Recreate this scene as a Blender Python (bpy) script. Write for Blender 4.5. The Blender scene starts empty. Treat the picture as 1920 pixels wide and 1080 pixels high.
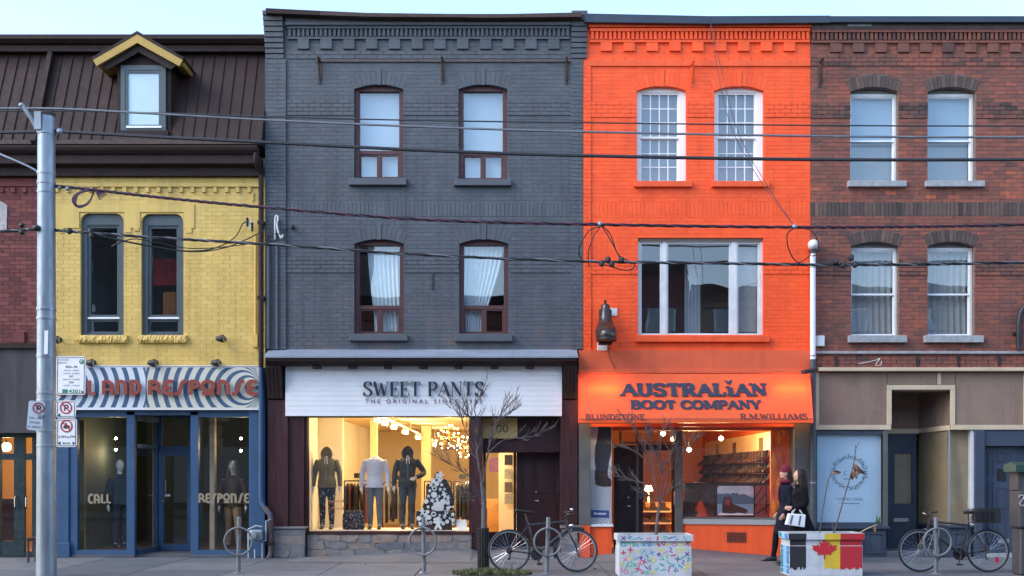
import bpy, bmesh, math, random
from mathutils import Vector, Matrix
random.seed(7)
PI = math.pi
scn = bpy.context.scene
col = scn.collection

# ------------------------------------------------------------------ camera, sky, sun, exposure
CAM_Y, CAM_Z, FPX = -21.0, 1.56, 2100.0
cam_d = bpy.data.cameras.new('camera'); cam = bpy.data.objects.new('camera', cam_d); col.objects.link(cam)
cam.location = (0, CAM_Y, CAM_Z); cam.rotation_euler = (PI/2, 0, 0)
cam_d.sensor_width = 36; cam_d.lens = FPX/1920*36
cam_d.shift_y = (889-540)/1920; cam_d.clip_end = 3000; cam_d.clip_start = .1
scn.camera = cam
world = bpy.data.worlds.new('World'); scn.world = world; world.use_nodes = True
wn = world.node_tree.nodes; wl = world.node_tree.links
SUN_EL, SUN_AZ = math.radians(40), math.radians(244)     # behind the camera to its left, veiled
sky = wn.new('ShaderNodeTexSky'); sky.sky_type = 'NISHITA'; sky.sun_disc = False
sky.sun_elevation = SUN_EL; sky.sun_rotation = SUN_AZ
sky.air_density = 1.0; sky.dust_density = 1.0; sky.ozone_density = 1.3
bg = wn['Background']; bg.inputs['Strength'].default_value = .15
wl.new(sky.outputs[0], bg.inputs['Color'])
sun_d = bpy.data.lights.new('sun', 'SUN'); sun = bpy.data.objects.new('sun', sun_d); col.objects.link(sun)
sun_d.energy = .5; sun_d.angle = math.radians(35); sun_d.color = (1, .98, .96)
sdir = Vector((math.sin(SUN_AZ)*math.cos(SUN_EL), math.cos(SUN_AZ)*math.cos(SUN_EL), math.sin(SUN_EL)))
sun.rotation_euler = sdir.to_track_quat('Z', 'Y').to_euler(); sun.location = (-14, -24, 22)
vs = scn.view_settings
vs.view_transform = 'Standard'; vs.look = 'None'; vs.gamma = 1; vs.exposure = 1.8; vs.use_curve_mapping = False

# ------------------------------------------------------------------ helpers
def P(x, y, Y=0.0):                      # photograph pixel -> point of the place at depth Y
    k = (Y-CAM_Y)/FPX
    return Vector(((x-960)*k, Y, CAM_Z+(889-y)*k))
def PX(x, Y=0.0): return (x-960)*(Y-CAM_Y)/FPX
def PZ(y, Y=0.0): return CAM_Z+(889-y)*(Y-CAM_Y)/FPX

class MB:
    def __init__(s): s.v = []; s.f = []; s.t = []; s.sm = []
    def add(s, vs, fs, tint=0.5, smooth=False):
        o = len(s.v); s.v += [tuple(p) for p in vs]
        for f in fs: s.f.append(tuple(i+o for i in f)); s.t.append(tint); s.sm.append(smooth)
        return s
    def box(s, x0, x1, y0, y1, z0, z1, tint=0.5, back=True):
        if x1 < x0: x0, x1 = x1, x0
        if y1 < y0: y0, y1 = y1, y0
        if z1 < z0: z0, z1 = z1, z0
        vs = [(x0,y0,z0),(x1,y0,z0),(x1,y1,z0),(x0,y1,z0),(x0,y0,z1),(x1,y0,z1),(x1,y1,z1),(x0,y1,z1)]
        fs = [(0,1,5,4),(1,2,6,5),(3,0,4,7),(4,5,6,7),(3,2,1,0)]
        if back: fs.append((2,3,7,6))
        return s.add(vs, fs, tint)
    def prism(s, poly, y0, y1, tint=0.5):          # poly in (x, z), counter-clockwise seen from the camera
        a = sum(poly[i][0]*poly[(i+1)%len(poly)][1]-poly[(i+1)%len(poly)][0]*poly[i][1] for i in range(len(poly)))
        if a < 0: poly = poly[::-1]
        n = len(poly)
        vs = [(x,y0,z) for x,z in poly]+[(x,y1,z) for x,z in poly]
        fs = [tuple(range(n)), tuple(range(2*n-1, n-1, -1))]
        for i in range(n): j = (i+1)%n; fs.append((j, i, n+i, n+j))
        return s.add(vs, fs, tint)
    def prismx(s, poly, x0, x1, tint=0.5):         # poly in (y, z), extruded along x
        a = sum(poly[i][0]*poly[(i+1)%len(poly)][1]-poly[(i+1)%len(poly)][0]*poly[i][1] for i in range(len(poly)))
        if a < 0: poly = poly[::-1]
        n = len(poly)
        vs = [(x1,y,z) for y,z in poly]+[(x0,y,z) for y,z in poly]
        fs = [tuple(range(n)), tuple(range(2*n-1, n-1, -1))]
        for i in range(n): j = (i+1)%n; fs.append((j, i, n+i, n+j))
        return s.add(vs, fs, tint)
    def quad(s, a, b, c, d, tint=0.5): return s.add([a,b,c,d], [(0,1,2,3)], tint)
    def rings(s, rs, closed=False, caps=True, tint=0.5, smooth=True):
        n = len(rs[0]); vs = [p for r in rs for p in r]; fs = []; m = len(rs)
        for k in range(m if closed else m-1):
            a = k*n; b = ((k+1)%m)*n
            for i in range(n): j = (i+1)%n; fs.append((a+i, a+j, b+j, b+i))
        if caps and not closed: fs += [tuple(range(n-1,-1,-1)), tuple(range((m-1)*n, m*n))]
        return s.add(vs, fs, tint, smooth)
    def tube(s, pts, r, n=8, closed=False, caps=True, flat=1.0, tint=.5):
        pts = [Vector(p) for p in pts]; m = len(pts); rs = []; up = None
        for i in range(m):
            if closed: t = pts[(i+1)%m]-pts[i-1]
            else: t = pts[min(i+1,m-1)]-pts[max(i-1,0)]
            if t.length < 1e-9: t = Vector((0,0,1))
            t.normalize()
            if up is None:
                ref = Vector((0,0,1)) if abs(t.z) < .9 else Vector((1,0,0))
                up = (ref-t*ref.dot(t)).normalized()
            else:
                up = up-t*up.dot(t)
                if up.length < 1e-6: up = t.orthogonal()
                up.normalize()
            sd = t.cross(up); rr = r[i] if isinstance(r,(list,tuple)) else r
            rs.append([pts[i]+up*math.cos(2*PI*k/n)*rr+sd*math.sin(2*PI*k/n)*rr*flat for k in range(n)])
        return s.rings(rs, closed, caps, tint)
    def lathe(s, prof, c=(0,0,0), n=16, axis='z', tint=.5, smooth=True, caps=True):
        rs = []
        for r, h in prof:
            ring = []
            for k in range(n):
                a = 2*PI*k/n; u = math.cos(a)*max(r,1e-4); w = math.sin(a)*max(r,1e-4)
                p = (u,w,h) if axis == 'z' else ((h,u,w) if axis == 'x' else (w,h,u))
                ring.append((c[0]+p[0], c[1]+p[1], c[2]+p[2]))
            rs.append(ring)
        return s.rings(rs, tint=tint, smooth=smooth, caps=caps)
    def torus(s, c, R, r, axis='y', n=32, m=8, tint=.5):
        pts = []
        for k in range(n):
            a = 2*PI*k/n; u = math.cos(a)*R; w = math.sin(a)*R
            p = (u,0,w) if axis == 'y' else ((0,u,w) if axis == 'x' else (u,w,0))
            pts.append((c[0]+p[0], c[1]+p[1], c[2]+p[2]))
        return s.tube(pts, r, m, closed=True, tint=tint)
    def sphere(s, c, r, n=14, m=9, tint=.5):
        rx, ry, rz = r if isinstance(r,(tuple,list)) else (r,r,r)
        rs = []
        for i in range(m+1):
            ph = -PI/2+PI*i/m; q = max(math.cos(ph),.02)
            rs.append([(c[0]+rx*q*math.cos(2*PI*k/n), c[1]+ry*q*math.sin(2*PI*k/n), c[2]+rz*math.sin(ph)) for k in range(n)])
        return s.rings(rs, tint=tint)
    def frame(s, x0, x1, z0, z1, w, y0, y1, wt=None, wb=None):
        wt = w if wt is None else wt; wb = w if wb is None else wb
        s.box(x0, x0+w, y0, y1, z0, z1); s.box(x1-w, x1, y0, y1, z0, z1)
        s.box(x0+w, x1-w, y0+.001, y1, z1-wt, z1); s.box(x0+w, x1-w, y0+.001, y1, z0, z0+wb)
        return s
    def mesh(s, name, off=(0,0,0), bevel=0, seg=1, recalc=False, sharp=40):
        me = bpy.data.meshes.new(name)
        me.from_pydata([(a-off[0],b-off[1],c-off[2]) for a,b,c in s.v], [], s.f)
        if bevel or recalc:
            bm = bmesh.new(); bm.from_mesh(me)
            if recalc: bmesh.ops.recalc_face_normals(bm, faces=bm.faces)
            if bevel: bmesh.ops.bevel(bm, geom=list(bm.edges), offset=bevel, segments=seg, affect='EDGES', profile=.5)
            bm.to_mesh(me); bm.free()
        else:
            at = me.attributes.new('tint', 'FLOAT', 'FACE'); at.data.foreach_set('value', s.t)
        if any(s.sm) and not bevel:
            me.polygons.foreach_set('use_smooth', s.sm); me.set_sharp_from_angle(angle=math.radians(sharp))
        me.update()
        return me

OFF = {}
def tag(o, label=None, cat=None, group=None, kind=None):
    if label: o['label'] = label
    if cat: o['category'] = cat
    if group: o['group'] = group
    if kind: o['kind'] = kind
    return o
def thing(name, label, cat, loc=(0,0,0), group=None, local=False, rotz=0):
    o = bpy.data.objects.new(name, None); o.empty_display_size = .1; col.objects.link(o)
    o.location = loc; o.rotation_euler = (0,0,rotz)
    OFF[o.name] = (0,0,0) if local else tuple(loc)
    return tag(o, label, cat, group)
def obj(name, me, mat, parent=None):
    o = bpy.data.objects.new(name, me); col.objects.link(o)
    if mat is not None and not me.materials: me.materials.append(mat)
    if parent is not None: o.parent = parent; OFF[o.name] = OFF[parent.name]
    else: OFF[o.name] = (0,0,0)
    return o
def part(name, mb, mat, parent=None, bevel=0, seg=1, recalc=False, label=None, kind=None, sharp=40):
    off = OFF[parent.name] if parent is not None else (0,0,0)
    o = obj(name, mb.mesh(name, off, bevel, seg, recalc, sharp), mat, parent)
    return tag(o, label, kind=kind)
def solo(name, mb, mat, label, cat, group=None, loc=None, kind=None, **kw):   # a thing that is one mesh
    if loc is None:
        xs = [p[0] for p in mb.v]; ys = [p[1] for p in mb.v]; zs = [p[2] for p in mb.v]
        loc = ((min(xs)+max(xs))/2, (min(ys)+max(ys))/2, min(zs))
    o = obj(name, mb.mesh(name, loc, **kw), mat); o.location = loc
    return tag(o, label, cat, group, kind)
def dup(root, loc=None, rotz=None, label=None, group=None, scale=None):
    def cp(o, par):
        c = o.copy(); col.objects.link(c); c.parent = par
        for ch in list(o.children): cp(ch, c)
        return c
    c = cp(root, None)
    if loc is not None: c.location = loc
    if rotz is not None: c.rotation_euler = (0,0,rotz)
    if scale: c.scale = (scale,)*3
    if label: c['label'] = label
    if group: c['group'] = group
    return c
def evalmesh(o, name):
    bpy.context.view_layer.update()
    dg = bpy.context.evaluated_depsgraph_get()
    me = bpy.data.meshes.new_from_object(o.evaluated_get(dg)); me.name = name
    return me
def remesh(mb, name, vox=.012, smooth=5):          # union of overlapping lofts as one continuous skin
    tmp = mb.mesh(name+'_tmp', recalc=True); o = bpy.data.objects.new('tmp', tmp); col.objects.link(o)
    m = o.modifiers.new('r', 'REMESH'); m.mode = 'VOXEL'; m.voxel_size = vox; m.use_smooth_shade = True
    if smooth: k = o.modifiers.new('s', 'SMOOTH'); k.iterations = smooth; k.factor = .5
    me = evalmesh(o, name); bpy.data.objects.remove(o); bpy.data.meshes.remove(tmp)
    me.polygons.foreach_set('use_smooth', [True]*len(me.polygons))
    return me

def spline(pts, n=8, closed=False):
    pts = [Vector(p) for p in pts]; out = []; m = len(pts)
    for i in range(m if closed else m-1):
        if closed: a,b,c,d = pts[i-1], pts[i], pts[(i+1)%m], pts[(i+2)%m]
        else: a,b,c,d = pts[max(i-1,0)], pts[i], pts[i+1], pts[min(i+2,m-1)]
        for k in range(n):
            t = k/n
            out.append(.5*((2*b)+(c-a)*t+(2*a-5*b+4*c-d)*t*t+(3*b-a-3*c+d)*t**3))
    if not closed: out.append(pts[-1])
    return out

# ------------------------------------------------------------------ materials
MATS = {}
def nodes(name):
    m = bpy.data.materials.new(name); m.use_nodes = True
    nt = m.node_tree; return m, nt.nodes, nt.links, nt.nodes['Principled BSDF'], nt.nodes['Material Output']
def mth(N, L, op, a, b=None, c=None):
    n = N.new('ShaderNodeMath'); n.operation = op
    for i, q in enumerate((a,b,c)):
        if q is None: continue
        if isinstance(q,(int,float)): n.inputs[i].default_value = q
        else: L.new(q, n.inputs[i])
    return n.outputs[0]
def mixc(N, L, fac, a, b, mode='MIX'):
    n = N.new('ShaderNodeMix'); n.data_type = 'RGBA'; n.blend_type = mode
    for s, q in ((n.inputs[0],fac),(n.inputs[6],a),(n.inputs[7],b)):
        if isinstance(q,(int,float)): s.default_value = q
        elif isinstance(q,(tuple,list)): s.default_value = (*q[:3],1)
        else: L.new(q, s)
    return n.outputs[2]
def noise(N, L, vec, scale, detail=3, rough=.55, dist=0):
    n = N.new('ShaderNodeTexNoise'); n.inputs['Scale'].default_value = scale; n.inputs['Detail'].default_value = detail
    n.inputs['Roughness'].default_value = rough; n.inputs['Distortion'].default_value = dist; L.new(vec, n.inputs['Vector']); return n.outputs['Fac']
def rng(N, L, v, a, b, c=0, d=1):
    n = N.new('ShaderNodeMapRange'); L.new(v, n.inputs[0])
    for i, q in enumerate((a,b,c,d)): n.inputs[i+1].default_value = q
    return n.outputs[0]
def wpos(N): return N.new('ShaderNodeNewGeometry').outputs['Position']
def vscale(N, L, v, s):
    n = N.new('ShaderNodeMapping'); n.inputs['Scale'].default_value = s; L.new(v, n.inputs['Vector']); return n.outputs[0]
def M(name, c, rough=.6, var=.14, scale=5, bump=.15, bs=90, metal=0, dirt=0, dcol=(.05,.045,.04), dscale=2.2, stretch=(1,1,1), spec=.5, tints=None, bd=.004, dlo=.55, dhi=.75, streak=0, chips=None, low=None):
    """one colour with grain, cloudy variation, wear patches; tints = list of (position, colour) picked per piece"""
    if name in MATS: return MATS[name]
    m, N, L, B, O = nodes(name)
    pos = wpos(N); sp = vscale(N, L, pos, stretch)
    base = c
    if tints:
        at = N.new('ShaderNodeAttribute'); at.attribute_name = 'tint'
        r = N.new('ShaderNodeValToRGB'); r.color_ramp.interpolation = 'LINEAR'
        while len(r.color_ramp.elements) < len(tints): r.color_ramp.elements.new(.5)
        for e, (p, q) in zip(r.color_ramp.elements, tints): e.position = p; e.color = (*q,1)
        L.new(at.outputs['Fac'], r.inputs[0]); base = r.outputs[0]
    n1 = noise(N, L, sp, scale, 4); f = rng(N, L, n1, .25, .75, 1-var, 1+var)
    gry = N.new('ShaderNodeCombineColor'); [L.new(f, gry.inputs[i]) for i in range(3)]
    cc = mixc(N, L, 1.0, base, gry.outputs[0], 'MULTIPLY')
    if dirt:
        n2 = noise(N, L, sp, dscale, 6, .65); d = rng(N, L, n2, dlo, dhi, 0, dirt)
        cc = mixc(N, L, d, cc, dcol)
    if streak:                                       # rain streaks
        ns = noise(N, L, vscale(N, L, pos, (2.6,2.6,.2)), 2.4, 5, .6); cc = mixc(N, L, rng(N, L, ns, .48, .72, 0, streak), cc, mixc(N, L, 1.0, cc, (.62,.60,.58), 'MULTIPLY'))
    if low:                                          # paint worn off low on the wall: (z from, z to, colour)
        sz = N.new('ShaderNodeSeparateXYZ'); L.new(pos, sz.inputs[0]); nl = noise(N, L, pos, 1.5, 6, .7)
        fz = mth(N, L, 'MULTIPLY', rng(N, L, sz.outputs[2], low[0], low[1], 1, 0), rng(N, L, nl, .5, .62, 0, .85)); cc = mixc(N, L, fz, cc, low[2])
    if chips:
        nc = noise(N, L, pos, 26, 3, .6); nm = noise(N, L, pos, 1.1, 3); cc = mixc(N, L, mth(N, L, 'MULTIPLY', rng(N, L, nc, .66, .69, 0, .9), rng(N, L, nm, .48, .56, 0, 1)), cc, chips)
    L.new(cc, B.inputs['Base Color'])
    n3 = noise(N, L, sp, bs*.3, 3); L.new(rng(N, L, n3, .3, .7, max(rough-.12,.03), min(rough+.12,1)), B.inputs['Roughness'])
    if bump:
        b = N.new('ShaderNodeBump'); b.inputs['Strength'].default_value = bump; b.inputs['Distance'].default_value = bd
        L.new(noise(N, L, sp, bs, 4), b.inputs['Height']); L.new(b.outputs[0], B.inputs['Normal'])
    B.inputs['Metallic'].default_value = metal; B.inputs['Specular IOR Level'].default_value = spec
    MATS[name] = m; return m
def emis(name, c, s):
    if name in MATS: return MATS[name]
    m, N, L, B, O = nodes(name); B.inputs['Base Color'].default_value = (*c,1)
    B.inputs['Emission Color'].default_value = (*c,1); B.inputs['Emission Strength'].default_value = s
    MATS[name] = m; return m
def glass(name, ior=1.5, tint=(.93,.96,.95), rough=0.0, wave=.0):
    m, N, L, B, O = nodes(name); N.remove(B)
    lw = N.new('ShaderNodeLayerWeight'); lw.inputs[0].default_value = .5; f0 = ((ior-1)/(ior+1))**2     # Schlick: the same from both sides of a pane
    fr = mth(N, L, 'ADD', f0, mth(N, L, 'MULTIPLY', mth(N, L, 'POWER', lw.outputs['Facing'], 5.0), 1-f0))
    tr = N.new('ShaderNodeBsdfTransparent'); tr.inputs[0].default_value = (*tint,1)
    gl = N.new('ShaderNodeBsdfGlossy'); gl.inputs['Roughness'].default_value = rough; gl.inputs[0].default_value = (.95,.97,1,1)
    if wave:
        b = N.new('ShaderNodeBump'); b.inputs['Strength'].default_value = wave; b.inputs['Distance'].default_value = .02
        L.new(noise(N, L, wpos(N), 1.3, 1), b.inputs['Height']); L.new(b.outputs[0], gl.inputs['Normal'])
    mx = N.new('ShaderNodeMixShader'); L.new(fr, mx.inputs[0]); L.new(tr.outputs[0], mx.inputs[1]); L.new(gl.outputs[0], mx.inputs[2])
    L.new(mx.outputs[0], O.inputs[0]); MATS[name] = m; return m

SHOPGLASS = glass('shop_glass', 1.75, (.95,.97,.96))
WINGLASS = glass('window_glass', 2.1, (.90,.94,.95), wave=.16)
gray_p = M('grey_paint', 0, .62, .15, 1.6, .35, 120, tints=[(0,(.068,.077,.091)),(1,(.083,.092,.108))], dirt=.6, dcol=(.100,.090,.092), dscale=.85, dlo=.60, dhi=.78, streak=.7, chips=(.22,.23,.25), low=(4.1,5.2,(.135,.095,.09)))
gray_s = M('grey_paint_smooth', (.075,.082,.098), .55, .12, 2.5, .2, 60)
orange_p = M('orange_paint', 0, .6, .11, 1.4, .35, 120, tints=[(0,(.90,.082,.008)),(1,(.96,.104,.013))], dirt=.4, dcol=(.70,.068,.012), dscale=1.1, dlo=.55, dhi=.8, streak=.42, chips=(.5,.07,.035))
orange_s = M('orange_paint_smooth', (.82,.095,.016), .6, .10, 2, .25, 60, streak=.5, chips=(.45,.07,.04))
orange_d = M('orange_board_faded', (.66,.105,.035), .6, .10, 2, .15, 60, streak=.4, dirt=.3, dcol=(.4,.09,.05))
yellow_p = M('yellow_paint', 0, .6, .08, 1.5, .35, 120, tints=[(0,(.62,.42,.105)),(1,(.71,.485,.135))], dirt=.5, dcol=(.52,.36,.115), dscale=1.3, dlo=.58, dhi=.8, streak=.6, chips=(.20,.14,.07))
brown_b = M('bare_brick', 0, .85, .20, 9, .6, 150, tints=[(0,(.05,.036,.034)),(.2,(.115,.056,.046)),(.5,(.215,.074,.053)),(.8,(.29,.086,.052)),(1,(.40,.105,.052))], dirt=.4, dcol=(.09,.055,.048), dscale=.9, dlo=.5, dhi=.7, streak=.5, chips=(.30,.22,.18))
brown_dark = M('sooty_brick', 0, .88, .22, 8, .6, 150, tints=[(0,(.032,.027,.026)),(.5,(.088,.062,.054)),(1,(.19,.115,.085))])
mortar = M('mortar', (.17,.125,.11), .9, .25, 12, .5, 120)
maroon_b = M('maroon_brick', 0, .8, .15, 6, .5, 140, tints=[(0,(.09,.022,.022)),(.5,(.14,.033,.033)),(1,(.19,.055,.045))], dirt=.4, dcol=(.09,.045,.04), dscale=1.5)
mans = M('brown_roof_metal', (.034,.0195,.0175), .6, .16, 3, .1, 40, spec=.2, dirt=.35, dcol=(.085,.05,.042), dscale=1.6)
mans_t = M('brown_trim_metal', (.030,.0185,.017), .6, spec=.2, var=.14, scale=3, bump=.1, bs=40, dirt=.25, dcol=(.10,.045,.03))
gold = M('gold_paint', (.43,.27,.05), .5, .15, 4, .15, 40)
slate = M('slate_window_paint', (.062,.085,.094), .5, .12, 5, .1, 60)
blue_p = M('blue_shopfront_paint', (.028,.078,.165), .5, .16, 2.5, .2, 50, streak=.5, chips=(.10,.12,.14), dirt=.35, dcol=(.03,.055,.09), dscale=1.6)
navy_p = M('navy_paint', (.040,.057,.09), .55, .18, 3, .25, 60, streak=.5, chips=(.12,.12,.13), dirt=.35, dcol=(.06,.065,.08))
wine = M('wine_stained_wood', (.042,.013,.014), .4, .35, 4, .25, 60, stretch=(1,1,.12), dirt=.3, dcol=(.07,.022,.02))
wine_f = M('red_brown_window_paint', (.085,.028,.026), .5, .2, 5, .2, 60)
white_p = M('white_paint', (.78,.79,.80), .45, .05, 3, .08, 60)
white_old = M('weathered_white_paint', (.60,.62,.63), .5, .12, 4, .1, 60, dirt=.3, dcol=(.35,.36,.37))
iron = M('dark_iron', (.03,.03,.034), .5, .2, 8, .25, 80, metal=.4)
rust = M('rusty_iron', (.055,.033,.027), .75, .3, 10, .4, 90, dirt=.5, dcol=(.028,.025,.026))
flash_m = M('dark_blue_flashing', (.028,.04,.062), .45, .15, 2, .1, 30, metal=.2)
lead = M('cornice_lead_paint', (.22,.25,.30), .5, .16, 2.5, .2, 40, dirt=.5, dcol=(.13,.15,.18), dscale=2)
dullsteel = M('dull_grey_steel', (.16,.17,.18), .55, .2, 6, .2, 60, metal=.3, dirt=.4, dcol=(.11,.11,.11))
galv = M('galvanised_steel', (.27,.31,.35), .45, .2, 5, .2, 60, metal=.55, dirt=.5, dcol=(.2,.24,.28), dscale=3, stretch=(1,1,.3))
black = M('black_rubber', (.016,.016,.018), .5, .2, 12, .1, 80)
blackm = M('black_paint', (.02,.021,.024), .3, .15, 12, .05, 80)
chrome = M('bright_metal', (.6,.62,.65), .25, .1, 12, 0, metal=1)
stone = M('field_stone', 0, .85, .25, 9, .7, 70, tints=[(0,(.12,.125,.14)),(.35,(.17,.165,.165)),(.7,(.21,.175,.15)),(1,(.24,.17,.14))], dirt=.35, dcol=(.13,.13,.14), dscale=5, bd=.01)
stone_m = M('stone_mortar', (.17,.16,.155), .9, .2, 10, .5, 80)
sillstone = M('grey_stone', (.30,.31,.32), .85, .25, 9, .6, 60, dirt=.5, dcol=(.5,.52,.54), dscale=6, bd=.008)
taupe = M('taupe_board', (.245,.165,.122), .75, .14, 2, .2, 80, streak=.5, dirt=.3, dcol=(.16,.12,.10), dscale=3)
pine = M('raw_pine', (.56,.45,.31), .65, .16, 4, .2, 40, stretch=(.5,1,.5), dirt=.3, dcol=(.36,.28,.18), dscale=4)
concrete = M('sidewalk_concrete', 0, .85, .16, 1.7, .45, 90, tints=[(0,(.078,.086,.102)),(1,(.122,.128,.14))], chips=(.05,.05,.055), dirt=.6, dcol=(.07,.073,.08), dscale=2.6)
asphalt = M('asphalt', (.05,.05,.053), .9, .25, 6, .6, 120)
dark_room = M('dim_room_wall', (.36,.38,.38), .9, .1, 2, 0)
# ------------------------------------------------------------------ ground
g = MB().box(-260, 260, -320, 300, -.6, -.16)
part('ground', g, asphalt, kind='structure')
r = MB().quad((-80,-19.6,-.13), (80,-19.6,-.13), (80,-4.55,-.13), (-80,-4.55,-.13)); part('road', r, asphalt, kind='structure')
def build_walk(ya, yb, xs, step):
    root = part('sidewalk', MB().box(-40, 40, ya, yb, -.155, -.018), M('dark_joint', (.05,.05,.052), .9), kind='structure')
    k = 0; x = xs; ys = [ya, ya+(yb-ya)*.36, ya+(yb-ya)*.69, yb]
    while x < -xs:
        for i in range(3):
            part('paving_slab', MB().box(x+.009, x+step-.009, ys[i]+.009, ys[i+1]-.009, -.03, random.uniform(-.003,0), random.choice((.05,.3,.5,.75,1)), True), concrete, root)
        x += step
    return root
build_walk(-4.4, .02, -13.5, 1.5)
part('far_sidewalk', MB().box(-40, 40, -26, -19.8, -.155, 0), concrete, kind='structure')
part('kerb', MB().box(-40, 40, -4.56, -4.404, -.155, 0), concrete, bevel=.012, kind='structure')
part('far_kerb', MB().box(-40, 40, -19.796, -19.64, -.155, 0), concrete, bevel=.012, kind='structure')

def ramp(label, back, yf):                           # concrete sloping up to a shop entrance
    mb = MB(); n = len(back); vs = [(x,yf,.003) for x,y,z in back]+[(x,y,z) for x,y,z in back]+[(x,y,-.01) for x,y,z in back]
    mb.add(vs, [(i,i+1,n+i+1,n+i) for i in range(n-1)]+[(n-1,2*n+n-1,n+n-1),(0,n,2*n)], .75); part('entrance_ramp', mb, concrete, kind='structure')
ramp('', [(PX(560),-.02,.004),(PX(640),-.005,.04),(PX(885),-.005,.15),(PX(905),.76,.16),(PX(1050),.76,.16),(PX(1062),-.02,.06),(PX(1090),-.04,.004)], -1.25)
ramp('', [(PX(1110),.0,.004),(PX(1150),1.0,.12),(PX(1266),1.0,.14),(PX(1280),.53,.15),(PX(1400),.20,.06),(PX(1490),.0,.004)], -1.1)
# ------------------------------------------------------------------ brick building tools
class Hole:
    def __init__(s, x0, x1, z0, z1, rise=0, ring=0, flare=0):
        s.x0,s.x1,s.z0,s.z1,s.rise,s.ring,s.fl = x0,x1,z0,z1,rise,ring,flare   # z1 = springing line
        s.cx = (x0+x1)/2; w = (x1-x0)/2
        if rise: s.R = (w*w+rise*rise)/(2*rise); s.cz = z1+rise-s.R; s.half = math.asin(w/s.R)
    def top(s): return s.z1+s.rise
    def span(s, z):                       # where courses stop at height z
        if z < s.z0: return None
        if z < s.z1: return s.x0, s.x1
        if not s.rise: return None
        Ro = s.R+s.ring
        if z > s.cz+Ro: return None
        h = math.sqrt(max(Ro*Ro-(z-s.cz)**2, 0)); lim = (z-s.cz)*math.tan(s.half)
        h = min(h, max(lim, 0)); 
        return (s.cx-h, s.cx+h) if h > .02 else None
def subtract(iv, cuts):
    for c in cuts:
        if c is None: continue
        out = []
        for a, b in iv:
            if c[1] <= a or c[0] >= b: out.append((a,b)); continue
            if c[0] > a: out.append((a,c[0]))
            if c[1] < b: out.append((c[1],b))
        iv = out
    return iv
def backing(b, x0, x1, z0, z1, y, holes, mat, name='wall', th=.3):
    mb = MB(); zs = sorted({z0, z1, *[h.z0 for h in holes], *[h.top() for h in holes]})
    zs = [z for z in zs if z0 <= z <= z1]
    for a, c in zip(zs, zs[1:]):
        zm = (a+c)/2
        for p, q in subtract([(x0,x1)], [(h.x0,h.x1) if h.z0 < zm < h.top() else None for h in holes]): mb.box(p, q, y, y+th, a, c)
    for h in holes:
        if not h.rise: continue
        arc = [(h.cx+h.R*math.sin(t), h.cz+h.R*math.cos(t)) for t in [h.half*(-1+2*k/12) for k in range(13)]]
        mb.prism(arc[:7]+[(h.cx,h.top()+.0005),(h.x0,h.top()+.0005)], y, y+th); mb.prism(arc[6:]+[(h.x1,h.top()+.0005),(h.cx,h.top()+.0005)], y, y+th)
    return part(name, mb, mat, b)
BL, BH, JT = .215, .0752, .009
def brickwork(b, x0, x1, z0, z1, y, holes, mat, bands=(), skip=(), singles=90, depth=.007, tint=None, jit=.0022):
    """courses of bricks with recessed joints; bands = (z0, z1, proud); skip = z ranges left for other work"""
    stuff = MB(); single = []; tint = tint or (lambda x, z: random.random())
    nz = int(round((z1-z0)/BH)); bh = (z1-z0)/nz
    for i in range(nz):
        za = z0+i*bh; zb = za+bh-JT; zm = (za+zb)/2
        if any(s0 < zm < s1 for s0, s1 in skip): continue
        pr = depth
        for q0, q1, p in bands:
            if q0 < zm < q1: pr = depth+p
        for p, q in subtract([(x0,x1)], [h.span(zm) for h in holes]):
            k0 = math.floor((p-x0)/BL-1); x = x0+k0*BL+(BL/2 if i%2 else 0)
            while x < q:
                a = max(x, p); c = min(x+BL-JT, q)
                if c-a > .025:
                    d = pr+random.uniform(-jit,jit); dz = random.uniform(-.5,.5)*jit
                    if c-a > BL-JT-.002 and pr == depth: single.append((a,c,d,za+dz,zb+dz))
                    else: stuff.box(a, c, y-d, y+.001, za+dz, zb+dz, tint((a+c)/2, zm), False)
                x += BL
    single.sort(key=lambda s: s[3]+abs((s[0]+s[1])/2-(x0+x1)/2)*.2)
    protos = {}
    for j, (a, c, d, za, zb) in enumerate(single):
        t = tint((a+c)/2, (za+zb)/2)
        if j < singles:
            key = min(int(t*8), 7)
            if key not in protos: protos[key] = MB().box(-(BL-JT)/2, (BL-JT)/2, 0, .02, 0, bh-JT, (key+.5)/8, False).mesh('brick')
            o = obj('brick', protos[key], mat, b); f = OFF[b.name]; o.location = ((a+c)/2-f[0], y-d-f[1], za-f[2])
        else: stuff.box(a, c, y-d, y+.001, za, zb, t, False)
    if stuff.f: part('brickwork', stuff, mat, b, kind='stuff')
def pieces(b, name, boxes, mat, proto_depth=None, tint=None):
    """alike rectangular pieces as parts that share one mesh: boxes = (x, z, w, h, y0, y1)"""
    protos = {}
    for (x, z, w, h, y0, y1) in boxes:
        t = random.random() if tint is None else tint(x, z)
        key = (round(w,3), round(h,3), round(y1-y0,3), min(int(t*4),3))
        if key not in protos: protos[key] = MB().box(0, w, 0, y1-y0, 0, h, (key[3]+.5)/4).mesh(name)
        o = obj(name, protos[key], mat, b); f = OFF[b.name]; o.location = (x-f[0], y0-f[1], z-f[2])
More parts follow.
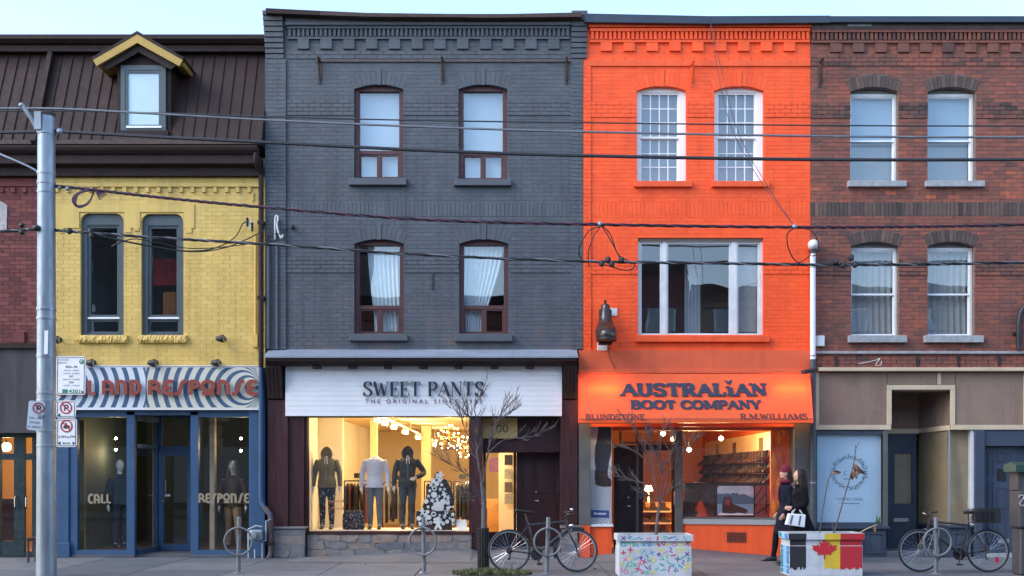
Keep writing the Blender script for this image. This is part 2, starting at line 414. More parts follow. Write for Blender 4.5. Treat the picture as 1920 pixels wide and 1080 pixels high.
def arch(b, h, y, mat, n=11, keystone=False, proud=.012, tint=None):
    R0, R1 = h.R, h.R+h.ring
    for k in range(n):
        t0 = h.half*(-1+2*k/n); t1 = h.half*(-1+2*(k+1)/n); g = .0035/h.R
        key = keystone and k == n//2
        r1 = R1+(.05 if key else 0); r0 = R0-(.012 if key else 0); pr = proud+(.014 if key else random.uniform(-.1,.1)*proud)
        pl = [(h.cx+r*math.sin(t), h.cz+r*math.cos(t)) for r, t in ((r0,t0+g),(r1,t0+g),(r1,t1-g),(r0,t1-g))]
        part('keystone' if key else 'arch_brick', MB().prism(pl, y-pr, y+.001, random.random() if tint is None else tint(h.cx,h.z1)), mat, b)
def soldier(b, x0, x1, z0, z1, y, mat, proud=.012, w=.077, tint=None):
    n = int((x1-x0)/w); w = (x1-x0)/n
    pieces(b, 'soldier_brick', [(x0+i*w+JT/2, z0+.004, w-JT, z1-z0-.008, y-proud, y+.001) for i in range(n)], mat, tint=tint)
def shell(b, x0, x1, ztop, floors, y0=.3, y1=13, ground=0, mat=None):
    """party walls, rear wall, roof and floor slabs, so that rooms are dark behind the glass"""
    mat = mat or dark_room
    part('party_wall', MB().box(x0, x0+.1, y0+.002, y1, ground, ztop-.3), mat, b); part('party_wall', MB().box(x1-.1, x1, y0+.002, y1, ground, ztop-.3), mat, b)
    part('rear_wall', MB().box(x0+.1, x1-.1, y1-.2, y1, ground, ztop-.3), mat, b)
    part('roof_deck', MB().box(x0, x1, y0+.002, y1, ztop-.3, ztop-.18), mat, b)
    for z in floors: part('floor_slab', MB().box(x0+.1, x1-.1, y0+.002, y1-.2, z-.12, z), mat, b)
    part('inner_partition', MB().box(x0+.1, x1-.1, 3.2, 3.28, floors[0], ztop-.3), mat, b)
def pane(x0, x1, z0, z1, y, mat, parent, name='pane'):
    return part(name, MB().quad((x0,y,z0),(x1,y,z0),(x1,y,z1),(x0,y,z1)), mat, parent)
def sill(b, xa, xb, ya, yb, mat, proud=.09, rough=False, bev=.008):
    x0, x1, z1, z0 = PX(xa), PX(xb), PZ(ya), PZ(yb)
    if not rough: return part('sill', MB().box(x0, x1, -proud, .05, z0, z1), mat, b, bevel=bev)
    mb = MB(); n = 36; rs = []                     # rock-faced sill
    for i in range(n+1):
        x = x0+(x1-x0)*i/n; j = lambda: random.uniform(-.012,.012)
        rs.append([(x,.05,z0),(x,-proud*.8+j(),z0),(x,-proud+j(),z0+(z1-z0)*.35+j()*.6),(x,-proud+.008+j(),z0+(z1-z0)*.7+j()*.6),(x,-proud*.75+j()*.5,z1),(x,.05,z1)])
    mb.rings(rs, smooth=False); return part('sill', mb, mat, b, recalc=True)
def curtain(x0, x1, z0, z1, y, mat, label, folds=9, amp=.03, swept=None, name='curtain', cat='curtain'):
    """cloth with folds; swept = (x of left edge at foot, x of right edge at foot)"""
    mb = MB(); nx, nz = folds*6, 14; vs = []
    xa, xb = swept or (x0, x1)
    for j in range(nz+1):
        t = j/nz; e = t*t*(3-2*t)
        l = x0+(xa-x0)*e; r_ = x1+(xb-x1)*e
        for i in range(nx+1):
            u = i/nx; vs.append((l+(r_-l)*u, y+amp*math.sin(u*folds*2*PI+.8*math.sin(t*3))*(.6+.4*t), z1+(z0-z1)*t))
    fs = [(j*(nx+1)+i, (j+1)*(nx+1)+i, (j+1)*(nx+1)+i+1, j*(nx+1)+i+1) for j in range(nz) for i in range(nx)]
    mb.add(vs, fs, smooth=True); return solo(name, mb, mat, label, cat, sharp=180)
def blind(x0, x1, z0, z1, y, mat, label, slats=0):
    mb = MB()
    if slats:
        n = int((z1-z0)/slats)
        for i in range(n):
            z = z0+i*slats; mb.quad((x0,y+.010,z),(x1,y+.010,z),(x1,y-.008,z+slats*.86),(x0,y-.008,z+slats*.86))
    else: mb.box(x0, x1, y, y+.004, z0, z1)
    mb.box(x0, x1, y-.02, y+.03, z1+.002, z1+.035)
    return solo('window_blind', mb, mat, label, 'blind')

# ------------------------------------------------------------------ lettering
def stroke_poly(pts, w):
    L_, R_ = [], []; m = len(pts)
    for i in range(m):
        a = pts[max(i-1,0)]; c = pts[min(i+1,m-1)]; dx, dy = c[0]-a[0], c[1]-a[1]; l = math.hypot(dx,dy) or 1
        ww = (w[i] if isinstance(w,(list,tuple)) else w)/2
        nx, ny = -dy/l*ww, dx/l*ww
        L_.append((pts[i][0]+nx, pts[i][1]+ny)); R_.append((pts[i][0]-nx, pts[i][1]-ny))
    return L_, R_
class Sheet:
    """flat or raised lettering on a plane: origin O, axes U (right), V (up), N (towards the reader)"""
    def __init__(s, O, U=(1,0,0), V=(0,0,1), depth=.004):
        s.O, s.U, s.V = Vector(O), Vector(U).normalized(), Vector(V).normalized(); s.N = s.U.cross(s.V)
        s.mb = MB(); s.d = depth; s.k = 0
    def pt(s, u, v, d): return s.O+s.U*u+s.V*v+s.N*d
    def stroke(s, pts, w, closed=False, tint=.5):
        if closed: pts = list(pts)+[pts[0], pts[1]]
        A, B_ = stroke_poly(pts, w); n = len(A); d = s.d+(s.k%9)*.00018; s.k += 1; h = min(s.d, d-.0002)
        vs = [s.pt(*p, d) for p in A]+[s.pt(*p, d) for p in B_]+[s.pt(*p, d-h) for p in A]+[s.pt(*p, d-h) for p in B_]
        fs = []
        for i in range(n-1):
            fs += [(i, n+i, n+i+1, i+1), (i, i+1, 2*n+i+1, 2*n+i), (n+i+1, n+i, 3*n+i, 3*n+i+1)]
        fs += [(n, 0, 2*n, 3*n), (n-1, 2*n-1, 4*n-1, 3*n-1)]
        s.mb.add(vs, fs, tint); return s
    def poly(s, pts, tint=.5):
        a = sum(pts[i][0]*pts[(i+1)%len(pts)][1]-pts[(i+1)%len(pts)][0]*pts[i][1] for i in range(len(pts)))
        if a < 0: pts = pts[::-1]
        d = s.d+(s.k%9)*.00018; s.k += 1; n = len(pts); h = min(s.d, d-.0002)
        vs = [s.pt(*p, d) for p in pts]+[s.pt(*p, d-h) for p in pts]
        s.mb.add(vs, [tuple(range(n))]+[((i+1)%n, i, n+i, n+(i+1)%n) for i in range(n)], tint); return s
    def text(s, string, u, v, h, width=None, align='C', bold=0.0, spacing=1.0):     # plain sans lettering
        cu = bpy.data.curves.new('txt', 'FONT'); cu.body = string; cu.size = 1; cu.offset = bold; cu.space_character = spacing; cu.resolution_u = 3
        o = bpy.data.objects.new('txt', cu); me = bpy.data.meshes.new_from_object(o)
        vs = [x.co.copy() for x in me.vertices]; fs = [tuple(p.vertices) for p in me.polygons]
        bpy.data.objects.remove(o); bpy.data.curves.remove(cu); bpy.data.meshes.remove(me)
        if not vs: return s
        x0 = min(p.x for p in vs); x1 = max(p.x for p in vs); k = h/.70; kx = k
        if width: kx = width/(x1-x0)
        sh = {'C': -(x0+x1)/2, 'L': -x0, 'R': -x1}[align]; d = s.d+(s.k%9)*.00018; s.k += 1
        s.mb.add([s.pt(u+(p.x+sh)*kx, v+p.y*k, d) for p in vs], fs); return s
def arc(cx, cy, rx, ry, a0, a1, n=14):
    return [(cx+rx*math.cos(math.radians(a0+(a1-a0)*k/n)), cy+ry*math.sin(math.radians(a0+(a1-a0)*k/n))) for k in range(n+1)]
SPTS = [(.56,.80),(.50,.95),(.33,1),(.16,.93),(.11,.76),(.19,.61),(.34,.51),(.50,.40),(.57,.24),(.50,.07),(.32,0),(.13,.05),(.07,.22)]
def spl2(pts, n=4): return [(p[0],p[1]) for p in spline([(a,b,0) for a,b in pts], n)]
# strokes: (points, 'T' thick / 't' thin) ; serif feet at (x, y)
ROMAN = {
 'A': (.80, [([(.06,0),(.40,1)],'t'),([(.38,1),(.74,0)],'T'),([(.18,.36),(.60,.36)],'t')], [(.06,0),(.74,0)]),
 'B': (.72, [([(.16,0),(.16,1)],'T'),([(.16,1),(.36,1)]+arc(.36,.765,.22,.235,90,-90)+[(.16,.53)],'m'),([(.16,.53),(.38,.53)]+arc(.38,.265,.26,.265,90,-90)+[(.16,0)],'m')], [(.12,0,'l'),(.12,1,'l')]),
 'C': (.78, [(arc(.44,.5,.36,.5,42,318,22),'m'),([(.72,.98),(.72,.66)],'t'),([(.72,.02),(.72,.3)],'t')], []),
 'D': (.82, [([(.16,0),(.16,1)],'T'),([(.16,1),(.36,1)]+arc(.36,.5,.38,.5,90,-90,18)+[(.16,0)],'m')], [(.12,0,'l'),(.12,1,'l')]),
 'E': (.66, [([(.16,0),(.16,1)],'T'),([(.16,1),(.58,1)],'t'),([(.16,.52),(.46,.52)],'t'),([(.16,0),(.62,0)],'t'),([(.58,1.0),(.58,.78)],'t'),([(.62,0),(.62,.24)],'t'),([(.46,.62),(.46,.42)],'t')], [(.12,0,'l'),(.12,1,'l')]),
 'I': (.36, [([(.18,0),(.18,1)],'T')], [(.18,0),(.18,1)]),
 'L': (.66, [([(.16,0),(.16,1)],'T'),([(.16,0),(.60,0)],'t'),([(.60,0),(.60,.28)],'t')], [(.16,0,'l'),(.16,1)]),
 'M': (.98, [([(.14,0),(.14,1)],'t'),([(.14,1),(.49,.1)],'T'),([(.49,.1),(.84,1)],'t'),([(.84,1),(.84,0)],'T')], [(.14,0),(.84,0),(.10,1,'l'),(.88,1,'r')]),
 'N': (.84, [([(.14,0),(.14,1)],'t'),([(.14,1),(.70,0)],'T'),([(.70,0),(.70,1)],'t')], [(.14,0),(.10,1,'l'),(.70,1)]),
 'O': (.86, [(arc(.43,.5,.36,.5,0,360,28),'m')], []),
 'P': (.68, [([(.16,0),(.16,1)],'T'),([(.16,1),(.36,1)]+arc(.36,.73,.24,.27,90,-90)+[(.16,.46)],'m')], [(.16,0),(.12,1,'l')]),
 'R': (.76, [([(.16,0),(.16,1)],'T'),([(.16,1),(.36,1)]+arc(.36,.75,.22,.25,90,-90)+[(.16,.5)],'m'),([(.38,.5),(.64,0)],'T')], [(.16,0),(.12,1,'l'),(.68,0,'r')]),
 'S': (.66, [(spl2(SPTS),'m'),([(.56,.98),(.56,.72)],'t'),([(.07,.02),(.07,.3)],'t')], []),
 'T': (.74, [([(.37,0),(.37,1)],'T'),([(.06,1),(.68,1)],'t'),([(.06,1),(.06,.76)],'t'),([(.68,1),(.68,.76)],'t')], [(.37,0)]),
 'U': (.80, [([(.15,1),(.15,.35)]+arc(.40,.35,.25,.35,180,360,12)[1:]+[(.65,1)],'m')], [(.15,1),(.65,1)]),
 'W': (1.08, [([(.10,1),(.34,0)],'T'),([(.34,0),(.55,.92)],'t'),([(.53,.92),(.76,0)],'T'),([(.76,0),(.98,1)],'t')], [(.10,1),(.98,1)]),
 'Y': (.78, [([(.08,1),(.38,.45)],'T'),([(.68,1),(.40,.45)],'t'),([(.39,.5),(.39,0)],'T')], [(.08,1),(.68,1),(.39,0)]),
 '.': (.26, [([(.06,.04),(.20,.04)],'T')], []), ' ': (.40, [], []),
}
ROMAN['i'] = (.40, [([(.20,0),(.20,.72)],'T')], [(.20,0),(.16,.72,'l')])
DECO = {
 'C': (.52, [([(.50,.94)]+arc(.32,.5,.22,.44,90,270,12)+[(.50,.06)],'T')], []),
 'A': (.66, [([(.13,0),(.13,.93),(.26,.93)]+arc(.26,.5,.27,.43,90,0,8)+[(.53,0)],'T'),([(.13,.36),(.53,.36)],'t')], []),
 'L': (.50, [([(.12,1),(.12,.08),(.46,.08)],'T')], []),
 'N': (.64, [([(.12,0),(.12,1)],'T'),([(.12,.92),(.28,.92)]+arc(.28,.66,.24,.26,90,0,8)+[(.52,0)],'T')], []),
 'D': (.62, [([(.12,0),(.12,1)],'T'),([(.12,.93),(.22,.93)]+arc(.22,.5,.31,.43,90,-90,14)+[(.12,.07)],'T')], []),
 'R': (.62, [([(.12,0),(.12,1)],'T'),([(.12,.93),(.24,.93)]+arc(.24,.70,.24,.23,90,-90,10)+[(.20,.47)],'T'),([(.26,.47)]+arc(.22,.16,.32,.31,60,0,6)+[(.56,.07)],'T')], []),
 'E': (.50, [(arc(.36,.72,.24,.22,50,250,10),'T'),(arc(.36,.28,.26,.22,110,310,10),'T'),([(.28,.5),(.44,.5)],'t')], []),
 'S': (.60, [(spl2([(.58,.93),(.46,.93),(.38,.78),(.32,.5),(.25,.2),(.17,.07),(.05,.07)],4),'T')], []),
 'P': (.56, [([(.12,0),(.12,1)],'T'),([(.12,.93),(.24,.93)]+arc(.24,.72,.24,.21,90,-90,10)+[(.12,.51)],'T')], []),
 'O': (.66, [(arc(.33,.62,.25,.31,0,360,24),'T'),([(.06,.08),(.60,.08)],'T')], []), ' ': (.34, [], []),
}
def lettering(sh, string, font, u, v, h, T, t, serif=0, st=0, width=None, align='C', track=.04):
    """u, v = anchor on the baseline; h = cap height; widths of strokes relative to h"""
    tot = sum(font[c][0] for c in string)+track*(len(string)-1); kx = h if not width else width/tot
    x = u-{'C': tot*kx/2, 'L': 0, 'R': tot*kx}[align]; vy = lambda y: v+h*(t/2+(1-t)*y)
    for c in string:
        w, strokes, feet = font[c]
        for pts, kind in strokes:
            q = [(x+p[0]*kx, vy(p[1])) for p in pts]
            if kind == 'm':                        # modulated: thick where it runs upright
                ws = []
                for i in range(len(q)):
                    a, b_ = q[max(i-1,0)], q[min(i+1,len(q)-1)]; l = math.hypot(b_[0]-a[0], b_[1]-a[1]) or 1
                    ws.append(h*(t+(T-t)*abs(b_[1]-a[1])/l))
                sh.stroke(q, ws)
            else: sh.stroke(q, h*(T if kind == 'T' else t))
        if serif:
            for ft in feet:
                l = r_ = serif*h
                if len(ft) > 2:
                    if ft[2] == 'l': r_ = .02*h
                    else: l = .02*h
                sh.stroke([(x+ft[0]*kx-l, vy(ft[1])), (x+ft[0]*kx+r_, vy(ft[1]))], h*(st or t))
        x += (w+track)*kx
    return sh
# ------------------------------------------------------------------ grey building
XG0, XG1, XO1 = PX(498), PX(1093), PX(1519)
XY0, XBEND = PX(98), PX(2230)
def sash_gray(b, xa, xb, ya, yb, h):
    """red-brown wooden window: tall upper light, two sliding lights below"""
    x0, x1, z0 = h.x0, h.x1, h.z0; y0 = .10
    arcp = [(h.cx+h.R*math.sin(t), h.cz+h.R*math.cos(t)) for t in [h.half*(-1+2*k/12) for k in range(13)]]
    w = .085; zt = h.z1-.01
    fr = MB(); fr.box(x0, x0+w, y0, y0+.14, z0, zt); fr.box(x1-w, x1, y0, y0+.14, z0, zt)
    fr.box(x0+w, x1-w, y0+.001, y0+.14, z0, z0+.05); fr.prism([(x0,zt),(x1,zt)]+arcp[::-1], y0, y0+.14)
    win = part('window', fr, wine_f, b)
    zr = z0+.50
    part('rail', MB().box(x0+w, x1-w, y0+.02, y0+.10, zr, zr+.07), wine_f, win)
    part('mullion', MB().box(h.cx-.02, h.cx+.02, y0+.025, y0+.10, z0+.05, zr), wine_f, win)
    part('sash', MB().frame(x0+w, h.cx-.02, z0+.05, zr, .03, y0+.04, y0+.08), wine_f, win); part('sash', MB().frame(h.cx+.02, x1-w, z0+.05, zr, .03, y0+.03, y0+.07), wine_f, win)
    pane(x0+w, x1-w, zr+.07, zt, y0+.06, WINGLASS, win); pane(x0+w, h.cx-.02, z0+.05, zr, y0+.062, WINGLASS, win); pane(h.cx+.02, x1-w, z0+.05, zr, y0+.052, WINGLASS, win)
    return win
def iron_bracket(b, x, ya, yb, mat):
    X = PX(x); z1, z0 = PZ(ya), PZ(yb); mb = MB()
    mb.box(X-.03, X+.03, -.02, .0, z0, z1); mb.box(X-.02, X+.02, -.26, -.02, z1-.03, z1)
    mb.tube([(X,-.24,z1-.03),(X,-.12,z1-.14),(X,-.02,z0+.06)], .016, 6); part('bracket', mb, mat, b)
def cornice_rows(b, xa, xb, mat, y_d0, y_d1, y_c0, y_c1, first, step, tint=None, lastx=None):
    x0, x1 = PX(xa), PX(xb)
    n = int((xb-xa)/8.3); w = (x1-x0)/n
    part('corbel_course', MB().box(x0, x1, -.055, .0, PZ(y_d1+5), PZ(y_d1+.5)), mat, b); part('corbel_course', MB().box(x0, x1, -.085, .0, PZ(y_d0-.5), PZ(y_d0-6)), mat, b)
    pieces(b, 'dentil', [(x0+(i+.22)*w, PZ(y_d1), w*.58, (y_d1-y_d0)/100, -.07+random.uniform(-.004,.004), .0) for i in range(n)], mat, tint=tint)
    bx = []; x = first
    while x < xb-16:
        bx.append((PX(x), PZ(y_c1), .21, (y_c1-y_c0)/100, -.05+random.uniform(-.004,.004), 0)); x += step
    pieces(b, 'corbel_block', bx, mat, tint=tint)
def facade(b, X0, X1, xa, xb, wins, mat, back, zlow, zhigh, bands_px, sold_px, tri=None, keystone=False, ring=.24, tint=None, singles=110, arch_mat=None, arch_n=11, painted=True):
    holes = []
    for (a, c, yt, yb) in wins: holes.append(Hole(PX(a), PX(c), PZ(yb), PZ(yt+10), .088, ring))
    hs = list(holes)
    if tri: hs.append(Hole(PX(tri[0]), PX(tri[1]), PZ(tri[3]), PZ(tri[2])))
    backing(b, X0, X1, zlow, zhigh, 0, hs, back)
    bands = [(PZ(q), PZ(p), .017) for p, q in bands_px]; sk = [(PZ(q), PZ(p)) for p, q in sold_px]
    brickwork(b, PX(xa), PX(xb), zlow, zhigh, 0, hs, mat, bands, sk, singles, tint=tint, depth=.0042 if painted else .007, jit=.0009 if painted else .0022)
    for h in holes: arch(b, h, 0, arch_mat or mat, arch_n, keystone, proud=.006 if painted else .012, tint=tint)
    for p, q in sold_px: soldier(b, PX(xa), PX(xb), PZ(q), PZ(p), 0, arch_mat or mat, proud=.007 if painted else .012, tint=tint)
    return holes

GB = thing('grey_brick_building', 'dark grey painted brick building with three storeys above a white shop sign', 'building', (PX(790),0,0))
shell(GB, XG0+.002, XG1-.002, 10.15, [3.55, 6.75])
gw = [(664,756,157,336),(860,951,157,338),(664,757,447,628),(861,953,447,628)]
gh = facade(GB, XG0, XG1, 537, 1070, gw, gray_p, gray_p, PZ(655), PZ(50), [(184,214),(483,513),(97,112)], [(379,406)], keystone=True, singles=60)
for (a,c,yt,yb), h in zip(gw, gh): sash_gray(GB, a, c, yt, yb, h)
for a, c, p, q in ((655,763,336,349),(851,959,338,350),(656,765,628,640),(853,961,628,641)): sill(GB, a, c, p, q, gray_s, .10)
def pilaster(b, xa, xb, ylo, yhi, mat, proud=.045, n=14):
    x0, x1 = PX(xa), PX(xb); part('pilaster', MB().box(x0, x1, -proud+.006, 0, PZ(ylo), PZ(yhi)), mat, b)
    mb = MB(); z = PZ(ylo); i = 0
    while z+BH < PZ(yhi):
        xs = [x0, x0+(x1-x0)*(.62 if i%2 else .38), x1]
        for p, q in zip(xs, xs[1:]): mb.box(p+.004, q-.004, -proud-random.uniform(0,.003), -proud+.007, z, z+BH-JT, random.random(), False)
        z += BH; i += 1
    part('brickwork', mb, mat, b, kind='stuff')
pilaster(GB, 498, 537, 655, 112, gray_p); pilaster(GB, 1070, 1093, 655, 112, gray_p, .03)
for k in range(9):                                   # corbelled shoulders
    y1 = 112-k*9.6; o = .05+.016*k
    part('corbel_brick', MB().box(PX(499)-.004*k, PX(533), -o, .05, PZ(y1)+.004, PZ(y1-9)), gray_p, GB, bevel=.006)
    part('corbel_brick', MB().box(PX(1071), PX(1100)+.001*k, -o*.8, .05, PZ(y1-1)+.004, PZ(y1-10)), gray_p, GB, bevel=.006)
cornice_rows(GB, 540, 1068, gray_p, 57, 70, 75, 93, 559, 42.6)
part('frieze_board', MB().box(PX(537), PX(1070), -.10, .05, PZ(51), PZ(30)), gray_s, GB); part('frieze_moulding', MB().box(PX(537), PX(1070), -.13, -.101, PZ(52), PZ(46)), gray_s, GB, bevel=.01)
cp = [(498,15,24),(600,20,28),(690,24,31),(860,26,32),(905,27,33),(1092,23,31)]
for (a,p,q),(c,p2,q2) in zip(cp, cp[1:]):
    Y = -.28; part('coping', MB().prism([(PX(a,Y),PZ(q,Y)),(PX(c,Y)-.004,PZ(q2,Y)),(PX(c,Y)-.004,PZ(p2,Y)),(PX(a,Y),PZ(p,Y))], Y, .4), mans_t if a < 500 else rust, GB)
part('iron_strip', MB().box(PX(592), PX(1076), -.034, -.018, PZ(117), PZ(112)), M('faded_strip', (.085,.075,.075), .8, .3, 8), GB)
for x in (600, 830, 1062): iron_bracket(GB, x, 114, 158, rust)
mb = MB().tube([(PX(505),-.08,PZ(655)),(PX(505),-.08,PZ(450))], .035, 8).tube([(PX(521),-.07,PZ(655)),(PX(521),-.07,PZ(460))], .022, 8); part('conduit', mb, gray_s, GB)
part('conduit_hook', MB().tube(spline([(PX(517),-.06,PZ(450)),(PX(518),-.10,PZ(412)),(PX(523),-.10,PZ(409)),(PX(522),-.1,PZ(430)),(PX(529),-.1,PZ(448)),(PX(533),-.1,PZ(442))],5), .018, 8), white_old, GB)
part('crack_plate', MB().box(PX(809), PX(812), -.025, -.004, PZ(542), PZ(511)), rust, GB)
# storefront
def storefront_gray(b):
    Y = -.42
    x0, x1 = PX(495,Y), PX(1084,Y); zt, zf, zb = PZ(655), PZ(668,Y), PZ(684,Y)
    for i, (a, c) in enumerate(((495,728),(728,963),(963,1084))):
        part('cornice_cap', MB().prismx([(0,zt),(-.44,zf),(-.44,zf-.03),(0,zt-.05)], PX(a,Y)+.002, PX(c,Y)-.002), lead, b)
    part('cornice_moulding', MB().prismx([(0,zf-.035),(-.41,zf-.035),(-.41,zf-.08),(-.34,zb+.03),(-.30,zb),(0,zb)], x0+.03, x1-.03), mans_t, b)
    for x in (592,659,726,793,859,926,993): part('corbel_block', MB().box(PX(x-7,-.3), PX(x+8,-.3), -.30, -.14, PZ(691,-.3), zb-.002), mans_t, b, bevel=.01)
    for xa, xb in ((503,533),(1055,1081)):          # fluted consoles
        mb = MB(); n = 4; w = (PX(xb)-PX(xa))/n
        for k in range(n):
            u0 = PX(xa)+k*w; mb.prismx([(0,PZ(750)),(-.10,PZ(748)),(-.13,PZ(735)),(-.24,PZ(705)),(-.30,PZ(692)),(-.30,zb-.003),(0,zb-.003)], u0+.006, u0+w-.006)
        mb.prismx([(0,PZ(750)),(-.09,PZ(748)),(-.12,PZ(735)),(-.22,PZ(705)),(-.28,PZ(694)),(-.28,zb-.004),(0,zb-.004)], PX(xa)+.007, PX(xb)-.007)
        part('console', mb, mans_t, b)
    # boxed-in wood below the sign
    part('lintel', MB().box(PX(500), PX(1090), .0, .3, PZ(782), PZ(656)), mans_t, b)
    for xa, xb, y0 in ((503,541,-.06),(541,570,-.02),(1051,1083,-.05)): part('pier', MB().box(PX(xa)+.002, PX(xb)-.002, y0, .35, PZ(988 if xa < 600 else 1045), PZ(750)-.002), wine, b)
    part('window_post', MB().box(PX(881), PX(905), .02, .4, PZ(1045), PZ(782)-.002), wine, b)
    part('window_jamb', MB().box(PX(570), PX(575), .05, .3, PZ(998), PZ(782)-.002), wine, b)
    part('door_header', MB().box(PX(905)+.002, PX(1051)-.002, .4, .5, PZ(848,.4), PZ(782)+.1), wine, b)
    win = part('window', MB().frame(PX(574), PX(882), PZ(999), PZ(779), .03, .10, .17), wine, b)
    pane(PX(575.5), PX(880), PZ(997), PZ(781), .14, SHOPGLASS, win)
    part('display_sill', MB().box(PX(573), PX(886), -.02, .5, PZ(1000)-.02, PZ(997)), wine, b)
    # recessed entrance: side light, plain door
    Y = .75; e = MB()
    e.box(PX(905,Y), PX(911,Y), Y, Y+.08, .0, PZ(780,Y)); e.box(PX(963,Y), PX(968,Y), Y, Y+.08, .0, PZ(780,Y)); e.box(PX(911,Y), PX(963,Y), Y, Y+.08, .0, PZ(997,Y)); e.box(PX(911,Y), PX(963,Y), Y, Y+.08, PZ(849,Y), PZ(780,Y))
    s_ = part('side_light', e, wine, b); pane(PX(911,Y), PX(963,Y), PZ(997,Y), PZ(849,Y), Y+.03, SHOPGLASS, s_)
    d = part('door', MB().box(PX(968.5,Y), PX(1048,Y), Y+.01, Y+.07, .06, PZ(812,Y)), wine, b, bevel=.004)
    for u0, u1, y0, y1 in ((978,1000,960,1028),(1006,1040,960,1028),(978,1000,830,925),(1006,1040,830,925)): part('door_panel', MB().box(PX(u0,Y), PX(u1,Y), Y+.002, Y+.0095, PZ(y1,Y), PZ(y0,Y)), wine, d, bevel=.003)
    part('handle', MB().tube([(PX(1004,Y),Y+.01,PZ(939,Y)),(PX(1004,Y),Y-.05,PZ(939,Y)),(PX(1010,Y),Y-.05,PZ(939,Y))], .012, 8), chrome, d)
    part('lock', MB().lathe([(.02,0),(.022,.02),(.0,.025)], (PX(1005,Y),Y-.015,PZ(922,Y)), 12, 'y'), chrome, d)
    part('mailbox', MB().box(PX(1045,.4), PX(1051,.4), .30, .4, PZ(925,.4), PZ(898,.4)), blackm, b, bevel=.005)
    part('transom', MB().box(PX(968.5,Y), PX(1048,Y), Y+.02, Y+.06, PZ(812,Y)+.01, PZ(780,Y)), blackm, b)
    part('recess_side', MB().box(PX(1051), PX(1056), .36, Y+.2, .0, PZ(782)), wine, b); part('recess_side', MB().box(PX(898), PX(904.5), .402, Y+.2, .0, PZ(782)), wine, b)
    # stone plinth
    def stones(x0, x1, z0, z1, y, rows, seed, side=None):
        random.seed(seed); zs = [z0+(z1-z0)*i/rows for i in range(rows+1)]; zj = {}
        part('plinth_core', MB().box(x0, x1, y+.003, y+.4, z0-.02, z1), stone_m, b)
        for r_ in range(rows):
            x = x0+(0 if r_%2 else -.0)
            while x < x1-.05:
                w = random.uniform(.22,.58); xe = min(x+w, x1)
                if x1-xe < .12: xe = x1
                za, zb2 = zs[r_]+(random.uniform(-.03,.02) if r_ else 0), zs[r_+1]+(random.uniform(-.02,.03) if r_ < rows-1 else 0); cx, cz = (x+xe)/2, (za+zb2)/2; pts = []
                k = random.randint(7,9)
                for i in range(k):
                    a = 2*PI*(i+random.uniform(-.25,.25))/k; q = max(abs(math.cos(a)), abs(math.sin(a)))
                    pts.append((cx+math.cos(a)/q**.95*(xe-x)/2*random.uniform(.92,1.0), cz+math.sin(a)/q**.95*(zb2-za)/2*random.uniform(.90,1.01)))
                t = random.random(); yy = y-random.uniform(0,.02); mid = [(cx+(p[0]-cx)*.90, cz+(p[1]-cz)*.88) for p in pts]; yy = y-random.uniform(-.003,.008); mid = [(cx+(p[0]-cx)*.95, cz+(p[1]-cz)*.93) for p in pts]
                m_ = MB(); rs = [[(p[0],y+.03,p[1]) for p in pts],[(p[0],yy+.006,p[1]) for p in pts],[(p[0],yy-.004+random.uniform(-.007,.007),p[1]) for p in mid]]
                m_.rings([r0[::-1] for r0 in rs], tint=t, smooth=True); part('stone', m_, stone, b, sharp=12)
                x = xe
    stones(PX(516), PX(573), 0, PZ(992), -.11, 4, 3); part('plinth_cap', MB().box(PX(512), PX(576), -.14, .1, PZ(991), PZ(987)), stone_m, b, bevel=.006)
    stones(PX(576), PX(884), .0, PZ(1001), -.005, 3, 9)
    stones(PX(1053), PX(1083), .0, PZ(990), -.09, 5, 12); part('plinth_cap', MB().box(PX(1050), PX(1089), -.13, .1, PZ(990), PZ(985)), stone_m, b, bevel=.006)
    random.seed(21)
storefront_gray(GB)
# room of the clothing shop
cream = M('cream_wall', (.72,.60,.36), .8, .06, 2, .05, 40); whitewall = M('warm_white_wall', (.78,.73,.62), .8, .04, 2, 0)
oak = M('oak_floor', (.42,.22,.08), .45, .25, 4, .1, 40, stretch=(1,.15,1))
YB = 11.5; xl, xr = PX(573), XG1-.15
part('shop_floor', MB().box(xl, xr, .5, YB, -.05, .10), oak, GB); part('display_platform', MB().box(PX(577), PX(880), .18, 1.35, .1, PZ(996)), whitewall, GB)
part('shop_ceiling', MB().box(xl, xr, .31, YB, 2.78, 2.9), cream, GB); part('shop_back_wall', MB().box(xl, xr, YB, YB+.1, 0, 2.9), cream, GB)
part('shop_side_wall', MB().box(xl-.1, xl, .31, YB, 0, 2.9), whitewall, GB); part('shop_side_wall', MB().box(xr, xr+.1, .31, YB, 0, 2.9), cream, GB)
part('display_partition', MB().box(xl+.003, PX(643,1.4), 1.38, 1.46, .1, 2.775), whitewall, GB)
part('shop_column', MB().box(PX(694,4), PX(706,4), 4, 4.25, .1, 2.775), cream, GB); part('shop_column', MB().box(PX(790,7), PX(808,7), 7, 7.3, .1, 2.775), cream, GB); part('shop_wall_panel', MB().box(PX(935,3), PX(1000,3), 3, 3.1, .1, 2.775), whitewall, GB)

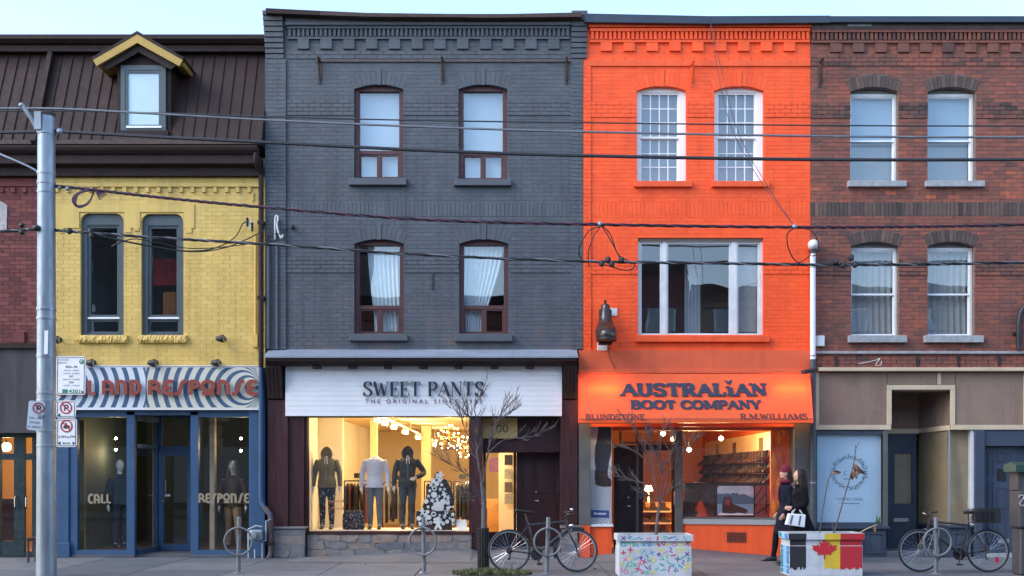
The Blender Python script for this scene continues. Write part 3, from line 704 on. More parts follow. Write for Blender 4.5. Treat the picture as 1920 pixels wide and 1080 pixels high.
# ------------------------------------------------------------------ orange building
OB = thing('orange_brick_building', 'bright orange painted brick building above an orange awning', 'building', (PX(1306),0,0))
shell(OB, XG1+.002, XO1-.002, 10.05, [3.75, 6.75])
ow = [(1194,1287,160,341),(1339,1432,160,341)]
oh = facade(OB, XG1, XO1, 1108, 1519, ow, orange_p, orange_p, PZ(657), PZ(54), [(190,218),(488,518),(105,124)], [(379,403)], tri=(1196,1431,446,630), singles=80, arch_n=11, keystone=True)
def sash_grid(b, h):
    x0, x1, z0 = h.x0, h.x1, h.z0; y0 = .11; zt = h.z1+.0
    arcp = [(h.cx+h.R*math.sin(t), h.cz+h.R*math.cos(t)) for t in [h.half*(-1+2*k/12) for k in range(13)]]
    fr = MB(); fr.box(x0, x0+.07, y0, y0+.12, z0, zt); fr.box(x1-.12, x1, y0-.02, y0+.12, z0, zt); fr.box(x0+.07, x1-.12, y0+.001, y0+.12, z0, z0+.03); fr.prism([(x0,zt),(x1,zt)]+arcp[::-1], y0, y0+.12)
    win = part('window', fr, white_p, b); xa, xb = x0+.07, x1-.12; zm = z0+.03+(zt-z0-.03)*.49
    part('sash', MB().frame(xa, xb, zm, zt, .035, y0+.02, y0+.06), white_p, win); part('sash', MB().frame(xa, xb, z0+.03, zm+.02, .035, y0+.061, y0+.10), white_p, win)
    for lo, hi, yy in ((zm+.035, zt-.035, y0+.028), (z0+.065, zm-.015, y0+.069)):
        g_ = MB()
        for i in (1,2,3): x = xa+.035+(xb-xa-.07)*i/4; g_.box(x-.009, x+.009, yy, yy+.016, lo, hi)
        for i in (1,2):
            z = lo+(hi-lo)*i/3
            for k in range(4): g_.box(xa+.035+(xb-xa-.07)*k/4+.0095, xa+.035+(xb-xa-.07)*(k+1)/4-.0095, yy+.002, yy+.014, z-.009, z+.009)
        part('glazing_bars', g_, white_p, win); pane(xa+.03, xb-.03, lo-.005, hi+.005, yy+.02, WINGLASS, win)
for h in oh: sash_grid(OB, h)
sill(OB, 1188, 1297, 341, 352, orange_s, .08); sill(OB, 1333, 1441, 341, 352, orange_s, .08); sill(OB, 1190, 1442, 630, 642, orange_s, .09)
tx0, tx1, tz0, tz1 = PX(1196), PX(1431), PZ(630), PZ(446)
tw = part('window', MB().frame(tx0, tx1, tz0, tz1, .05, .06, .18, wt=.07, wb=.03), white_old, OB)
part('drip_cap', MB().box(tx0, tx1, .03, .059, tz1-.05, tz1), M('brown_drip', (.16,.12,.09), .7), tw)
for a, c in ((1241,1252),(1371,1384)): part('mullion', MB().box(PX(a)+.012, PX(c)-.012, .065, .17, tz0+.03, tz1-.07), white_old, tw)
for a, c in ((1201,1242),(1251,1372),(1383,1426)):
    part('sash', MB().frame(PX(a)+.002, PX(c)-.002, tz0+.032, tz1-.072, .028, .085, .15), white_old, tw); pane(PX(a)+.03, PX(c)-.03, tz0+.06, tz1-.1, .12, WINGLASS, tw)
pilaster(OB, 1093.5, 1108, 657, 118, orange_p, .03)
part('pilaster_cap', MB().box(PX(1095), PX(1519)-.004, -.035, 0, PZ(125), PZ(114)), orange_s, OB, bevel=.004)
cornice_rows(OB, 1106, 1517, orange_p, 62, 76, 80, 97, 1126, 42.8)
part('frieze_board', MB().box(PX(1103), PX(1519), -.10, .05, PZ(54), PZ(40)), orange_s, OB)
part('roof_flashing', MB().prism([(PX(1096,-.2),PZ(41,-.2)),(PX(1330,-.2),PZ(44,-.2)),(PX(1557,-.2),PZ(42,-.2)),(PX(1557,-.2),PZ(29,-.2)),(PX(1330,-.2),PZ(30,-.2)),(PX(1096,-.2),PZ(25,-.2))], -.2, .4), flash_m, OB)
iron_bracket(OB, 1297, 121, 163, orange_s)
part('fascia_board', MB().box(PX(1085), PX(1519)-.003, -.05, .3, PZ(694), PZ(657)-.002), orange_d, OB); part('fascia_ledge', MB().box(PX(1084), PX(1517), -.11, -.0, PZ(701), PZ(694.2)), orange_d, OB, bevel=.006)
part('junction_box', MB().box(PX(1120), PX(1138), -.06, 0, PZ(658), PZ(642)), white_old, OB, bevel=.006); part('junction_plate', MB().box(PX(1144), PX(1157), -.02, 0, PZ(592), PZ(578)), white_old, OB)
def storefront_orange(b):
    gpier = M('grey_brown_pier', (.10,.095,.09), .7, .2, 4, .3, 60, dirt=.4, dcol=(.16,.14,.13))
    part('lintel', MB().box(XG1-.08, XO1-.002, .0, .3, PZ(800), PZ(694.5)), orange_d, b)
    part('pier', MB().box(PX(1085), PX(1107), -.04, .4, PZ(985), PZ(790)), gpier, b); part('pier', MB().box(PX(1489), PX(1519), -.03, .4, 0, PZ(790)), gpier, b)
    part('plinth', MB().box(PX(1085), PX(1106), -.05, .3, 0, PZ(985)-.002), orange_s, b); part('plinth', MB().box(PX(1107)+.002, PX(1147), .02, .55, 0, PZ(988)), orange_s, b)
    part('plinth_ledge', MB().box(PX(1105), PX(1150), -.02, .5, PZ(988)+.002, PZ(983)), white_old, b, bevel=.005)
    # display window with splayed return and low orange wall
    ya = .55
    A, C = (PX(1279,ya), ya), (PX(1489), .06)
    def wallseg(name, z0, z1, th, mat, o=0.0, A=A, C=C):
        d = Vector((C[0]-A[0], C[1]-A[1])).normalized(); n = Vector((d.y, -d.x)); q = []
        for p in (A, C): q.append((p[0]+n.x*o, p[1]+n.y*o))
        for p in (C, A): q.append((p[0]+n.x*(o-th), p[1]+n.y*(o-th)))
        m = MB(); m.add([(x,y,z0) for x,y in q]+[(x,y,z1) for x,y in q], [(0,1,5,4),(1,2,6,5),(2,3,7,6),(3,0,4,7),(4,5,6,7),(3,2,1,0)])
        return part(name, m, mat, b)
    wallseg('low_wall', 0, .60, .15, orange_s); ledge = wallseg('window_ledge', .602, .70, .12, M('aluminium_ledge', (.5,.5,.5), .45, .06, metal=.6), .03)
    wf = wallseg('window', .702, .74, .08, gpier); pz0, pz1 = .74, PZ(795)
    m = MB().add([(A[0],A[1]+.03,pz0),(C[0],C[1]+.03,pz0),(C[0],C[1]+.03,pz1),(A[0],A[1]+.03,pz1)], [(0,1,2,3)]); part('pane', m, SHOPGLASS, wf)
    # grille in the low wall
    dx = C[0]-A[0]; fx = lambda x: A[1]+(C[1]-A[1])*(x-A[0])/dx
    x0, x1 = PX(1362,.35), PX(1397,.35); gm = MB(); fy = fx((x0+x1)/2)
    for i in range(10): x = x0+(x1-x0)*(i+.5)/10; gm.box(x-.005, x+.005, fx(x)-.02, fx(x)-.004, .27, .45)
    for i in range(6): z = .27+.18*i/5; gm.add([(x0,fx(x0)-.024,z-.005),(x1,fx(x1)-.024,z-.005),(x1,fx(x1)-.024,z+.005),(x0,fx(x0)-.024,z+.005)], [(0,1,2,3)])
    part('vent_grille', gm, rust, b)
    part('window_post', MB().box(PX(1266,.55), PX(1279,.55), .5, .62, 0, PZ(795,.55)), gpier, b)
    part('window_header', MB().box(PX(1148), PX(1489), .32, .55, PZ(806), PZ(790)), orange_d, b)
    # entrance: dark panelled side, dark door with glass, transom
    Y = 1.0; dk = M('black_brown_door', (.02,.012,.012), .35, .3, 4, .15, 60)
    sd = part('recess_side', MB().box(PX(1147), PX(1150), .56, Y+.1, 0, PZ(800)), dk, b)
    sdoor = part('upstairs_door', MB().box(PX(1150.5,Y), PX(1192,Y), Y, Y+.06, 0, PZ(835,Y)), dk, b)
    for q0, q1 in ((.12,.85),(1.0,1.95)): part('door_panel', MB().box(PX(1157,Y), PX(1186,Y), Y-.012, Y-.001, q0, q1), dk, sdoor, bevel=.006)
    part('letter_slot', MB().box(PX(1176,Y), PX(1182,Y), Y-.02, Y-.013, .92, .95), chrome, sdoor); part('lock', MB().lathe([(.018,0),(.02,.02),(.0,.024)], (PX(1178,Y),Y-.036,1.1), 10, 'y'), chrome, sdoor)
    part('door_post', MB().box(PX(1192,Y), PX(1197,Y), Y-.03, Y+.1, 0, PZ(800,Y)), gpier, b)
    fr = MB(); X0, X1 = PX(1197.5,Y), PX(1268,Y); zd = PZ(833,Y)
    fr.frame(X0, X1, .02, zd, .09, Y, Y+.05, wt=.12, wb=.28); dr = part('door', fr, dk, b)
    pane(X0+.09, X1-.09, .30, zd-.12, Y+.025, SHOPGLASS, dr); part('handle', MB().tube([(X1-.045,Y,.95),(X1-.045,Y-.05,.97),(X1-.045,Y-.05,1.2),(X1-.045,Y,1.22)], .012, 8), chrome, dr)
    tr = part('transom', MB().frame(X0-.38, X1, zd+.01, PZ(800,Y), .04, Y, Y+.06), gpier, b); pane(X0-.34, X1-.04, zd+.05, PZ(800,Y)-.04, Y+.03, SHOPGLASS, tr)
    part('recess_ceiling', MB().box(PX(1150), PX(1268,.6), .55, Y+.1, PZ(797,.6), PZ(792,.6)+.04), orange_d, b)
    part('door_step', MB().box(PX(1150), PX(1268,.6), .3, Y+.1, -.02, .05), concrete, b, bevel=.008)
    # room
    wood = M('amber_wood_wall', (.52,.22,.06), .6, .2, 3, .1, 40, stretch=(1,1,.1)); og = M('orange_room_wall', (.75,.16,.03), .7, .06, 2, 0)
    x0, x1 = XG1+.25, PX(1489)-.02; yb = 10.0
    part('shop_floor', MB().box(x0, x1, .62, yb, -.05, .05), oak, b); part('shop_ceiling', MB().box(x0, x1, .31, yb, 3.0, 3.1), og, b); part('shop_back_wall', MB().box(x0, x1, yb, yb+.1, 0, 3.1), wood, b)
    part('shop_side_wall', MB().box(x0-.1, x0, 1.2, yb, 0, 3.1), wood, b); part('shop_side_wall', MB().box(x1, x1+.08, .36, yb, 0, 3.1), og, b)
    # corrugated metal lining on the right wall
    n = 56; pr = []; L0, L1 = .95, 9.3
    for i in range(n*6+1): y = L0+(L1-L0)*i/(n*6); pr.append((x1-.04-.034*math.sin(2*PI*i/6), y))
    vs = []; [vs.extend([(x,y,.9),(x,y,2.42)]) for x,y in pr]
    m = MB().add(vs, [(2*i, 2*i+1, 2*i+3, 2*i+2) for i in range(n*6)], smooth=True)
    part('corrugated_lining', m, M('zinc_sheet', (.60,.52,.30), .4, .12, 4, .05, 40, metal=.25), b, sharp=80)
    # diamond pattern return at the right of the window
    part('display_return', MB().box(x1-.32, x1-.004, .42, .50, .7, 2.95), og, b)
    cols = [M('diamond_bright', (.95,.32,.03), .6, .05), M('diamond_mid', (.85,.17,.02), .6, .05), M('diamond_dark', (.62,.09,.02), .6, .05)]
    for i in range(7):
        for j in range(3):
            cx = x1-.27+j*.10; cz = .95+i*.29+(.145 if j%2 else 0)
            part('diamond', MB().prism([(cx-.05,cz),(cx,cz-.145),(cx+.05,cz),(cx,cz+.145)], .412+.001*j, .4195), cols[(i*2+j)%3], b)
storefront_orange(OB)

# ------------------------------------------------------------------ bare brick building on the right
BB = thing('bare_brick_building', 'brown bare brick building with sooty bands above a taupe boarded shopfront', 'building', (PX(1720),0,0))
shell(BB, XO1+.002, XBEND, 10.0, [3.7, 6.75])
def btint(x, z):
    t = random.gauss(.5,.12)
    for q0, q1, s_ in ((PZ(221),PZ(191),-.3),(PZ(122),PZ(100),-.12),(PZ(514),PZ(484),-.2),(PZ(378),PZ(352),.25),(PZ(655),PZ(640),.08)):
        if q0 < z < q1: t += s_*(1 if s_ < 0 else (random.random() < .55))
    if math.sin(x*3.1+z*2.3)+math.sin(x*1.7-z*3.9) > 1.2: t += .18
    return min(max(t,0),1)
bw = [(1594,1684,162,341),(1739,1829,162,341),(1596,1685,452,630),(1739,1827,452,630),(2010,2100,162,341),(2010,2100,452,630)]
bh_ = facade(BB, XO1, XBEND, 1519.5, 2229, bw, brown_b, mortar, PZ(690), PZ(56), [(191,221),(484,514),(105,122),(655,690)], [(379,405)], singles=130, ring=.22, tint=btint, arch_mat=brown_dark, arch_n=13, painted=False)
def sash_white(b, h):
    x0, x1, z0 = h.x0, h.x1, h.z0; y0 = .12; zt = h.z1-.005
    arcp = [(h.cx+h.R*math.sin(t), h.cz+h.R*math.cos(t)) for t in [h.half*(-1+2*k/12) for k in range(13)]]
    fr = MB(); fr.frame(x0, x1, z0, zt, .035, y0, y0+.12, wt=.05, wb=.035)
    win = part('window', fr, white_old, b); part('arch_filler', MB().prism([(x0,zt+.002),(x1,zt+.002)]+arcp[::-1], y0+.03, y0+.12), M('grey_arch_filler', (.20,.20,.20), .8, .2), win); zm = z0+(zt-z0)*.475
    part('sash', MB().frame(x0+.035, x1-.035, zm-.01, zt-.05, .022, y0+.02, y0+.05), white_p, win); part('sash', MB().frame(x0+.035, x1-.035, z0+.035, zm+.03, .022, y0+.051, y0+.085, wt=.035), white_p, win)
    pane(x0+.05, x1-.05, zm, zt-.06, y0+.035, WINGLASS, win); pane(x0+.05, x1-.05, z0+.05, zm+.01, y0+.068, WINGLASS, win)
for h in bh_: sash_white(BB, h)
for a, c, p, q in ((1588,1697,341,352),(1733,1843,341,352),(1589,1698,630,643),(1731,1841,630,643),(2003,2107,341,352),(2003,2107,630,643)): sill(BB, a, c, p, q, sillstone, .10, bev=.006)
cornice_rows(BB, 1520, 2228, brown_b, 64, 77, 83, 99, 1556, 42.0, tint=lambda x, z: random.uniform(.05,.6))
part('frieze_board', MB().box(XO1+.002, XBEND, -.10, .05, PZ(58), PZ(41)), M('brown_frieze', (.06,.042,.042), .7, .2, 3, .2, 40, dirt=.4, dcol=(.13,.13,.14)), BB)
part('frieze_patch', MB().box(PX(1586), PX(1631), -.105, -.1005, PZ(53), PZ(45)), galv, BB)
part('roof_flashing', MB().box(PX(1557.5,-.2), XBEND, -.2, .4, PZ(41,-.2), PZ(30,-.2)), flash_m, BB)
iron_bracket(BB, 1537, 116, 164, rust)
part('ledge', MB().box(PX(1528), XBEND, -.07, -.026, PZ(664), PZ(659)), sillstone, BB, bevel=.005)
for x in (1567,1719,1795,1872): part('anchor', MB().box(PX(x-2), PX(x+2), -.05, -.02, PZ(687), PZ(668)), iron, BB)
part('white_box', MB().box(PX(1529), PX(1544), -.09, -.008, PZ(650), PZ(630)), white_old, BB, bevel=.008)
part('iron_pipe', MB().tube(spline([(PX(1906),-.10,PZ(656)),(PX(1906),-.10,PZ(610)),(PX(1911),-.10,PZ(585)),(PX(1924),-.12,PZ(575)),(PX(1945),-.16,PZ(585))],6), .05, 10).box(PX(1898), PX(1914), -.06, -.007, PZ(628), PZ(623)), iron, BB)
def storefront_brown(b):
    yf = -.02
    part('cornice_trim', MB().box(PX(1529), XBEND, -.14, .3, PZ(697), PZ(690)-.003), pine, b, bevel=.008)
    part('panel_backing', MB().box(PX(1529), PX(1667), .0, .3, PZ(806), PZ(697)-.002), taupe, b); part('panel_backing', MB().box(PX(1785), XBEND, .0, .3, PZ(806), PZ(697)-.002), taupe, b); part('panel_backing', MB().box(PX(1667), PX(1785), .0, .3, PZ(733), PZ(697)-.002), taupe, b)
    for a, c in ((1535,1661),(1792,1918),(1926,2226)): part('taupe_panel', MB().box(PX(a), PX(c), -.012, -.001, PZ(797), PZ(699)), taupe, b)
    part('taupe_panel', MB().box(PX(1664), PX(1756), -.012, -.001, PZ(721), PZ(699)), taupe, b); part('taupe_panel', MB().box(PX(1765), PX(1790), -.012, -.001, PZ(721), PZ(699)), taupe, b)
    part('cover_strip', MB().box(PX(1757), PX(1764), -.024, -.001, PZ(721), PZ(699)), pine, b)
    for r_ in ((1529,1670,797,806),(1782,2228,797,806),(1662,1671,731,797),(1781,1790,731,797),(1662,1790,722,731),(1529,1535,699,797),(1918,1926,699,797)):
        part('trim_board', MB().box(PX(r_[0])+.001, PX(r_[1])-.001, -.035, -.0005, PZ(r_[3])+.001, PZ(r_[2])-.001), pine, b, bevel=.004)
    Y = 1.1                                           # entrance recess
    part('recess_side', MB().box(PX(1662), PX(1668), .302, Y+.1, PZ(806), PZ(731)), taupe, b)
    sp = MB().add([(PX(1785),.30,PZ(800)),(PX(1722,Y),Y,PZ(800)),(PX(1722,Y),Y,PZ(720)),(PX(1785),.30,PZ(720))], [(0,1,2,3)]); part('recess_splay', sp, taupe, b)
    part('recess_back', MB().box(PX(1660,Y), PX(1724,Y), Y, Y+.08, PZ(806,Y), PZ(715,Y)), taupe, b); part('recess_ceiling', MB().box(PX(1660), PX(1795), .302, Y+.1, PZ(731), PZ(722)), taupe, b)
    part('recess_trim', MB().box(PX(1664,Y), PX(1722,Y), Y-.02, Y-.001, PZ(813,Y), PZ(804,Y)), pine, b)
    sp = MB().prism([(0,0),(1,0),(1,.09),(0,.09)], 0, .02); A, C = Vector((PX(1722,Y),Y-.01,PZ(806)-.02)), Vector((PX(1781),.0,PZ(806)))
    part('recess_trim', MB().add([A+(C-A)*x+Vector((0,y,z)) for x, y, z in sp.v], sp.f), pine, b)
    # shop windows on panelled stall risers
    part('stall_riser', MB().box(PX(1524), PX(1662), .0, .3, 0, PZ(992)), navy_p, b); part('riser_panel', MB().frame(PX(1625), PX(1658), PZ(1038), PZ(998), .035, -.02, -.001), navy_p, b); part('riser_panel', MB().frame(PX(1535), PX(1618), PZ(1038), PZ(998), .035, -.02, -.001), navy_p, b)
    part('riser_sill', MB().box(PX(1524), PX(1667), -.06, .1, PZ(992)+.002, PZ(987)), navy_p, b, bevel=.008)
    wf = part('window', MB().frame(PX(1524), PX(1662), PZ(987)+.004, PZ(807), .07, .0, .12), navy_p, b); pane(PX(1530), PX(1656), PZ(986), PZ(809), .05, SHOPGLASS, wf)
    part('window_post', MB().box(PX(1655), PX(1664), -.02, .2, PZ(987)+.005, PZ(807)), M('grey_olive_post', (.10,.10,.09), .6), b)
    part('door_frame', MB().box(PX(1664,Y), PX(1670,Y), Y, Y+.08, 0, PZ(813,Y)), navy_p, b)
    d = MB(); X0, X1 = PX(1670,Y), PX(1719,Y); d.frame(X0, X1, .12, PZ(838,Y), .085, Y+.02, Y+.07, wt=.12, wb=.86)
    dr = part('door', d, navy_p, b); part('transom', MB().box(X0, X1, Y+.01, Y+.07, PZ(838,Y)+.004, PZ(813,Y)), navy_p, b)
    kraft = M('brown_paper', (.30,.22,.13), .8, .15, 2.5, .3, 8, bd=.03)
    pp = MB(); random.seed(5); nx, nz = 8, 16; vs = [(X0+.08+(X1-X0-.16)*i/nx, Y+.075+random.uniform(-.006,.006), .97+1.05*j/nz) for j in range(nz+1) for i in range(nx+1)]
    pp.add(vs, [(j*9+i, j*9+i+1, j*9+i+10, j*9+i+9) for j in range(nz) for i in range(nx)], smooth=True); part('paper_lining', pp, kraft, dr, sharp=180)
    pane(X0+.08, X1-.08, .97, PZ(850,Y), Y+.045, SHOPGLASS, dr); part('letter_slot', MB().box(PX(1676,Y), PX(1704,Y), Y, Y+.019, .62, .69), chrome, dr)
    part('door_step', MB().box(PX(1662), PX(1730), .0, Y+.1, -.02, .11), concrete, b, bevel=.01); part('recess_floor', MB().box(PX(1664), PX(1790), .31, Y+.3, -.02, .108), concrete, b)
    # splayed window lined with brown paper
    Q = [(PX(1724,Y), Y), (PX(1780), .03), (PX(1822), .03)]
    for (p, q) in zip(Q, Q[1:]):
        zs0, zs1 = PZ(985), PZ(806); w_ = Vector((q[0]-p[0], q[1]-p[1], 0)); n = 14; vs = []; hh = 16
        for j in range(hh+1):
            for i in range(n+1):
                t = i/n; vs.append((p[0]+w_.x*t+.02, p[1]+w_.y*t+.10+.012*math.sin(t*9+j*.3)+random.uniform(-.004,.004), zs0+(zs1-zs0)*j/hh))
        mm = MB().add(vs, [(j*(n+1)+i, j*(n+1)+i+1, (j+1)*(n+1)+i+1, (j+1)*(n+1)+i) for j in range(hh) for i in range(n)], smooth=True)
        part('paper_lining', mm, kraft, b, sharp=180)
        gp = MB().add([(p[0],p[1],zs0),(q[0],q[1],zs0),(q[0],q[1],zs1),(p[0],p[1],zs1)], [(0,1,2,3)]); part('pane', gp, SHOPGLASS, b)
        rr = MB().add([(p[0],p[1],.0),(q[0],q[1],.0),(q[0],q[1],zs0-.04),(p[0],p[1],zs0-.04),(p[0]+.2,p[1]+.25,.0),(q[0]+.2,q[1]+.25,.0),(q[0]+.2,q[1]+.25,zs0-.04),(p[0]+.2,p[1]+.25,zs0-.04)], [(0,1,2,3),(3,2,6,7),(1,5,6,2),(4,0,3,7),(5,4,7,6)]); part('stall_riser', rr, navy_p, b)
        ss = MB().add([(p[0]-.05,p[1]-.06,zs0-.04),(q[0],q[1]-.06,zs0-.04),(q[0],q[1]+.2,zs0-.04),(p[0]+.1,p[1]+.2,zs0-.04),(p[0]-.05,p[1]-.06,zs0),(q[0],q[1]-.06,zs0),(q[0],q[1]+.2,zs0),(p[0]+.1,p[1]+.2,zs0)], [(0,1,5,4),(1,2,6,5),(2,3,7,6),(3,0,4,7),(4,5,6,7),(3,2,1,0)]); part('riser_sill', ss, navy_p, b)
    part('riser_panel', MB().frame(PX(1787), PX(1816), .06, .48, .035, .008, .029), navy_p, b); part('corner_bar', MB().tube([(PX(1780),.02,PZ(985)),(PX(1780),.02,PZ(806))], .018, 8), galv, b)
    part('window_post', MB().box(PX(1820), PX(1826), .0, .2, PZ(985), PZ(806)), white_old, b)
    part('pilaster', MB().box(PX(1826)+.002, PX(1845), -.04, .3, 0, PZ(806)-.002), navy_p, b, bevel=.006)
    part('door_header', MB().box(PX(1845)+.002, PX(1930), .0, .2, PZ(836), PZ(806)-.002), navy_p, b); part('pilaster', MB().box(PX(1930)+.002, XBEND, -.02, .3, 0, PZ(806)-.002), navy_p, b)
    Y = .12; dd = part('door', MB().box(PX(1847,Y), PX(1929,Y), Y, Y+.06, .08, PZ(837,Y)), navy_p, b)
    for a, c, p, q in ((1852,1863,848,895),(1869,1886,848,866),(1893,1905,848,866),(1852,1863,903,955),(1869,1886,914,955),(1893,1922,878,955),(1852,1863,962,1020),(1869,1886,962,1020)):
        part('door_panel', MB().frame(PX(a,Y), PX(c,Y), PZ(q,Y), PZ(p,Y), .018, Y-.014, Y-.001), navy_p, dd)
    part('door_light', MB().box(PX(1869,Y), PX(1886,Y), Y-.008, Y-.001, PZ(902,Y), PZ(879,Y)), blackm, dd); part('letter_slot', MB().box(PX(1870,Y), PX(1892,Y), Y-.012, Y-.001, .26, .34), galv, dd)
    part('handle', MB().sphere((PX(1849.5,Y),Y-.03,PZ(955,Y)), .025), chrome, dd); part('threshold', MB().box(PX(1846), PX(1930), -.03, .2, 0, .075), sillstone, b)
    part('shop_room', MB().box(PX(1526), PX(1826), 2.0, 2.05, 0, 3.4), dark_room, b)
storefront_brown(BB)
# white downpipe between the orange and the brown building
mb = MB().tube([(PX(1521),-.12,PZ(675)),(PX(1521),-.12,PZ(472)),(PX(1521),-.12,PZ(460))], .052, 12)
DP = thing('service_pipe', 'white vertical service pipe with a round cap between orange and brown walls', 'pipe', (PX(1521),-.12,0))
part('upper_pipe', mb, white_p, DP); part('lower_pipe', MB().tube([(PX(1521),-.12,0),(PX(1521),-.12,PZ(676))], .056, 12), M('dark_grey_pipe', (.06,.07,.085), .5), DP)
part('weather_head', MB().sphere((PX(1521),-.14,PZ(462)), (.10,.12,.10)), white_old, DP); part('head_collar', MB().lathe([(.075,-.03),(.075,.03)], (PX(1521),-.12,PZ(474)), 12), black, DP)
for y in (503, 668, 905): part('strap', MB().lathe([(.062,-.012),(.062,.012)], (PX(1521),-.12,PZ(y)), 12), galv, DP)
solo('awning_bracket', MB().tube([(PX(1505,-.35),-.35,PZ(698,-.35)),(PX(1541,-.2),-.06,PZ(689,-.2))], .04, 8), rust, 'rusty iron stub arm sticking out beside the top corner of the awning', 'bracket')
# ------------------------------------------------------------------ yellow building with mansard roof, and its maroon neighbour
YB_ = thing('yellow_brick_building', 'yellow painted brick building with brown mansard roof and blue shopfront', 'building', (PX(300),0,0))
MR_ = thing('maroon_brick_building', 'maroon brick building with grey weathered fascia at the left edge', 'building', (PX(-60),0,0))
XM0 = PX(-240); XY1 = XG0-.004
shell(YB_, XY0+.002, XY1, 7.75, [3.75]); shell(MR_, XM0, XY0-.002, 7.75, [3.75])
def rounded(x0, x1, z0, z1, r):
    return [(x0,z0),(x1,z0),(x1,z1-r)]+[(x1-r+r*math.cos(a), z1-r+r*math.sin(a)) for a in [PI/2*k/5 for k in range(1,6)]]+[(x0+r-r*math.sin(a), z1-r+r*math.cos(a)) for a in [PI/2*k/5 for k in range(0,5)]]+[(x0,z1-r)]
yh = [Hole(PX(151),PX(232),PZ(629),PZ(400)), Hole(PX(265),PX(344),PZ(629),PZ(401))]
backing(YB_, XY0, XY1, PZ(690), PZ(333), 0, yh, yellow_p)
brickwork(YB_, XY0, XY1, PZ(690), PZ(352), 0, yh, yellow_p, [], [], 200, depth=.0042, jit=.0009)
for h in yh:                                         # rounded upper corners
    r = .16
    for sx, xc in ((1,h.x0),(-1,h.x1)):
        pl = [(xc,h.z1),(xc+sx*r,h.z1)]+[(xc+sx*(r-r*math.sin(a)), h.z1-r+r*math.cos(a)) for a in [PI/2*k/6 for k in range(1,7)]]
        part('corner_fillet', MB().prism(pl, -.005, .3), yellow_p, YB_)
    win = part('window', MB().frame(h.x0, h.x1, h.z0, h.z1, .10, .06, .2, wt=.20, wb=.05), slate, YB_)
    xa, xb = h.x0+.10, h.x1-.10; zr = h.z0+.31
    part('sash', MB().frame(xa, xb, zr, h.z1-.20, .055, .09, .17, wb=.09), slate, win); part('sash', MB().frame(xa, xb, h.z0+.05, zr-.002, .035, .10, .17), slate, win)
    part('window_bar', MB().box(xa+.005, xb-.005, .07, .089, zr+.01, zr+.045), white_p, win); part('window_step', MB().frame(xa, xb, zr, h.z1-.2, .02, .075, .0895), slate, win)
    pane(xa+.05, xb-.05, zr+.08, h.z1-.25, .13, WINGLASS, win); pane(xa+.03, xb-.03, h.z0+.08, zr-.03, .135, WINGLASS, win)
sill(YB_, 148, 240, 629, 643, yellow_p, .09, True); sill(YB_, 261, 351, 629, 643, yellow_p, .09, True)
# raised hood moulding around the windows, stepped at its ends
hood = MB(); z_t = PZ(383)
hood.box(PX(112), PX(365), -.022, 0, PZ(398), z_t)
for a, c, q in ((112,149,428),(234,263,428),(346,365,428)): hood.box(PX(a), PX(c), -.0215, 0, PZ(q), PZ(398)-.0005)
for a, c, p, q in ((112,120,428,437),(236,246,428,436),(252,261,428,433),(349,360,428,437)): hood.box(PX(a), PX(c), -.021, 0, PZ(q), PZ(p)-.0005)
part('hood_mould', hood, yellow_p, YB_)
part('frieze_course', MB().box(XY0, PX(488), -.03, 0, PZ(342), PZ(334)), yellow_p, YB_); part('frieze_course', MB().box(XY0, PX(488), -.045, 0, PZ(351), PZ(343)), yellow_p, YB_)
pieces(YB_, 'dentil', [(PX(104+i*21.2), PZ(361), .065, .09, -.045, 0) for i in range(18)], yellow_p)
part('stepped_corbel', MB().box(PX(473), PX(476), -.03, 0, PZ(377), PZ(361)), yellow_p, YB_)
part('conduit', MB().tube([(PX(480),-.04,PZ(650)),(PX(480),-.04,PZ(440))], .02, 8).box(PX(476), PX(484), -.06, 0, PZ(651), PZ(627)), yellow_p, YB_)
ins = MB(); 
for dx in (-6, 3): ins.lathe([(.01,-.09),(.028,-.07),(.02,-.04),(.03,-.02),(.02,.02),(.03,.05),(.012,.08)], (PX(473+dx),-.14,PZ(425+dx)), 10)
part('insulator', ins, black, YB_); part('insulator', MB().lathe([(.012,-.10),(.035,-.06),(.03,.05),(.01,.09)], (PX(473),-.11,PZ(424)), 10), white_old, YB_)
# dark joint strip and brown downpipe
DPB = thing('downpipe', 'brown rainwater downpipe running down between yellow and grey buildings', 'downpipe', (PX(490),-.1,0))
part('pipe', MB().tube(spline([(PX(487),-.32,PZ(285,-.3)),(PX(487),-.32,PZ(305,-.3)),(PX(492),-.13,PZ(328)),(PX(492),-.11,PZ(345)),(PX(492),-.11,PZ(520)),(PX(492),-.11,PZ(690))],6), .048, 10), mans_t, DPB)
part('lower_pipe', MB().tube(spline([(PX(492),-.11,PZ(690)),(PX(492),-.11,PZ(800)),(PX(492),-.11,PZ(925)),(PX(495),-.12,PZ(945)),(PX(503),-.15,PZ(958)),(PX(511),-.17,PZ(966)),(PX(511),-.18,PZ(1000)),(PX(511),-.18,PZ(1036)),(PX(508),-.24,PZ(1047))],6), .046, 10), blue_p, DPB)
part('foot_pipe', MB().tube(spline([(PX(499),-.135,PZ(951)),(PX(507),-.16,PZ(960)),(PX(511.5),-.17,PZ(972)),(PX(511.5),-.18,PZ(1000)),(PX(511.5),-.18,PZ(1034)),(PX(508),-.24,PZ(1046))],6), .05, 10), M('brown_clay_pipe', (.085,.052,.048), .6, .2), DPB)
for y in (420, 560, 1018): part('strap', MB().box(PX(492 if y < 900 else 511)-.06, PX(492 if y < 900 else 511)+.06, -.16 if y < 900 else -.235, -.0, PZ(y+3), PZ(y-3)), mans_t, DPB)
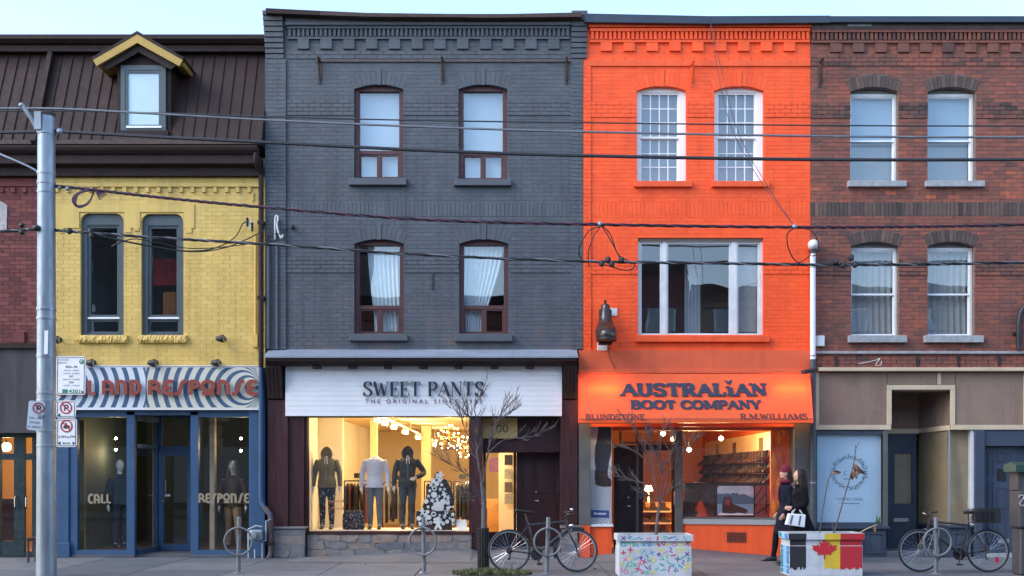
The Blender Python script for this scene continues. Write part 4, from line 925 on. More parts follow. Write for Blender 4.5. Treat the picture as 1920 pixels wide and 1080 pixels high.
# eaves, gutter, mansard slope
def eaves(b, x0, x1):
    part('eaves_frieze', MB().box(x0, x1, -.14, .1, PZ(333)-.0, PZ(318)), mans_t, b); part('eaves_soffit', MB().prismx([(.1,PZ(318)+.002),(-.14,PZ(318)+.002),(-.30,PZ(306,-.3)),(-.30,PZ(289,-.3)),(.1,PZ(289,-.3))], x0, x1), mans, b)
    part('gutter', MB().prismx([(-.20,PZ(288,-.3)+.002),(-.34,PZ(288,-.35)),(-.40,PZ(281,-.4)),(-.42,PZ(276,-.4)),(-.42,PZ(273,-.4)),(-.20,PZ(273,-.4))], x0, x1), mans_t, b)
S0, S1 = (-.22, PZ(268,-.22)), (.62, PZ(100,.62))     # foot and head of the slope (y, z)
def slope(b, x0, x1, cut=None):
    part('roof_core', MB().prismx([(-.20,S0[1]-.02),(S1[0]+.03,S1[1]),(1.4,S1[1]),(1.4,S0[1]-.02)], x0, x1), mans, b)
    w = .205; n = max(int((x1-x0)/w), 1); w = (x1-x0)/n; d = Vector((0,S1[0]-S0[0],S1[1]-S0[1])); L_ = d.length; d.normalize(); nn = Vector((0,-d.z,d.y))
    prof = [(0,0),(0,.028),(.012,.028),(.012,.006),(w-.002,.006),(w-.002,0)]
    vs = []; A = Vector((0,S0[0],S0[1]))
    for s in (0, L_): vs += [A+d*s+Vector((u,0,0))+nn*h for u, h in prof]
    k = len(prof); fs = [(i, (i+1)%k, k+(i+1)%k, k+i) for i in range(k)]+[tuple(range(k-1,-1,-1)), tuple(range(k,2*k))]
    me = MB().add(vs, fs).mesh('roof_panel', recalc=True)
    for i in range(n):
        o = obj('roof_panel', me, mans, b); f = OFF[b.name]; o.location = (x0+i*w-f[0], -f[1], -f[2])
    part('ridge_fascia', MB().box(x0, x1, S1[0]-.16, S1[0]+.3, S1[1]-.02, S1[1]+.10), mans_t, b); part('ridge_gutter', MB().prismx([(S1[0]-.10,S1[1]+.102),(S1[0]-.22,S1[1]+.11),(S1[0]-.30,S1[1]+.17),(S1[0]-.30,S1[1]+.25),(S1[0]-.10,S1[1]+.25)], x0, x1), mans_t, b)
    part('roof_membrane', MB().prismx([(S1[0]-.08,S1[1]+.10),(S1[0]-.08,S1[1]+.27),(3,S1[1]+.33),(3,S1[1]+.1)], x0, x1), black, b)
    part('foot_flashing', MB().prismx([(-.19,S0[1]-.06),(-.26,S0[1]-.03),(-.25,S0[1]+.05),(-.19,S0[1]+.05)], x0, x1), rust, b)
for b, x0, x1 in ((YB_, PX(72), PX(491)), (MR_, XM0, PX(72)-.004)): eaves(b, x0, x1); slope(b, x0, x1)
for b, x in ((MR_,66),(YB_,486)):                    # ribs that close the slope at the party walls
    X = PX(x,-.1); part('party_rib', MB().prismx([(-.26,S0[1]-.05),(-.32,S0[1]+.02),(S1[0]-.12,S1[1]+.09),(S1[0]+.2,S1[1]+.09),(-.0,S0[1]-.05)], X, X+.09), mans_t, b)
part('roof_vent', MB().sphere((PX(378,.9),1.0,S1[1]+.30), (.12,.12,.09)), black, YB_)
# dormer
def dormer(b):
    yf = -.12; k = lambda x: PX(x,yf); kz = lambda y: PZ(y,yf)
    body = MB(); body.box(k(220), k(320), yf, .9, kz(262), kz(118)); body.prism([(k(212),kz(118)+.001),(k(328),kz(118)+.001),(k(262),kz(84))], yf+.004, 1.0)
    dm = part('dormer', body, mans, b)
    ya = yf-.22; apex = (PX(257,ya), PZ(64,ya)); Lp = (PX(174,ya), PZ(112,ya)); Rp = (PX(342,ya), PZ(112,ya))
    for e, nm in ((Lp,'l'),(Rp,'r')):
        dx, dz = e[0]-apex[0], e[1]-apex[1]; l = math.hypot(dx,dz); nx, nz = dz/l, -dx/l
        if nz < 0: nx, nz = -nx, -nz
        t = .05; pl = [apex, e, (e[0]+nx*t,e[1]+nz*t), (apex[0],apex[1]+t*1.25)]
        part('dormer_roof', MB().prism(pl, ya, 1.15), mans_t, dm)
        t2 = .13; pl = [(apex[0],apex[1]-.002),(e[0],e[1]-.002),(e[0]-nx*t2,e[1]-nz*t2),(apex[0],apex[1]-t2*1.2)]
        part('barge_board', MB().prism(pl, ya+.004, ya+.05), gold, dm)
        t3 = .25; pl = [(apex[0],apex[1]-t2*1.2-.002),(e[0]-nx*t2+(-dx/l)*.08,e[1]-nz*t2+(-dz/l)*.08),(e[0]-nx*t3+(-dx/l)*.14,e[1]-nz*t3+(-dz/l)*.14),(apex[0],apex[1]-t3*1.2)]
        part('inner_barge_board', MB().prism(pl, ya+.08, ya+.13), mans_t, dm)
        pl = [(apex[0],apex[1]-t2*1.2-.004),(e[0]-nx*.004,e[1]-nz*.004),(e[0]-nx*.07,e[1]-nz*.07),(apex[0],apex[1]-t2*1.2-.06)]
        part('gable_soffit', MB().prism(pl, ya+.14, .9), gold, dm)
    fr = MB().frame(k(228), k(312), kz(246), kz(124), .08, yf-.05, yf-.001, wt=.09, wb=.06); w = part('dormer_window', fr, slate, dm)
    part('sash', MB().frame(k(236), k(304), kz(240), kz(133), .05, yf-.04, yf-.002), slate, w)
    part('window_bar', MB().box(k(239), k(305), yf-.075, yf-.051, kz(242), kz(238)), white_p, w)
    part('privacy_screen', MB().box(k(241), k(299), yf-.008, yf-.002, kz(236), kz(136)), M('frosted_screen', (.50,.60,.64), .6, .06, 3, .05), w); pane(k(241), k(299), kz(236), kz(136), yf-.018, WINGLASS, w)
    part('dormer_sill', MB().box(k(222), k(318), yf-.09, yf-.002, kz(256), kz(247)), mans_t, dm); part('apron_flashing', MB().box(k(215), k(322), yf-.13, yf-.095, kz(266), kz(259)), rust, dm)
dormer(YB_)
# maroon wall
backing(MR_, XM0, XY0-.002, PZ(648), PZ(333), 0, [], maroon_b); brickwork(MR_, XM0, XY0-.004, PZ(648), PZ(352), 0, [], maroon_b, singles=70, depth=.005)
part('frieze_course', MB().box(XM0, XY0-.004, -.03, 0, PZ(350), PZ(334)), maroon_b, MR_); pieces(MR_, 'dentil', [(PX(-232+i*21.2), PZ(361), .065, .09, -.035, 0) for i in range(15)], maroon_b)
part('plaster_patch', MB().prism([(PX(-70),PZ(432)),(PX(13),PZ(432)),(PX(14),PZ(385)),(PX(4),PZ(378)),(PX(-70),PZ(376))], -.02, 0), M('flaking_plaster', (.42,.38,.37), .9, .25, 12, .6, 60, dirt=.5, dcol=(.25,.18,.17)), MR_)
fas = M('weathered_grey_board', (.050,.046,.050), .8, .35, 3, .4, 50, stretch=(1,1,.1), dirt=.3, dcol=(.10,.09,.09))
part('fascia_board', MB().box(XM0, XY0-.004, -.10, .3, PZ(812), PZ(655)), fas, MR_); part('fascia_cap', MB().box(XM0, XY0-.004, -.16, .0, PZ(654.5), PZ(645)), mans_t, MR_)
part('wall_box', MB().box(PX(28), PX(48), -.06, -.006, PZ(643), PZ(622)), maroon_b, MR_)
def storefront_maroon(b):
    dg = M('dark_green_paint', (.012,.028,.032), .4, .2, 4, .1, 50)
    fr = MB()
    for a, c in ((-240,-225),(-130,-118),(-6,0),(26,45),(60,66),(92,97)): fr.box(PX(a,.1), PX(c,.1), .1, .2, 0, PZ(812))
    part('shopfront_frame', fr, dg, b)
    for a, c in ((-225,-130),(-118,-6),(0,26),(45,60),(66,92)): [part('transom_bar' if q0 < 1000 else 'kick_board', MB().box(PX(a,.1)+.001, PX(c,.1)-.001, .105, .195, PZ(q0) if q0 < 1045 else 0, PZ(q1)), dg, b) for q0, q1 in ((862,850),(1045,1035 if a > 40 else 1015),(820,811))]
    for a, c in ((-225,-130),(-118,-6),(0,26),(45,60),(66,92)): pane(PX(a,.1), PX(c,.1), .1, PZ(812), .15, SHOPGLASS, b)
    for x in (27, 48): part('handle', MB().tube([(PX(x+3,.1),.1,1.15),(PX(x+3,.1),.05,1.12),(PX(x+3,.1),.05,.95),(PX(x+3,.1),.1,.92)], .013, 8), chrome, b)
    amber = M('amber_room_wall', (.55,.30,.10), .8, .12, 2, 0); x0, x1 = XM0+.12, PX(94)
    part('shop_back_wall', MB().box(x0, x1, 4, 4.1, 0, 3), amber, b); part('shop_floor', MB().box(x0, x1, .3, 4, -.05, .04), oak, b); part('shop_ceiling', MB().box(x0, x1, .3, 4, 2.9, 3), amber, b)
    part('counter', MB().box(PX(-60,2), PX(26,2), 2, 2.5, .04, 1.05), wine, b)
storefront_maroon(MR_)
# blue shopfront
dkwall = M('dark_teal_room_wall', (.05,.075,.08), .8, .15, 2, 0); rfloor = M('brown_room_floor', (.10,.07,.05), .5, .2, 4)
def storefront_blue(b):
    part('lintel', MB().box(XY0+.002, PX(498)-.003, -.0, .3, PZ(778), PZ(690)-.002), blue_p, b)
    for a, c, y0 in ((103,130,-.03),(468,498,-.05)): part('pilaster', MB().box(PX(a), PX(c)-.003, y0, .3, 0, PZ(768)), blue_p, b, bevel=.006)
    part('pilaster_base', MB().box(PX(105), PX(133), -.07, -.032, 0, .28), blue_p, b, bevel=.01)
    for a, c in ((130,252),(357,482)):
        w = part('window', MB().frame(PX(a)+.002, PX(c)-.002, .05, PZ(772), .145, .0, .12, wt=.1, wb=.085), blue_p, b); pane(PX(a)+.14, PX(c)-.14, .13, PZ(776)-.06, .06, SHOPGLASS, w)
        part('threshold_stone', MB().box(PX(a)-.01, PX(c)+.01, -.03, .25, 0, .048), concrete, b, bevel=.006)
    Y = 1.2                                           # recessed door between splayed glass
    for (xa, ya, xb, yb) in ((252,.10,296,Y),(357,.10,362,Y)):
        A, C = Vector((PX(xa,ya),ya,0)), Vector((PX(xb,yb),yb,0)); zt = PZ(778)
        b_ = MB()
        for z0, z1 in ((.03,.14),(2.05,2.13),(zt-.1,zt)): b_.add([A+Vector((0,0,z0)),C+Vector((0,0,z0)),C+Vector((0,0,z1)),A+Vector((0,0,z1)),A+Vector((.05,.03,z0)),C+Vector((.05,.03,z0)),C+Vector((.05,.03,z1)),A+Vector((.05,.03,z1))], [(0,1,2,3),(3,2,6,7),(5,4,7,6),(0,4,5,1)])
        s_ = part('splayed_window', b_, blue_p, b); part('pane', MB().add([A+Vector((.02,0,.1)),C+Vector((.02,0,.1)),C+Vector((.02,0,zt)),A+Vector((.02,0,zt))], [(0,1,2,3)]), SHOPGLASS, s_)
    part('corner_post', MB().box(PX(289,Y), PX(296,Y), Y-.03, Y+.08, .03, 2.75), blue_p, b); part('bright_edge', MB().box(PX(287.5,Y), PX(288.8,Y), Y-.05, Y-.0, .05, 2.7), M('tan_edge', (.45,.33,.2), .6), b)
    dr = part('door', MB().frame(PX(297,Y), PX(360,Y), .04, PZ(844,Y), .10, Y, Y+.06, wt=.12, wb=.14), blue_p, b); pane(PX(306,Y), PX(352,Y), .17, PZ(853,Y), Y+.03, SHOPGLASS, dr)
    part('transom', MB().frame(PX(297,Y), PX(360,Y), PZ(844,Y)+.01, 2.75, .07, Y, Y+.06), blue_p, b); pane(PX(303,Y), PX(355,Y), PZ(838,Y), 2.7, Y+.03, SHOPGLASS, b)
    part('handle', MB().tube([(PX(304,Y),Y,1.02),(PX(304,Y),Y-.05,1.03),(PX(311,Y),Y-.05,1.03)], .012, 8), chrome, dr); part('pull_bar', MB().tube([(PX(312,Y),Y-.04,1.1),(PX(312,Y),Y-.04,1.45)], .010, 8), chrome, dr); part('open_plate', MB().box(PX(309,Y), PX(319,Y), Y-.01, Y-.001, 1.12, 1.16), white_p, dr)
    part('recess_floor', MB().box(PX(252), PX(358), .13, Y+.1, -.02, .035), concrete, b); part('recess_ceiling', MB().box(PX(252), PX(362), .12, Y+.1, 2.76, 2.82), blue_p, b)
    x0, x1 = XY0+.12, XY1-.1
    part('shop_back_wall', MB().box(x0, x1, 5, 5.1, 0, 3), dkwall, b); part('shop_floor', MB().box(x0, x1, .3, 5, -.05, .03), rfloor, b); part('shop_ceiling', MB().box(x0, x1, .3, 5, 2.95, 3.05), dkwall, b)
    part('shop_side_wall', MB().box(x0-.01, x0+.03, .31, 5, .03, 2.95), dkwall, b); part('shop_side_wall', MB().box(x1-.04, x1-.002, .31, 5, .03, 2.95), dkwall, b)
    part('inner_column', MB().box(PX(393,.8), PX(402,.8), .8, .95, .03, 2.95), M('tan_column', (.38,.29,.2), .7), b); part('display_screen', MB().box(PX(150,.9), PX(165,.9), .7, .8, .03, 2.6), M('olive_curtain', (.25,.2,.09), .8), b)
storefront_blue(YB_)
# gas meter on the blue pilaster
gm = thing('gas_meter', 'small grey gas meter with pipe loop on blue pilaster beside ring stand', 'gas meter', (PX(482,-.25),-.25,0))
Y = -.25; q = lambda x, y: (PX(x,Y), Y, PZ(y,Y))
part('meter_body', MB().box(PX(469,Y), PX(494,Y), Y-.08, Y+.08, PZ(1013,Y), PZ(993,Y)), galv, gm, bevel=.03, seg=2); part('regulator', MB().lathe([(.0,-.05),(.06,-.045),(.075,-.01),(.05,.02),(.0,.03)], (PX(478,Y),Y-.1,PZ(1003,Y)), 14, 'y'), galv, gm)
part('inlet_pipe', MB().tube([q(466,1050),q(466,992),q(480,986),q(492,988)], .018, 8), galv, gm); part('outlet_pipe', MB().tube([q(499,1000),q(499,977),q(507,975),(PX(507,Y),-.06,PZ(980,Y))], .02, 8).tube([q(499,977),q(499,1014),q(474,1014)], .018, 8), galv, gm); part('stand_pipe', MB().tube([q(492,1018),q(492,1056)], .018, 8), galv, gm); part('bollard_pipe', MB().tube([q(478,1030),q(478,1056)], .018, 8), galv, gm)
# ------------------------------------------------------------------ street across the road, seen mirrored in the windows
for i, (x0, x1, zt, c, nm) in enumerate(((-30,-6.5,12.4,fas,'dark grey'),(-6.4,.4,9.0,brown_b,'brown'),(.5,7.4,10.4,maroon_b,'red'),(7.5,30,9.4,taupe,'taupe'))):
    o = thing('opposite_building', f'{nm} brick house front across the street, mirrored in the upper windows', 'building', ((x0+x1)/2,-27,0))
    part('wall', MB().box(x0, x1, -32, -26, 0, zt, .5), c, o); part('cornice', MB().box(x0-.05, x1+.04, -26.002, -25.8, zt-.5, zt+.05), mans_t, o)
    n = max(3, int((x1-x0)/2.6))
    for k in range(n):
        for z in (4.3, 6.9, 9.3):
            if z+1.7 > zt-.5: continue
            xc = x0+(x1-x0)*(k+.5)/n; wnd = part('window', MB().frame(xc-.5, xc+.5, z, z+1.7, .09, -25.995, -25.93), white_p, o); part('pane', MB().box(xc-.41, xc+.41, -25.99, -25.96, z+.09, z+1.61), M('mirror_room', (.30,.36,.40), .3), wnd)
    part('shopfront', MB().box(x0+.4, x1-.4, -25.998, -25.9, .3, 2.7), sillstone, o)

# ------------------------------------------------------------------ shop signs and awning
lt = Sheet((0,0,0))
SG = thing('white_shop_sign', 'white boarded shop sign with dark serif letters SWEET PANTS', 'shop sign', (PX(794),-.1,PZ(780)))
ys = -.10; zA, zB = PZ(780,ys), PZ(686,ys); nb = 10
for i in range(nb):
    z0 = zA+(zB-zA)*i/nb; part('board', MB().box(PX(535,ys), PX(1053.5,ys), ys+random.uniform(-.002,.002), ys+.09, z0+.0015, z0+(zB-zA)/nb-.0015), white_p, SG)
navytxt = M('dark_navy_letter', (.018,.03,.055), .4, .1); purp = M('plum_letter', (.09,.03,.09), .5, .1)
s = Sheet((0,ys-.004,0), depth=.035); h = .52
def letter_parts(word, font, parent, mat, O, u, v, h, T, t, serif, st, width, track, depth):
    tot = sum(font[c][0] for c in word)+track*(len(word)-1); kx = width/tot; x = u-width/2
    for c in word:
        if c != ' ':
            s = Sheet(O, depth=depth); lettering(s, c, font, x, v, h, T, t, serif, st, width=font[c][0]*kx, align='L'); part('letter', s.mb, mat, parent)
        x += (font[c][0]+track)*kx
letter_parts('SWEET PANTS', ROMAN, SG, navytxt, (0,ys-.03,0), PX(794.5,ys), PZ(743.5,ys), .275, .165, .05, .10, .045, PX(908,ys)-PX(681,ys), .03, .02)
s = Sheet((0,ys-.012,0), depth=.008); s.text('THE ORIGINAL SINCE 1982', PX(794.5,ys), PZ(756.5,ys), .075, PX(905,ys)-PX(686,ys), bold=.012, spacing=1.75); part('tagline', s.mb, purp, SG, kind='stuff')
# op-art sign
m_, N, L, B, O = nodes('op_art_print'); pos = wpos(N); sep = N.new('ShaderNodeSeparateXYZ'); L.new(pos, sep.inputs[0])
ysg = -.10; xr_, xl_, zc_ = PX(487,ysg), PX(62,ysg), PZ(727,ysg); xm_ = PX(273,ysg)
def fam(x0, sgn):
    dx = mth(N,L,'MULTIPLY', mth(N,L,'SUBTRACT', x0, sep.outputs[0]), sgn); dz = mth(N,L,'SUBTRACT', sep.outputs[2], zc_)
    d2 = mth(N,L,'ADD', mth(N,L,'MULTIPLY',dx,dx), mth(N,L,'MULTIPLY',dz,dz)); dia = mth(N,L,'DIVIDE', d2, mth(N,L,'MAXIMUM',dx,.002))
    fr = mth(N,L,'FRACT', mth(N,L,'DIVIDE', dia, .192)); return mth(N,L,'MULTIPLY', mth(N,L,'LESS_THAN', fr, .45), mth(N,L,'LESS_THAN', dia, 9 if sgn < 0 else 2.17))
right = mth(N,L,'GREATER_THAN', sep.outputs[0], mth(N,L,'ADD', xm_, 0.0))
st = mth(N,L,'ADD', mth(N,L,'MULTIPLY', fam(xr_, 1), right), mth(N,L,'MULTIPLY', fam(xl_, -1), mth(N,L,'SUBTRACT', 1, right)))
edge = mth(N,L,'MULTIPLY', mth(N,L,'GREATER_THAN', sep.outputs[2], PZ(764,ysg)), mth(N,L,'LESS_THAN', sep.outputs[2], PZ(689,ysg)))
bgc = mixc(N,L, right, (.62,.66,.70), (.60,.58,.48)); nz = noise(N,L,pos,9,3)
cc = mixc(N,L, mth(N,L,'MULTIPLY', st, edge), bgc, (.035,.09,.17)); L.new(mixc(N,L, rng(N,L,nz,.4,.7,0,.12), cc, (.3,.3,.3)), B.inputs['Base Color']); B.inputs['Roughness'].default_value = .5
OS = thing('op_art_shop_sign', 'blue and white op-art striped shop sign with rust red letters', 'shop sign', (PX(290),-.1,PZ(768)))
part('sign_panel', MB().box(PX(95,ysg), PX(487,ysg), ysg, -.02, PZ(768,ysg), PZ(685.5,ysg)), m_, OS); part('sign_edge', MB().frame(PX(94.5,ysg), PX(487.5,ysg), PZ(768.5,ysg), PZ(685,ysg), .014, ysg-.012, ysg-.001), white_p, OS)
redl = M('rust_red_letter', (.25,.045,.028), .5, .15); s = Sheet((0,ysg-.05,0), depth=.04)
for word, a, c in (('CALL',103,183),('AND',192,267),('RESPONSE',278,482)):
    letter_parts(word, DECO, OS, redl, (0,ysg-.045,0), (PX(a,ysg)+PX(c,ysg))/2, PZ(743,ysg), .315, .215, .15, 0, 0, PX(c,ysg)-PX(a,ysg), .03, .03)
tanl = M('tan_window_letter', (.27,.215,.15), .6, .05)
s = Sheet((0,-.01,0), depth=.004); lettering(s, 'CALL', DECO, PX(165), PZ(945), .20, .2, .14, width=.44, align='L'); solo('window_lettering', s.mb, tanl, 'tan letters CALL stuck on the shop window beside the pole', 'lettering')
s = Sheet((0,-.01,0), depth=.004); lettering(s, 'RESPONSE', DECO, PX(372), PZ(944), .20, .2, .14, width=.95, align='L'); solo('window_lettering', s.mb, tanl, 'tan letters RESPONSE stuck on the right-hand blue shop window', 'lettering')
# orange awning, lit from inside
m_, N, L, B, O = nodes('awning_fabric'); pos = wpos(N); nzs = noise(N,L,pos,3,3)
ac = mixc(N,L, rng(N,L,nzs,.3,.7,0,1), (.86,.14,.035), (.92,.17,.05)); L.new(ac, B.inputs['Base Color']); B.inputs['Roughness'].default_value = .55
tl_ = N.new('ShaderNodeBsdfTranslucent'); L.new(ac, tl_.inputs[0]); mx = N.new('ShaderNodeMixShader'); mx.inputs[0].default_value = .35
L.new(B.outputs[0], mx.inputs[1]); L.new(tl_.outputs[0], mx.inputs[2]); L.new(mx.outputs[0], O.inputs[0]); awf = m_; MATS['awf'] = m_
AW = thing('shop_awning', 'bright orange shop awning lettered AUSTRALIAN BOOT COMPANY, glowing from inside', 'awning', (PX(1304),-.5,PZ(793)))
yt, yb_ = -.14, -.75; T0, T1 = PX(1084,yt), PX(1519,yt); B0, B1 = PX(1085.5,yb_), PX(1525,yb_); zt, zb = PZ(701,yt), PZ(786,yb_); zv = PZ(792.5,yb_)
mb = MB(); n = 12; vs = []
for j in range(n+1):
    t = j/n; sag = .025*math.sin(PI*t); y = yt+(yb_-yt)*t; z = zt+(zb-zt)*t-sag*.4
    vs += [(T0+(B0-T0)*t, y+sag*.5, z), (T1+(B1-T1)*t, y+sag*.5, z)]
mb.add(vs, [(2*j, 2*j+2, 2*j+3, 2*j+1) for j in range(n)], smooth=True); part('canopy', mb, awf, AW, sharp=180)
part('valance', MB().add([(B0,yb_,zv),(B1,yb_,zv),(B1,yb_,zb),(B0,yb_,zb)], [(0,1,2,3)]), awf, AW)
for X0, X1 in ((T0,B0),(T1,B1)): part('side_panel', MB().add([(X0,yt,zt),(X1,yb_,zb),(X1,yb_,zv),(X0,yt,zv)], [(0,1,2,3)]), awf, AW)
part('front_rail', MB().tube([(B0,yb_+.015,zb),(B1,yb_+.015,zb)], .014, 8), iron, AW); part('awning_soffit', MB().quad((B0,yb_+.01,zv+.012),(B1,yb_+.01,zv+.012),(T1,yt,zv+.012),(T0,yt,zv+.012)), orange_d, AW)
tube_m = emis('fluorescent_tube', (1,.75,.35), 2.5)
for xa, xb in ((1098,1165),(1440,1510)):
    part('tube_lamp', MB().tube([(PX(xa),-.20,PZ(738,-.2)),(PX(xb),-.20,PZ(738,-.2))], .018, 8), tube_m, AW)
    ld = bpy.data.lights.new('tube_light', 'AREA'); ld.shape = 'RECTANGLE'; ld.size = .55; ld.size_y = .12; ld.energy = 4; ld.color = (1,.72,.3); lo = bpy.data.objects.new('tube_light', ld); col.objects.link(lo); lo.parent = AW
    lo.location = Vector((PX((xa+xb)/2),-.24,PZ(738,-.2)))-AW.location; lo.rotation_euler = (math.radians(60),0,0)
d = Vector((0, yb_-yt, zb-zt)); Ln = d.length; V = -d.normalized(); O_ = Vector((0, yb_, zb))-Vector((0,0,0))
awl = M('dark_navy_print', (.02,.03,.055), .6, .12); awb = M('brown_print', (.12,.028,.02), .6, .12)
def on_awn(y): return (y-786)/(701-786)*Ln              # photograph row -> distance up the slope
s = Sheet(O_, (1,0,0), V, depth=.006)
U = lambda x, y: PX(x, yb_+(yt-yb_)*(786-y)/85)
lettering(s, 'AUSTRALiAN', ROMAN, U(1301,730), on_awn(744), Ln*.295, .30, .17, .19, .15, width=U(1438,732)-U(1165,732), track=.05)
lettering(s, 'BOOT', ROMAN, U(1183,760), on_awn(768), Ln*.20, .34, .17, .15, .15, width=U(1266,760)-U(1182,760), align='L', track=.06)
lettering(s, 'COMPANY', ROMAN, U(1277,760), on_awn(768), Ln*.20, .32, .16, .15, .15, width=U(1427,760)-U(1277,760), align='L', track=.05)
bu, bv = U(1366,716), on_awn(721); k_ = .012                       # small bird over the i
s.poly([(bu+a*k_, bv+c*k_) for a, c in ((-7,9),(-5,7),(-2,6.5),(0,5.5),(3,8),(6,8.5),(4,5),(3,1.5),(1,0),(1.6,-2),(.6,-2),(0,0),(-2.5,1),(-4,3.5),(-5.5,6.5))])
part('lettering', s.mb, awl, AW)
s = Sheet(O_, (1,0,0), V, depth=.006)
lettering(s, 'BLUNDSTONE', ROMAN, U(1098,782), on_awn(787.5), Ln*.125, .24, .11, .13, .09, width=U(1209,782)-U(1098,782), align='L', track=.05); part('brand_lettering', s.mb, awb, AW); s = Sheet(O_, (1,0,0), V, depth=.006)
lettering(s, 'R.M.WILLIAMS', ROMAN, U(1388,782), on_awn(786.5), Ln*.125, .24, .11, .12, .09, width=U(1514,782)-U(1388,782), align='L', track=.04)
part('brand_lettering', s.mb, awb, AW)
# lit number panel
PN = thing('house_number_panel', 'lit amber panel with house number 700 above the recessed entrance', 'sign', (PX(937,.3),.35,PZ(822,.3)))
part('panel', MB().box(PX(903,.3), PX(970,.3), .30, .36, PZ(822,.3), PZ(783,.3)), M('amber_panel', (.50,.36,.13), .6, .08), PN); s = Sheet((0,.30,0), depth=.004); s.text('700', PX(936,.3), PZ(811,.3), .155, .34); part('lettering', s.mb, M('grey_number', (.08,.06,.04), .6), PN)
# giant boot hung toe-first over the street
OR = thing('boot_sculpture', 'giant glossy dark brown boot mounted toe-first on the orange wall', 'sculpture', (PX(1136,-.3),-.3,PZ(640)))
dkb = M('dark_bronze_leather', (.035,.022,.018), .2, .35, 9, .15, 30, dirt=.5, dcol=(.09,.05,.03), dscale=7)
Xc, zb0 = PX(1136,-.35), PZ(640,-.35)
def boot_rings(prof): return [[(Xc+rx*math.cos(2*PI*k/24), cy+ry*math.sin(2*PI*k/24), zb0+z) for k in range(24)] for z, rx, ry, cy in prof]
up = part('upper', MB().rings(boot_rings(((.045,.185,.30,-.42),(.10,.20,.315,-.42),(.17,.20,.30,-.40),(.24,.185,.25,-.36),(.32,.155,.18,-.29),(.40,.13,.145,-.25),(.50,.108,.13,-.23),(.60,.092,.125,-.22),(.68,.080,.12,-.22),(.70,.06,.10,-.22)))), dkb, OR, sharp=70)
part('sole', MB().rings(boot_rings(((-.005,.17,.30,-.42),(.0,.19,.315,-.42),(.035,.19,.315,-.42),(.046,.18,.305,-.42)))), black, OR); part('heel', MB().box(Xc-.13, Xc+.13, -.30, -.13, zb0-.05, zb0-.004), black, OR, bevel=.015)
for s_ in (-1,1): part('elastic_side', MB().prismx([(-.30,zb0+.36),(-.19,zb0+.36),(-.17,zb0+.60),(-.27,zb0+.60)], Xc+s_*.10-.015, Xc+s_*.10+.015), black, up)
part('pull_tab', MB().box(Xc-.028, Xc+.02, -.26, -.24, zb0+.69, zb0+.78), black, OR, bevel=.006); part('wall_arm', MB().box(Xc-.03, Xc+.03, -.13, 0, zb0+.30, zb0+.38), iron, OR)
part('cord', MB().tube(spline([(PX(1139),-.2,PZ(640)),(PX(1140),-.1,PZ(660)),(PX(1146),-.07,PZ(678)),(PX(1153),-.07,PZ(692))],5), .007, 6), black, OR)
# floodlights above the op-art sign
def flood(name, x, y, label):
    t = thing(name, label, 'floodlight', (PX(x),0,PZ(y)), 'floodlights on the yellow wall', local=True)
    part('wall_plate', MB().lathe([(.05,-.02),(.05,0)], (0,0,0), 12, 'y'), iron, t); part('arm', MB().tube([(0,-.01,0),(.02,-.08,.01),(.03,-.13,-.01)], .015, 8), iron, t)
    part('lamp_head', MB().lathe([(.03,-.12),(.05,-.08),(.07,-.02),(.075,.02),(.06,.025)], (.02,-.16,-.02), 14, 'x'), iron, t); part('lens', MB().lathe([(.0,.026),(.055,.028)], (.02,-.16,-.02), 14, 'x'), galv, t)
for x, y, l in ((112,637,'dark floodlight on yellow wall just right of the pole'),(419,635,'dark floodlight alone high on the right of the yellow wall'),(176,680,'dark floodlight above the op-art sign beside the parking panel'),(292,680,'dark floodlight above the middle of the op-art sign'),(410,680,'dark floodlight above the right end of the op-art sign')): flood('floodlight', x, y, l)
# ------------------------------------------------------------------ lamps
def point(parent, p, e, c=(1,.72,.38), r=.05):
    ld = bpy.data.lights.new('lamp_light', 'POINT'); ld.energy = e; ld.color = c; ld.shadow_soft_size = r
    o = bpy.data.objects.new('lamp_light', ld); col.objects.link(o); o.parent = parent; o.location = p; return o
def ceil_at(b_z): return b_z
bulb_m = emis('warm_bulb', (1,.62,.25), 16); bulb_w = emis('warm_white_bulb', (1,.80,.48), 16); brass = M('brass', (.5,.32,.12), .3, .1, metal=.9)
# track with spot lamps in the clothing shop
TR = thing('ceiling_track', 'white ceiling track carrying a row of spot lamps in clothing shop', 'lamp track', (PX(703,1),1,2.72))
TA, TZ = P(700,785,.8)+Vector((0,0,.12)), P(820,837,9.5)+Vector((0,0,.12)); part('rail', MB().tube([TA,TZ], .022, 6), white_p, TR); [part('rail_hanger', MB().tube([TA.lerp(TZ,q_), TA.lerp(TZ,q_)*1+Vector((0,0,2.78-TA.lerp(TZ,q_).z))], .005, 5), white_p, TR) for q_ in (.1,.5,.95)]
for i, y in enumerate((1.0,1.8,2.8,4.2,6.0,8.6)):
    t = thing('track_spot_lamp', ('nearest' if i == 0 else 'second nearest' if i == 1 else 'third' if i == 2 else 'fourth' if i == 3 else 'fifth' if i == 4 else 'farthest')+' lit spot lamp on the ceiling track of the clothing shop', 'spot lamp', TA.lerp(TZ,(y-.8)/8.7)-Vector((0,0,.12)), 'track spot lamps', local=True)
    part('arm', MB().tube([(0,0,.115),(0,0,0)], .012, 6), white_p, t); hd = part('lamp_head', MB().lathe([(.03,-.09),(.055,-.05),(.06,.05)], (.04,0,0), 12, 'x'), white_p, t); part('lens', MB().lathe([(0,.051),(.052,.052)], (.04,0,0), 12, 'x'), bulb_w, hd)
    point(t, (.16,-.1,-.08), 15, (1,.70,.34), .06)
